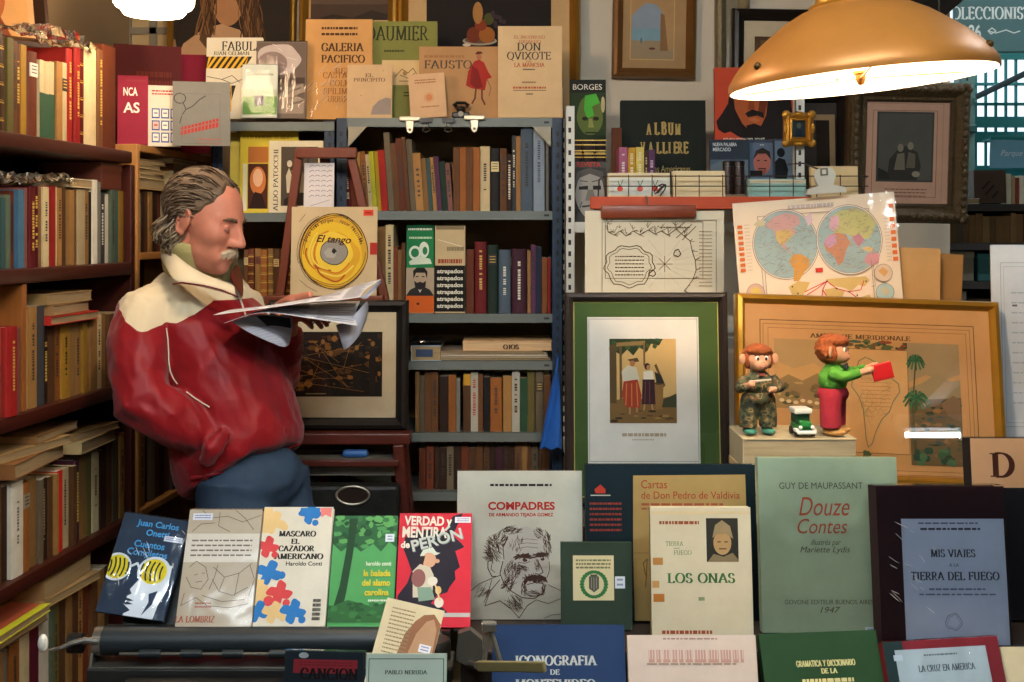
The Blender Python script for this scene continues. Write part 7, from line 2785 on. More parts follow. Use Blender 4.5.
# ------------------------------------------------------------ the hall past the right-hand edge
TEAL = C('3d5f5f', .6, .15)
sgn = empty('hanging_sign', P(1040, 60, 4.7), label='dark teal painted sign board with white lettering under the rafters', cat='sign')
sw, shh = (1150 - 955) / F * 4.7, (60 + 40) / F * 4.7
MB().rbox(-(1040 - 955) / F * 4.7, sw - (1040 - 955) / F * 4.7, 0, .03, .0 + 8 / F * 4.7, shh, .004).build('sign_board', TEAL, sgn)
a = Art(955, -40, 1150, 60, sw, shh)
wht = 'd9dcd6'
a.text('COLECCIONISTAS', 944, 7, 1046, 19, wht, 'serif', weight=.2)
a.text('N', 955.5, 25, 965, 38, wht, 'serif', weight=.2)
a.text('86', 968, 25, 981, 38, wht, 'bold')
a.line([(988, 31), (992, 28), (996, 31), (991, 34), (988, 31), (996, 33), (1006, 30), (1014, 33), (1020, 31)], 1.1, wht, 'flourish')
off = sw / 2 - (1040 - 955) / F * 4.7
for ob in a.build(sgn).values():
    ob.location.x = off
for x in (-.2, .3):
    MB().tube([(x, .015, shh - .01), (x, .015, shh + .5)], .006, 8).build('hanging_rod', C('2a2a2a', .4), sgn)

# market gate with green bars and white boards; daylight beyond
gx0, gx1, Yg_ = 862, 1160, 5.6
gz0, gz1 = P(0, 172, Yg_).z, P(0, 40, Yg_).z
gate = empty('metal_gate', ((gx0 + gx1 - 1024) / 2 / F * Yg_, Yg_, 0), label='tall green barred market gate with daylight behind it', cat='gate')
gw = (gx1 - gx0) / F * Yg_
GM = C('2a8a88', .5)
MB().ring(gw, 2.75, [(0, .03), (0, 0), (.05, 0), (.05, .03)]).build('gate_frame', GM, gate)
mb = MB()
x = -gw / 2 + .06
while x < gw / 2 - .05:
    mb.box(x, x + .011, .008, .02, .05, 2.72)
    x += .047
mb.build('bar_lattice', GM, gate)
for y_, h_ in ((56, .03), (84, .012), (104, .012), (122, .05), (137, .05), (172, .06)):
    z = P(0, y_, Yg_).z
    MB().box(-gw / 2 + .03, gw / 2 - .03, -.004, .024, z - h_ / 2, z + h_ / 2).build('cross_rail', GM if h_ < .04 else C('3c9a9c', .5), gate)
MB().box(-gw / 2 + .04, gw / 2 - .04, .026, .03, .05, P(0, 172, Yg_).z).build('lower_sheet', C('4a5a5c', .5), gate)
# pale banner on the gate
bn = empty('banner', P(1030, 168, 5.45), label='pale blue banner with cursive writing hung on the gate', cat='banner')
bw = 80 / F * 5.45
soft(sheet(bw, 30 / F * 5.45, C('7fb0c8', .7), 'banner_cloth', wave=.006))
ob = bpy.data.objects['banner_cloth']
ob.parent = bn
a = Art(990, 138, 1070, 168, bw, 30 / F * 5.45, y=-.008)
a.text('Parque', 1000, 150, 1022, 156, 'e4ecf0', 'italic')
a.build(bn)
MB().tube([(-bw / 2, .0, 30 / F * 5.45), (bw / 2, .0, 30 / F * 5.45)], .01, 8).build('banner_rod', GM, bn)
for x in (-bw / 2 + .02, bw / 2 - .02):
    MB().tube([(x, 0, 30 / F * 5.45), (x, .135, 30 / F * 5.45)], .006, 6).build('banner_hook', GM, bn)

# grey-green slotted post of the next stall
np_ = empty('shelving_post', (P(985, 0, 4.6).x, 4.78, 0), label='grey-green slotted steel post of the neighbouring stall', cat='post')
perforated(MB(), -.03, 0, 0, 2.34, w=.06, d=.06).build('post_angle', [C('5a7a74', .5, .3), C('1c2624')], np_)
MB().tube([(.03, -.02, P(0, 92, 4.6).z), (.22, -.25, P(0, 64, 4.6).z)], .012, 8).build('post_brace', C('3a4a50', .4), np_)
MB().rbox(-.10, .03, -.03, .06, P(0, 129, 4.6).z, P(0, 121, 4.6).z, .004).build('post_plate', C('1f4a48', .4), np_)

# neighbouring bookcase in shade
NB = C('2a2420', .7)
nbx = (P(930, 0, 4.3).x + P(1060, 0, 4.3).x) / 2
nw = P(1060, 0, 4.3).x - P(930, 0, 4.3).x
nb = empty('bookcase', (nbx, 4.3, 0), label='dark bookcase of the neighbouring stall past the ornate engraving', cat='bookcase')
nzs = [P(0, y, 4.3).z for y in (204, 243, 282, 330)] + [.6, .1]
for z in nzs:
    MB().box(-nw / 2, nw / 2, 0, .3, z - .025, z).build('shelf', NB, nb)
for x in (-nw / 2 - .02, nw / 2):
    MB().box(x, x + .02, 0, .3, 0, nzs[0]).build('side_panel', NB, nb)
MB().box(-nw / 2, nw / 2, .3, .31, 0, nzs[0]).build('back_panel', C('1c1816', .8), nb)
GN = 'books in the neighbouring stall'
o = face_book((974, 171, 1006, 204), 4.34, '4a382c', .05, 4, 'brown book with a dark emblem on top of the neighbouring bookcase', group=GN, zb=nzs[0] + .001, art=lambda a: a.lines([[(982, 190), (990, 182)], [(985, 196), (994, 186)], [(992, 199), (998, 192)]], 2, '1e1612', 'cover_emblem'))
for i, (x0, x1, yt, col, cn) in enumerate(((1006.5, 1011, 174, 'cfc4a8', 'cream'), (1011.5, 1015, 176, 'a8906a', 'tan'), (1015.5, 1019, 178, '8a3a2c', 'red'), (1019.5, 1024, 176, 'd0c8b4', 'white'))):
    o = shelf_book((x1 - x0) / F * 4.36, EYE - (yt - HOR) / F * 4.36 - nzs[0], .15, col, 'plain')
    o.location = ((x0 - 512) / F * 4.36, 4.36, nzs[0] + .001)
    tag(o, '%s book, %s after the emblem book on the neighbouring bookcase' % (cn, ORD[i]), 'book', GN)
o = flat_book(.12, .16, .02, 'd8d4cc')
o.location = (P(963, 0, 4.33).x, 4.33, nzs[0] + .001)
tag(o, 'white book lying flat beside the emblem book on the neighbouring bookcase', 'book', GN)
x = 940.0
i = 0
rr = random.Random(5)
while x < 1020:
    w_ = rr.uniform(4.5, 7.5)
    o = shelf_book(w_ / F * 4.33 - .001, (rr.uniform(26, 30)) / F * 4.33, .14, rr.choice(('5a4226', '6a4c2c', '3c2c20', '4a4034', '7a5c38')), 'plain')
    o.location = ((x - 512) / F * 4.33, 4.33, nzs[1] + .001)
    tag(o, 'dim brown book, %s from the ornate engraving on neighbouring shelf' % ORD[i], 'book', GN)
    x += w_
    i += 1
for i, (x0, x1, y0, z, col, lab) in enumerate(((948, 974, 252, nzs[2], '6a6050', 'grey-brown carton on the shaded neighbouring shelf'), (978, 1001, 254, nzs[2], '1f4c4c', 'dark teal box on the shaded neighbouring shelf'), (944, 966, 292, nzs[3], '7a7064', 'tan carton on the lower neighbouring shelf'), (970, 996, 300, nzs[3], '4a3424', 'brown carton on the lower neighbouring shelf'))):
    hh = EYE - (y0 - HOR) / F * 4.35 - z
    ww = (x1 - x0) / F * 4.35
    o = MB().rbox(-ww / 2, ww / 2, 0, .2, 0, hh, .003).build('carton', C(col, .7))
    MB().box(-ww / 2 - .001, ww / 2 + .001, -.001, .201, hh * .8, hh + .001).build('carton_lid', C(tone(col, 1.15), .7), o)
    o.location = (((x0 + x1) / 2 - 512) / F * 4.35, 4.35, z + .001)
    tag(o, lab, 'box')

# pale print in a clear sleeve standing at the edge
def art_plate(a):
    a.ring(1040, 345, 38 * 1.414, 82 * 1.414, .8, '9aa0a8', n=4, a0=45, a1=405)
    a.ring(1040, 345, 35 * 1.414, 78 * 1.414, .5, '9aa0a8', n=4, a0=45, a1=405)
    a.rect(1009, 273, 1075, 420, 'bcc0c6')
    a.rules(1012, 290, 1070, 410, 12, '9aa2ac', 'engraved_lines', .15, 5)
    a.rect(1013, 305, 1018, 307, '5a6068', 'engraved_lines')


pl = face_book((993, 245, 1085, 445), 2.74, 'c3c6ca', .006, 3, 'pale engraving sheet in clear sleeve standing at the edge of the step', art=art_plate, name='sleeved_print', cat='print', page=pages_mat('c9ccd0', 'y'), zb=E2 + .001)

# ------------------------------------------------------------ the man reading
from mathutils import noise as _noise
from mathutils.bvhtree import BVHTree

TA = radians(28)
MX, MY = -.66, 3.02
RT = Matrix.Translation((MX, MY, 0)) @ Matrix.Rotation(-TA, 4, 'Z')
RTI = RT.inverted()


def L(px, py, Y):
    """Local point of the figure behind a pixel at depth Y."""
    return RTI @ P(px, py, Y)


# head in its own frame: x forward, y left, z up
HEADM = RTI @ Matrix.Translation(P(206, 219.5, 3.0)) @ Matrix.Rotation(radians(-17), 4, 'Z') @ Matrix.Rotation(radians(17), 4, 'Y')


def smin(a, b, k):
    h = max(0.0, min(1.0, .5 + .5 * (b - a) / k))
    return b + (a - b) * h - k * h * (1 - h)


def smax(a, b, k):
    return -smin(-a, -b, k)


def _el(p, c, r):
    q = ((p[0] - c[0]) / r[0], (p[1] - c[1]) / r[1], (p[2] - c[2]) / r[2])
    k0 = sqrt(q[0] ** 2 + q[1] ** 2 + q[2] ** 2)
    k1 = sqrt((q[0] / r[0]) ** 2 + (q[1] / r[1]) ** 2 + (q[2] / r[2]) ** 2)
    return k0 * (k0 - 1) / k1 if k1 > 1e-9 else -min(r)


def _cap(p, a, b, ra, rb):
    ab = [b[i] - a[i] for i in range(3)]
    ap = [p[i] - a[i] for i in range(3)]
    t = max(0, min(1, sum(x * y for x, y in zip(ab, ap)) / (sum(x * x for x in ab) or 1e-9)))
    return sqrt(sum((ap[i] - ab[i] * t) ** 2 for i in range(3))) - (ra + (rb - ra) * t)


def head_sdf(p):
    s = (p[0], abs(p[1]), p[2])
    d = _el(s, (-.014, 0, .034), (.100, .076, .083))
    d = smin(d, _el(s, (.030, 0, -.022), (.060, .061, .082)), .025)
    d = smin(d, _el(s, (.020, 0, -.076), (.062, .050, .036)), .022)
    d = smin(d, _el(s, (.074, 0, -.100), (.019, .022, .018)), .022)
    d = smin(d, _cap(s, (.080, .008, .026), (.064, .046, .022), .012, .009), .014)
    d = smin(d, _el(s, (.056, .046, -.020), (.022, .017, .020)), .030)
    d = smax(d, -_el(s, (.094, .033, .003), (.016, .017, .014)), .012)
    d = smin(d, _el(s, (.072, .033, .001), (.0135, .0145, .0125)), .004)
    d = smin(d, _cap(s, (.086, 0, .016), (.113, 0, -.030), .0085, .0120), .012)
    d = smin(d, _el(s, (.099, .0125, -.036), (.010, .008, .0085)), .006)
    d = smin(d, _cap(s, (.086, 0, -.066), (.078, .020, -.070), .0080, .0055), .008)
    d = smin(d, _cap(s, (.083, 0, -.079), (.076, .017, -.077), .0075, .0055), .007)
    d = smin(d, _el(s, (.066, .030, -.072), (.020, .012, .022)), .018)
    d = smax(d, -_cap(s, (.094, .021, -.030), (.079, .033, -.064), .0042, .0036), .007)
    d = smin(d, _cap(s, (.081, .022, -.0135), (.071, .043, -.011), .0055, .0045), .006)
    # jowl fold below the chin
    d = smin(d, _el(s, (.030, 0, -.105), (.045, .036, .020)), .02)
    return d


HC = Vector((.005, 0, -.01))


def head_r(n, extra=0.0):
    t = .17
    for _ in range(60):
        p = HC + n * t
        d = head_sdf(p) - extra
        if d < .0003:
            break
        t -= d * .8
        if t < .02:
            break
    return t


body = MB()
NU, NV = 84, 64


def headfn(u, v):
    th = 2 * pi * u
    ph = pi * min(max(v, .004), .996)
    n = Vector((sin(ph) * cos(th), sin(ph) * sin(th), -cos(ph)))
    return HEADM @ (HC + n * head_r(n))


body.grid(headfn, NU, NV, closed_u=True)
body.f.append(tuple(range(NU - 1, -1, -1)))
body.m.append(0)
body.f.append(tuple(range(NV * NU, (NV + 1) * NU)))
body.m.append(0)


def H(x, y, z):
    return HEADM @ Vector((x, y, z))


# ears
for s in (-1, 1):
    Me = HEADM @ Matrix.Translation((-.012, s * .074, -.008)) @ Matrix.Rotation(radians(s * 20), 4, 'Z') @ Matrix.Rotation(radians(12), 4, 'Y')
    body.ell((0, 0, 0), (.018, .0085, .031), 0, Me)
    pts = [Me @ Vector((.018 * cos(w), s * .006, .031 * sin(w))) for w in [radians(40 + 24 * k) for k in range(11)]]
    body.tube(pts, .0048, 8)
    body.ell((.004, s * .001, -.028), (.010, .007, .010), 0, Me)

# neck, trunk, limbs (local frame of the figure)
NECK0 = H(-.018, 0, -.07)
SHC = Vector((-.185, 0, 1.40))
body.tube([H(-.012, 0, -.03), NECK0, Vector((-.150, 0, 1.475)), Vector((-.175, 0, 1.42))], [.055, .057, .060, .07], 20)
body.ell((-.165, 0, 1.30), (.115, .165, .17))
body.ell((-.09, 0, 1.13), (.125, .155, .17))
body.ell((.0, 0, .98), (.095, .128, .12))
RSH, REL, RWR = Vector((-.185, -.165, 1.405)), L(147, 392, 2.86), L(205, 436, 2.90)
LSH, LEL = Vector((-.17, .155, 1.405)), Vector((-.045, .165, 1.20))
LWR = L(288, 318, 3.06)
body.tube([RSH, RSH.lerp(REL, .5), REL, REL.lerp(RWR, .5), RWR], [.052, .046, .040, .038, .028], 14)
body.tube([LSH, LSH.lerp(LEL, .5), LEL, LEL.lerp(LWR, .5), LWR], [.052, .046, .040, .036, .027], 14)
for s, kn, an in ((-1, Vector((.10, -.115, .50)), Vector((.12, -.12, .08))), (1, Vector((.13, .115, .50)), Vector((.17, .12, .08)))):
    hp = Vector((.015, s * .076, .94))
    body.tube([hp, hp.lerp(kn, .5), kn, kn.lerp(an, .4), an], [.078, .066, .056, .050, .036], 14)
    body.tube([an + Vector((-.03, 0, -.03)), an + Vector((.12, 0, -.055))], [.036, .028], 10)


def hand(wr, fwd, up, side, thumb_side, curl, spread=1.0, thumb=None):
    """Palm, four unequal bent fingers and a thumb. fwd: towards the finger tips, up: back of the hand, side: towards the thumb."""
    pc = wr + fwd * .045
    M = Matrix((fwd, side, up)).transposed().to_4x4()
    M.translation = pc
    body.ell((0, 0, 0), (.050, .042, .016), 0, M)
    body.ell((-.03, .005, 0), (.03, .032, .018), 0, M)
    tips = []
    for k, (o, ln) in enumerate(((.030, .070), (.010, .078), (-.011, .073), (-.031, .058))):
        b = pc + fwd * (.036 - abs(o) * .22) + side * o
        d = fwd.copy()
        pts = [b]
        for j, f in enumerate((.44, .32, .24)):
            ax = side
            d = (Matrix.Rotation(curl[j] * (1 + .08 * k), 3, ax) @ d).normalized()
            pts.append(pts[-1] + (d + side * o * .9 * spread).normalized() * ln * f)
        body.tube(pts, [.0092, .0088, .0080, .0066], 10)
        body.ell(tuple(pts[-1]), (.0066, .0066, .0066), 0, None, 10, 6)
        tips.append(pts)
    tb = pc - fwd * .018 + side * .034
    tp = thumb or [side * .030 + fwd * .018, fwd * .026 + side * .012, fwd * .022]
    pts = [tb]
    for q in tp:
        pts.append(pts[-1] + q)
    body.tube(pts, [.0135, .0108, .0098, .0076], 10)
    body.ell(tuple(pts[-1]), (.0076, .0076, .0076), 0, None, 10, 6)
    return tips, pts


def dirl(v):
    return (RTI.to_3x3() @ Vector(v)).normalized()


# left hand: under the paper, fingers curling up round its lower face, thumb on top
fw = dirl((.62, -.62, .16))
upv = dirl((.0, .25, -.97))
sd = upv.cross(fw).normalized()
upv = fw.cross(sd).normalized()
if (RT.to_3x3() @ sd).x > 0:
    pass
TH = [dirl((.0, -.2, 1)) * .026, dirl((.7, -.55, .35)) * .028, dirl((.85, -.45, -.1)) * .026]
hand(LWR, fw, upv, sd, 1, (-.25, -.35, -.3), thumb=None)
# thumb and forefinger over the far edge of the paper
body.tube([L(281, 316, 3.085), L(283, 305, 3.085), L(289, 299, 3.06), L(300, 297, 3.02), L(311, 294, 2.98)], [.013, .0118, .0108, .0098, .0076], 12)
body.tube([L(276, 314, 3.09), L(278, 305, 3.085), L(284, 301, 3.06), L(293, 300, 3.02)], [.011, .0098, .0090, .0072], 12)
# right hand: inside the jacket pocket
fwr = (RWR - REL).normalized()
sdr = Vector((0, 0, 1))
sdr = (sdr - fwr * sdr.dot(fwr)).normalized()
hand(RWR, fwr, fwr.cross(sdr) * -1, sdr, 1, (.3, .3, .2))


def skin_mat():
    m = C('c77f66', .5, .22, 26, spec=.35)
    m = m.copy()
    m.name = 'skin'
    b = m.node_tree.nodes['Principled BSDF']
    b.inputs['Subsurface Weight'].default_value = .12
    b.inputs['Subsurface Radius'].default_value = (.02, .008, .004)
    b.inputs['Subsurface Scale'].default_value = .3
    return m


SKN = skin_mat()
man = blob('person', body, SKN, .0036, None, 1)
man.matrix_world = RT
tag(man, 'grey-haired man in red and cream jacket reading a newspaper, one hand in pocket', 'person')
bv_man = BVHTree.FromPolygons([v.co.copy() for v in man.data.vertices], [tuple(p.vertices) for p in man.data.polygons])

# thumb pressed on top of the paper and finger tips are part of the body; eyes, brows and mouth
DKB = C('4a3026', .6)
for s in (-1, 1):
    MB().ell((0, 0, 0), (.0118, .0118, .0105), 0, HEADM @ Matrix.Translation((.0745, s * .033, -.0008))).build('eye', C('8a7a72', .25), man, smooth=True)
    MB().ell((0, 0, 0), (.0128, .0130, .0095), 0, HEADM @ Matrix.Translation((.0742, s * .033, .0020))).build('eyelid', SKN, man, smooth=True)
    # heavy upper lid looking down
    pts = [H(.0745 + .0135 * cos(radians(a_)) * .93, s * (.033 + .0135 * sin(radians(a_))), -.0030 - .0035 * (1 - abs(a_) / 60)) for a_ in range(-60, 61, 20)]
    MB().tube(pts, [.0012, .0019, .0022, .0022, .0022, .0019, .0012], 6).build('eyelid', C('8a5040', .5), man)
    pts = [H(.091, s * .012, .020), H(.0905, s * .024, .0245), H(.083, s * .038, .0245), H(.071, s * .050, .018)]
    mb = MB().tube(pts, [.003, .0046, .0042, .0018], 8)
    rd = random.Random(3)
    for k in range(26):
        t = rd.random() * 2.99
        i = int(t)
        q = pts[i].lerp(pts[i + 1], t - i)
        mb.tube([q, q + (HEADM.to_3x3() @ Vector((.006, s * rd.uniform(-.002, .006), rd.uniform(-.001, .006))))], [.0012, .0004], 4)
    mb.build('eyebrow', C('6a5442', .8, .3), man)
    MB().ell((0, 0, 0), (.0035, .003, .0018), 0, HEADM @ Matrix.Translation((.104, s * .0075, -.0425))).build('nostril', C('4a2018', .7), man)
MB().tube([H(.079, -.020, -.0735), H(.0875, -.008, -.0725), H(.089, 0, -.073), H(.0875, .008, -.0725), H(.079, .020, -.0735)], [.0010, .002, .002, .002, .0010], 6).build('mouth', C('6a3028', .5), man)

# drooping grey moustache
rd = random.Random(14)
mb = MB()
for s in (-1, 1):
    mb.tube([H(.099, s * .002, -.0535), H(.0945, s * .014, -.057), H(.085, s * .026, -.064), H(.076, s * .033, -.074)], [.006, .0085, .007, .0025], 10)
    for k in range(70):
        t = rd.random()
        q = H(.099 - .024 * t * t + rd.uniform(-.002, .003), s * (.002 + .030 * t), -.0525 - .011 * t + rd.uniform(-.002, .003))
        e = q + HEADM.to_3x3() @ Vector((rd.uniform(.0, .005), s * rd.uniform(.003, .009), -rd.uniform(.010, .017)))
        mb.tube([q, q.lerp(e, .5) + HEADM.to_3x3() @ Vector((.0025, 0, 0)), e], [.0016, .0015, .0004], 5)
mb.build('moustache', C('b09c80', .75, .3, 60), man)

# hair: swept back from a high forehead, long and curling at the nape
HAIRS = [C('665341', .65, .35, 50, spec=.25), C('7d6c58', .65, .3, 50, spec=.25), C('523e2e', .65, .35, 50, spec=.25), C('94846e', .65, .3, 50, spec=.25)]
mbh = MB()


def hairline(n):
    """>0 where hair grows; n: direction from the head centre."""
    az = abs(atan2(n.y, n.x))            # 0 front, pi back
    el_ = math.asin(max(-1, min(1, n.z)))
    # front hairline height by azimuth, then down behind the ears
    if az < .5:
        lo = radians(64)
    elif az < 1.25:
        lo = radians(64) + (radians(30) - radians(64)) * (az - .5) / .75
    elif az < 1.65:
        lo = radians(30) + (radians(4) - radians(30)) * (az - 1.25) / .4
    elif az < 1.95:
        lo = radians(4) + (radians(-8) - radians(4)) * (az - 1.65) / .3
    else:
        lo = radians(-8) + (radians(-48) - radians(-8)) * min(1, (az - 1.95) / .5)
    return el_ - lo


def capfn(u, v):
    th = 2 * pi * u
    ph = pi * min(max(v, .004), .996)
    n = Vector((sin(ph) * cos(th), sin(ph) * sin(th), -cos(ph)))
    g = hairline(n)
    ex = -.004 + .010 * max(0, min(1, g / .16)) + (.004 if n.x < -.3 else 0) * max(0, min(1, g / .3))
    if g > 0:
        ex += .0016 * sin(26 * atan2(n.y, n.z + .6) + 3 * n.x)
    return HEADM @ (HC + n * (head_r(n) + ex))


mbh.grid(capfn, 96, 64, closed_u=True)
keep = []
for f in mbh.f:
    ok = True
    for i in f:
        u, v = (i % 96) / 96, (i // 96) / 64
        th, ph = 2 * pi * u, pi * min(max(v, .004), .996)
        if hairline(Vector((sin(ph) * cos(th), sin(ph) * sin(th), -cos(ph)))) < -.12:
            ok = False
    if ok:
        keep.append(f)
mbh.f = keep
mbh.m = [0] * len(keep)
rd = random.Random(77)
for k in range(420):
    # roots over the scalp, flowing backwards and down
    for _ in range(40):
        n = Vector((rd.uniform(-1, .75), rd.uniform(-1, 1), rd.uniform(-.45, 1))).normalized()
        if hairline(n) > .03:
            break
    pts, d = [], n.copy()
    steps = rd.randint(7, 11)
    ph = rd.uniform(0, 6)
    back = rd.random()
    for i in range(steps):
        lift = .005 + .004 * sin(pi * i / steps) + rd.uniform(0, .0012)
        r = head_r(d)
        p = HC + d * (r + lift)
        if d.z < -.25 and d.x < -.2:      # past the nape: hang free and curl
            p += Vector((-.010 - .016 * back, 0, -.004)) * ((-.25 - d.z) * 3)
        p += Vector((0, .004 * sin(ph + i * 1.1), .004 * cos(ph + i * 1.3)))
        pts.append(HEADM @ p)
        flow = Vector((-1.0, .05 * d.y, -.42 - .3 * max(0, -d.x) + (.28 if d.x > .2 else 0)))
        t = flow - d * flow.dot(d)
        if t.length < .05:
            break
        d = (d + t.normalized() * .17).normalized()
    if len(pts) > 3:
        w0 = rd.uniform(.0022, .0042)
        mbh.tube(pts, [w0 * (1 if i < len(pts) - 3 else (.8, .55, .2)[i - len(pts) + 3]) for i in range(len(pts))], 6, rd.choice((0, 0, 1, 1, 2, 3) if n.z < .5 else (0, 2, 2, 1)), flat=.6)
# curls at the nape and behind the ear
for k in range(95):
    az = rd.choice((-1, -1, -1, 1)) * rd.uniform(1.9, pi)
    el_ = radians(rd.uniform(-38, 2))
    n = Vector((cos(el_) * cos(az), cos(el_) * sin(az), sin(el_)))
    p = HC + n * (head_r(n) + .004)
    out = Vector((n.x, n.y, -.5)).normalized()
    tan = n.cross(Vector((0, 0, 1))).normalized()
    R_ = rd.uniform(.006, .011)
    sgn_ = rd.choice((-1, 1))
    pts = []
    for i in range(9):
        a_ = i * .62
        pts.append(HEADM @ (p + Vector((-.018, 0, -.020)) * (i / 8) * rd.uniform(.7, 1.4) + n * (.004 + R_ * (1 - cos(a_)) * .8) + tan * sgn_ * R_ * sin(a_) + Vector((0, 0, -1)) * .0045 * i))
    mbh.tube(pts, [.0034, .0036, .0036, .0034, .0032, .003, .0026, .002, .001], 6, rd.choice((0, 1, 1, 3, 3)), flat=.7)
mbh.build('hair', HAIRS, man, smooth=True)

# turtleneck
NKM = C('a09560', .85, .15, 40, bump=.25)
c0, c1, c2, c3 = H(-.022, 0, -.092), Vector((-.128, 0, 1.522)), Vector((-.160, 0, 1.455)), Vector((-.18, 0, 1.40))
mb = MB()
nk = [(H(-.028, 0, -.066), .066), (H(-.026, 0, -.082), .0685), (H(-.030, 0, -.100), .070), (c1 + Vector((-.006, 0, -.010)), .073), (c2, .082), (c3, .10)]
mb.tube([p for p, r in nk], [r for p, r in nk], 28)
tn = blob('turtleneck', mb, NKM, .006, man, 2)

# jacket
jm = C('860d16', .55, .18, 5, spec=.2)
jm = jm.copy()
jm.name = 'jacket_cloth'
nt = jm.node_tree
bs = nt.nodes['Principled BSDF']
bs.inputs['Sheen Weight'].default_value = .15
tc = nt.nodes.new('ShaderNodeTexCoord')
sx_ = nt.nodes.new('ShaderNodeSeparateXYZ')
nt.links.new(tc.outputs['Object'], sx_.inputs[0])


def mth(op, a, b=None, clamp=False):
    n = nt.nodes.new('ShaderNodeMath')
    n.operation = op
    n.use_clamp = clamp
    for i, v in enumerate((a, b)):
        if v is None:
            continue
        if isinstance(v, (int, float)):
            n.inputs[i].default_value = v
        else:
            nt.links.new(v, n.inputs[i])
    return n.outputs[0]


ay = mth('ABSOLUTE', sx_.outputs[1])
w1 = mth('MAXIMUM', mth('SUBTRACT', ay, .075), 0.0)
bk = mth('MULTIPLY', mth('ADD', sx_.outputs[0], .235), 6.5, True)
drop = mth('MULTIPLY', mth('MULTIPLY', w1, .52), bk)
zb_ = mth('SUBTRACT', 1.432, drop)
fac = mth('GREATER_THAN', sx_.outputs[2], zb_)
old = [n for n in nt.nodes if n.type == 'MIX'][0]
mx = nt.nodes.new('ShaderNodeMix')
mx.data_type = 'RGBA'
nt.links.new(fac, mx.inputs[0])
nt.links.new(old.outputs[2], mx.inputs[6])
mx.inputs[7].default_value = (*lin('d6c4a2'), 1)
nt.links.new(mx.outputs[2], bs.inputs['Base Color'])
rg = nt.nodes.new('ShaderNodeMix')
rg.data_type = 'FLOAT'
nt.links.new(fac, rg.inputs[0])
rg.inputs[2].default_value = .46
rg.inputs[3].default_value = .62
nt.links.new(rg.outputs[0], bs.inputs['Roughness'])

mb = MB()
NS = 40
sections = [  # z, centre x, half depth, half width, flattening
    (1.0, -.022, .124, .160), (1.035, -.034, .138, .172), (1.065, -.040, .144, .176), (1.12, -.054, .150, .170), (1.18, -.070, .152, .168), (1.25, -.094, .152, .170), (1.32, -.118, .146, .176),
    (1.38, -.145, .134, .186), (1.42, -.163, .122, .174), (1.455, -.170, .108, .146), (1.48, -.168, .094, .114), (1.50, -.160, .086, .092)]


def jf(u, v):
    i = v * (len(sections) - 1)
    k = min(int(i), len(sections) - 2)
    t = i - k
    z, cx_, hd_, hw_ = [sections[k][j] * (1 - t) + sections[k + 1][j] * t for j in range(4)]
    w = 2 * pi * u
    c, s = cos(w), sin(w)
    e = .9
    x = cx_ + hd_ * math.copysign(abs(c) ** e, c)
    y = hw_ * math.copysign(abs(s) ** e, s)
    # lower at the back, as he leans
    if v < .5:
        z += .082 * c * (1 - v / .5)
    return (x, y, z)


mb.grid(jf, NS, 44, closed_u=True)
mb.f.append(tuple(range(NS - 1, -1, -1)))
mb.m.append(0)
mb.f.append(tuple(range(44 * NS, 45 * NS)))
mb.m.append(0)
# sleeves, full and puffy
RSHj = Vector((-.190, -.165, 1.395))
rj = [RSHj + Vector((.0, .06, .015)), RSHj, RSHj.lerp(REL, .35) + Vector((-.012, -.012, 0)), RSHj.lerp(REL, .7) + Vector((-.014, -.012, 0)), REL + Vector((-.012, -.006, -.02)), REL.lerp(RWR, .4) + Vector((.0, -.008, -.012)), REL.lerp(RWR, .8) + Vector((0, .0, -.004)), RWR + Vector((.01, .015, 0))]
mb.tube(rj, [.068, .074, .073, .070, .070, .066, .056, .044], 20)
LSHj = Vector((-.175, .160, 1.395))
lj = [LSHj + Vector((.0, -.06, .015)), LSHj, LSHj.lerp(LEL, .5), LEL + Vector((.0, 0, -.01)), LEL.lerp(LWR, .45), LEL.lerp(LWR, .80)]
mb.tube(lj, [.068, .070, .062, .056, .050, .042], 20)
# hem band and shoulder pads
mb.ell((-.180, -.11, 1.420), (.078, .09, .046))
mb.ell((-.170, .11, 1.420), (.078, .09, .046))
# bulky pocket edge over the right hand
pk_ = [L(206, 462, 2.86), L(214, 447, 2.84), L(226, 430, 2.85)]
mb.tube(pk_, [.020, .024, .018], 10)


def wrinkle(co, no):
    p = Vector(co)
    d = 0.0
    # soft folds running down and forward across the trunk
    q = Vector((p.x * 7 + p.z * 5, p.y * 7, p.z * 6))
    d += .0050 * (_noise.noise(q) - .1)
    q2 = Vector((p.x * 20 + p.z * 9, p.y * 18, p.z * 7 - p.x * 8))
    d += .0040 * (1 - 2.4 * abs(_noise.noise(q2)))
    q3 = Vector((p.x * 34 + p.z * 22, p.y * 30, p.z * 14 - p.x * 16))
    d += .0018 * (1 - 2.4 * abs(_noise.noise(q3)))
    for c, r, f in ((REL, .14, 68), (REL.lerp(RWR, .7), .12, 75), (RSHj + Vector((.05, 0, -.06)), .12, 60), (LEL, .13, 70)):
        e = (p - c).length
        if e < r:
            d += .0048 * (1 - e / r) * sin(f * (p.z + .45 * p.x) + 5 * _noise.noise(p * 9))
    if p.z < 1.12 and p.x > .0:
        d += .003 * sin(60 * p.y + 14 * p.z) * min(1, (1.12 - p.z) / .05)
    return p + no * d


jk = blob('jacket', mb, jm, .0065, man, 3, bend=wrinkle)
bvj = BVHTree.FromPolygons([v.co.copy() for v in jk.data.vertices], [tuple(p.vertices) for p in jk.data.polygons])
CAML = RTI @ Vector((0, 0, EYE))


def on_jacket(px, py, lift=.002):
    d = (L(px, py, 3.0) - CAML).normalized()
    hit = bvj.ray_cast(CAML, d)
    if hit[0] is None:
        return L(px, py, 2.9)
    return hit[0] + hit[1] * lift


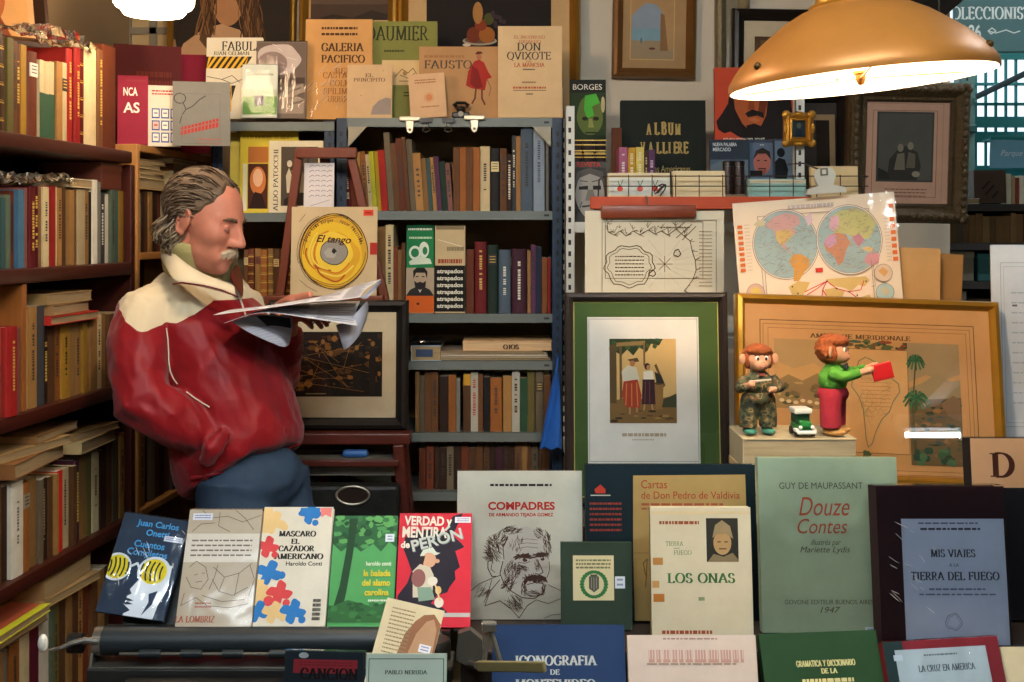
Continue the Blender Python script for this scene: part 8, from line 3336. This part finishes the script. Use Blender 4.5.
def surf_line(pts, step=7):
    out = []
    for a_, b_ in zip(pts, pts[1:]):
        n = max(1, int(sqrt((a_[0] - b_[0]) ** 2 + (a_[1] - b_[1]) ** 2) / step))
        for i in range(n):
            t = i / n
            out.append(on_jacket(a_[0] + (b_[0] - a_[0]) * t, a_[1] + (b_[1] - a_[1]) * t))
    out.append(on_jacket(*pts[-1]))
    for _ in range(3):
        out = [out[0]] + [(out[i - 1] + out[i] * 2 + out[i + 1]) / 4 for i in range(1, len(out) - 1)] + [out[-1]]
    return out


CRM = C('d6c4a2', .6, .1, 12)
MB().tube(surf_line([(236, 288), (240, 300), (246, 318), (250, 332)]), .0026, 6).build('zip', C('cfc2ae', .4), jk)
MB().tube(surf_line([(166, 328), (170, 340), (170, 352), (166, 364), (168, 374), (178, 384)]), .0016, 6).build('piping', C('d8cdb8', .5), jk)
MB().tube(surf_line([(186, 392), (198, 402), (210, 407)]), .0018, 6).build('piping', C('d8cdb8', .5), jk)
# hem cord
hem = surf_line([(192, 478), (212, 474), (236, 466), (262, 457), (284, 449), (300, 442)])
MB().tube(hem, .0055, 8).build('hem_band', C('7c1018', .5, .2), jk)

# collar: two folded cream leaves with a dark red edge, standing round the neck
COLM = [C('dccbaa', .65, .08, 12), C('6a1018', .5)]


def leaf(rows, name):
    mb = MB()
    nv = len(rows) - 1
    nu = len(rows[0]) - 1
    mb.grid(lambda u, v: rows[round(v * nv)][round(u * nu)], nu, nv)
    o = mb.build(name, COLM, jk)
    so = o.modifiers.new('thickness', 'SOLIDIFY')
    so.thickness = .004
    so.offset = 0
    su = o.modifiers.new('round', 'SUBSURF')
    su.levels = su.render_levels = 2
    o.data.polygons.foreach_set('use_smooth', [True] * len(o.data.polygons))
    return o


def lp(px, py, Y):
    return L(px, py, Y)


# leaf on the near side: stands at the nape, folds over, point below the jaw
leaf([[lp(158, 240, 3.05), lp(173, 252, 2.955), lp(192, 268, 2.91), lp(213, 278, 2.90), lp(236, 285, 2.92)],
      [lp(160, 247, 3.03), lp(170, 259, 2.935), lp(186, 273, 2.885), lp(207, 281, 2.875), lp(236, 289, 2.90)],
      [lp(160, 254, 3.02), lp(169, 266, 2.925), lp(181, 280, 2.868), lp(206, 284, 2.862), lp(237, 294, 2.895)],
      [lp(160, 258, 3.02), lp(168, 270, 2.925), lp(173, 284, 2.870), lp(204, 286, 2.866), lp(238, 298, 2.90)]], 'collar')
leaf([[lp(238, 262, 3.08), lp(241, 270, 3.10), lp(243, 280, 3.12), lp(244, 290, 3.13)],
      [lp(232, 268, 3.03), lp(236, 276, 3.05), lp(240, 284, 3.06), lp(243, 292, 3.07)],
      [lp(229, 276, 2.99), lp(234, 284, 3.0), lp(239, 292, 3.01), lp(243, 300, 3.02)]], 'inner_placket').data.materials.clear()
for o_ in [c for c in jk.children if c.name.startswith('inner_placket')]:
    o_.data.materials.append(C('6a1018', .5))
edge = [lp(173, 284, 2.866), lp(182, 282.5, 2.862), lp(204, 285.5, 2.862), lp(222, 290, 2.876), lp(238, 297, 2.896)]
MB().tube(edge, .0022, 6).build('collar_edge', C('6a1018', .5), jk)

# jeans and shoes
JE = C('24384f', .8, .35, 12, bump=.15)
mb = MB()
for s, kn, an in ((-1, Vector((.10, -.115, .50)), Vector((.12, -.12, .07))), (1, Vector((.13, .115, .50)), Vector((.17, .12, .07)))):
    hp = Vector((.015, s * .076, .94))
    mb.tube([hp + Vector((0, 0, .06)), hp, hp.lerp(kn, .5), kn, kn.lerp(an, .5), an], [.090, .094, .084, .072, .067, .064], 18)
mb.ell((.01, 0, .98), (.118, .150, .10))


def crease(co, no):
    p = Vector(co)
    return p + no * (.004 * _noise.noise(Vector((p.x * 14 + p.z * 10, p.y * 14, p.z * 9))) + .002 * sin(p.z * 70 + 8 * _noise.noise(p * 6)))


blob('jeans', mb, JE, .009, man, 2, bend=crease)
for s, an in ((-1, Vector((.12, -.12, .06))), (1, Vector((.17, .12, .06)))):
    mb = MB().ell((an.x - .01, an.y, .055), (.06, .045, .055)).ell((an.x + .10, an.y, .042), (.105, .05, .042)).rbox(an.x - .075, an.x + .2, an.y - .045, an.y + .045, 0, .028, .01)
    blob('shoe', mb, C('2a1c14', .4), .007, man, 2)

# newspaper
NP = C('e2dfe3', .8, .06, 4)
NPD = C('bcbbc8', .8, .08, 4)
INK = C('b4b1b8', .8)
npo = P(290, 312, 2.92)
news = empty('newspaper', npo, label='folded newspaper held open in the hand of the reading man', cat='newspaper')


def Q(px, py, Y):
    return P(px, py, Y) - npo


def page(rows, mat, name, lines=(0, 0), seed=1, bend=.0, photo=None):
    """Sheet through a net of points, with printed columns on its upper face."""
    nv, nu = len(rows) - 1, len(rows[0]) - 1

    def at(u, v):
        a_, b_ = u * nu, v * nv
        i, j = min(int(a_), nu - 1), min(int(b_), nv - 1)
        s, t = a_ - i, b_ - j

        def cr(p0, p1, p2, p3, t):
            return .5 * ((2 * p1) + (-p0 + p2) * t + (2 * p0 - 5 * p1 + 4 * p2 - p3) * t * t + (-p0 + 3 * p1 - 3 * p2 + p3) * t * t * t)

        def row(jj):
            r = rows[jj]
            return cr(r[max(i - 1, 0)], r[i], r[min(i + 1, nu)], r[min(i + 2, nu)], s)
        return cr(row(max(j - 1, 0)), row(j), row(min(j + 1, nv)), row(min(j + 2, nv)), t)
    mb = MB()
    mb.grid(lambda u, v: at(u, v), 24, 16)
    o = mb.build(name, mat, news)
    so = o.modifiers.new('thickness', 'SOLIDIFY')
    so.thickness = .0008
    o.data.polygons.foreach_set('use_smooth', [True] * len(o.data.polygons))
    if lines[0]:
        rd = random.Random(seed)
        for side in (.0012, -.0018):
            mb = MB()
            for c in range(lines[0]):
                u0, u1 = (c + .12) / lines[0], (c + .9) / lines[0]
                for r in range(lines[1]):
                    v0 = .08 + .86 * r / lines[1]
                    v1 = v0 + .42 * .86 / lines[1]
                    ue = u1 if rd.random() < .85 else u0 + (u1 - u0) * rd.random()
                    k = 5
                    for i in range(k):
                        ua, ub = u0 + (ue - u0) * i / k, u0 + (ue - u0) * (i + 1) / k
                        ps = [at(ua, v0), at(ub, v0), at(ub, v1), at(ua, v1)]
                        n = (ps[1] - ps[0]).cross(ps[3] - ps[0])
                        if n.length < 1e-9:
                            continue
                        n.normalize()
                        mb.add([p + n * side for p in ps], [(0, 1, 2, 3)])
            mb.build('printed_lines', INK, o)
    if photo:
        u0, u1, v0, v1 = photo
        for side in (.0014, -.002):
            mb = MB()
            vs = []
            for j in range(7):
                for i in range(7):
                    u, v = u0 + (u1 - u0) * i / 6, v0 + (v1 - v0) * j / 6
                    p = at(u, v)
                    n = (at(min(u + .01, 1), v) - at(max(u - .01, 0), v)).cross(at(u, min(v + .01, 1)) - at(u, max(v - .01, 0))).normalized()
                    vs.append(p + n * side)
            mb.add(vs, [(j * 7 + i, j * 7 + i + 1, (j + 1) * 7 + i + 1, (j + 1) * 7 + i) for j in range(6) for i in range(6)])
            mb.build('printed_photo', C('2a2a30', .8, .5, 60), o)
    return o


page([[Q(213, 315, 2.80), Q(262, 308.5, 2.79), Q(310, 302, 2.79), Q(338, 300, 2.80), Q(360, 297, 2.82)],
      [Q(230, 310, 2.88), Q(268, 305.5, 2.88), Q(318, 297, 2.88), Q(344, 293, 2.89), Q(366, 289, 2.90)],
      [Q(258, 307, 3.02), Q(284, 305, 3.02), Q(318, 298, 3.01), Q(350, 287.5, 2.99), Q(381, 279, 2.98)]], NP, 'page', (4, 12), 3)
page([[Q(360, 297, 2.822), Q(364, 299, 2.85), Q(368, 298, 2.88)], [Q(366, 293, 2.88), Q(370, 294, 2.90), Q(374, 291, 2.92)], [Q(381, 279, 2.98), Q(381, 283, 2.985), Q(378, 287, 2.98)]], NPD, 'page')
page([[Q(224, 323, 2.80), Q(262, 312.5, 2.80), Q(310, 318, 2.80), Q(357, 325.5, 2.82)], [Q(240, 318, 2.90), Q(268, 309, 2.90), Q(312, 311, 2.90), Q(356, 312, 2.92)],
      [Q(262, 311, 3.03), Q(284, 306.5, 3.03), Q(316, 303, 3.03), Q(360, 301, 3.0)]], NP, 'page', (3, 10), 5)
page([[Q(232, 322, 2.84), Q(258, 314.5, 2.86), Q(292, 317, 2.90)], [Q(252, 334, 2.85), Q(272, 329, 2.88), Q(292, 331, 2.92)], [Q(279, 346, 2.87), Q(285, 347, 2.89), Q(289, 344, 2.93)]], NPD, 'page', (2, 12), 7, photo=(.45, .95, .06, .4))
page([[Q(336, 325, 2.86), Q(350, 319, 2.86), Q(363, 305, 2.88), Q(367, 301, 2.93)], [Q(339, 334, 2.87), Q(352, 330, 2.86), Q(364, 318, 2.88), Q(368, 308, 2.93)], [Q(344, 350, 2.88), Q(350, 346, 2.87), Q(360, 334, 2.88), Q(366, 320, 2.93)]], NPD, 'page', (2, 14), 9)
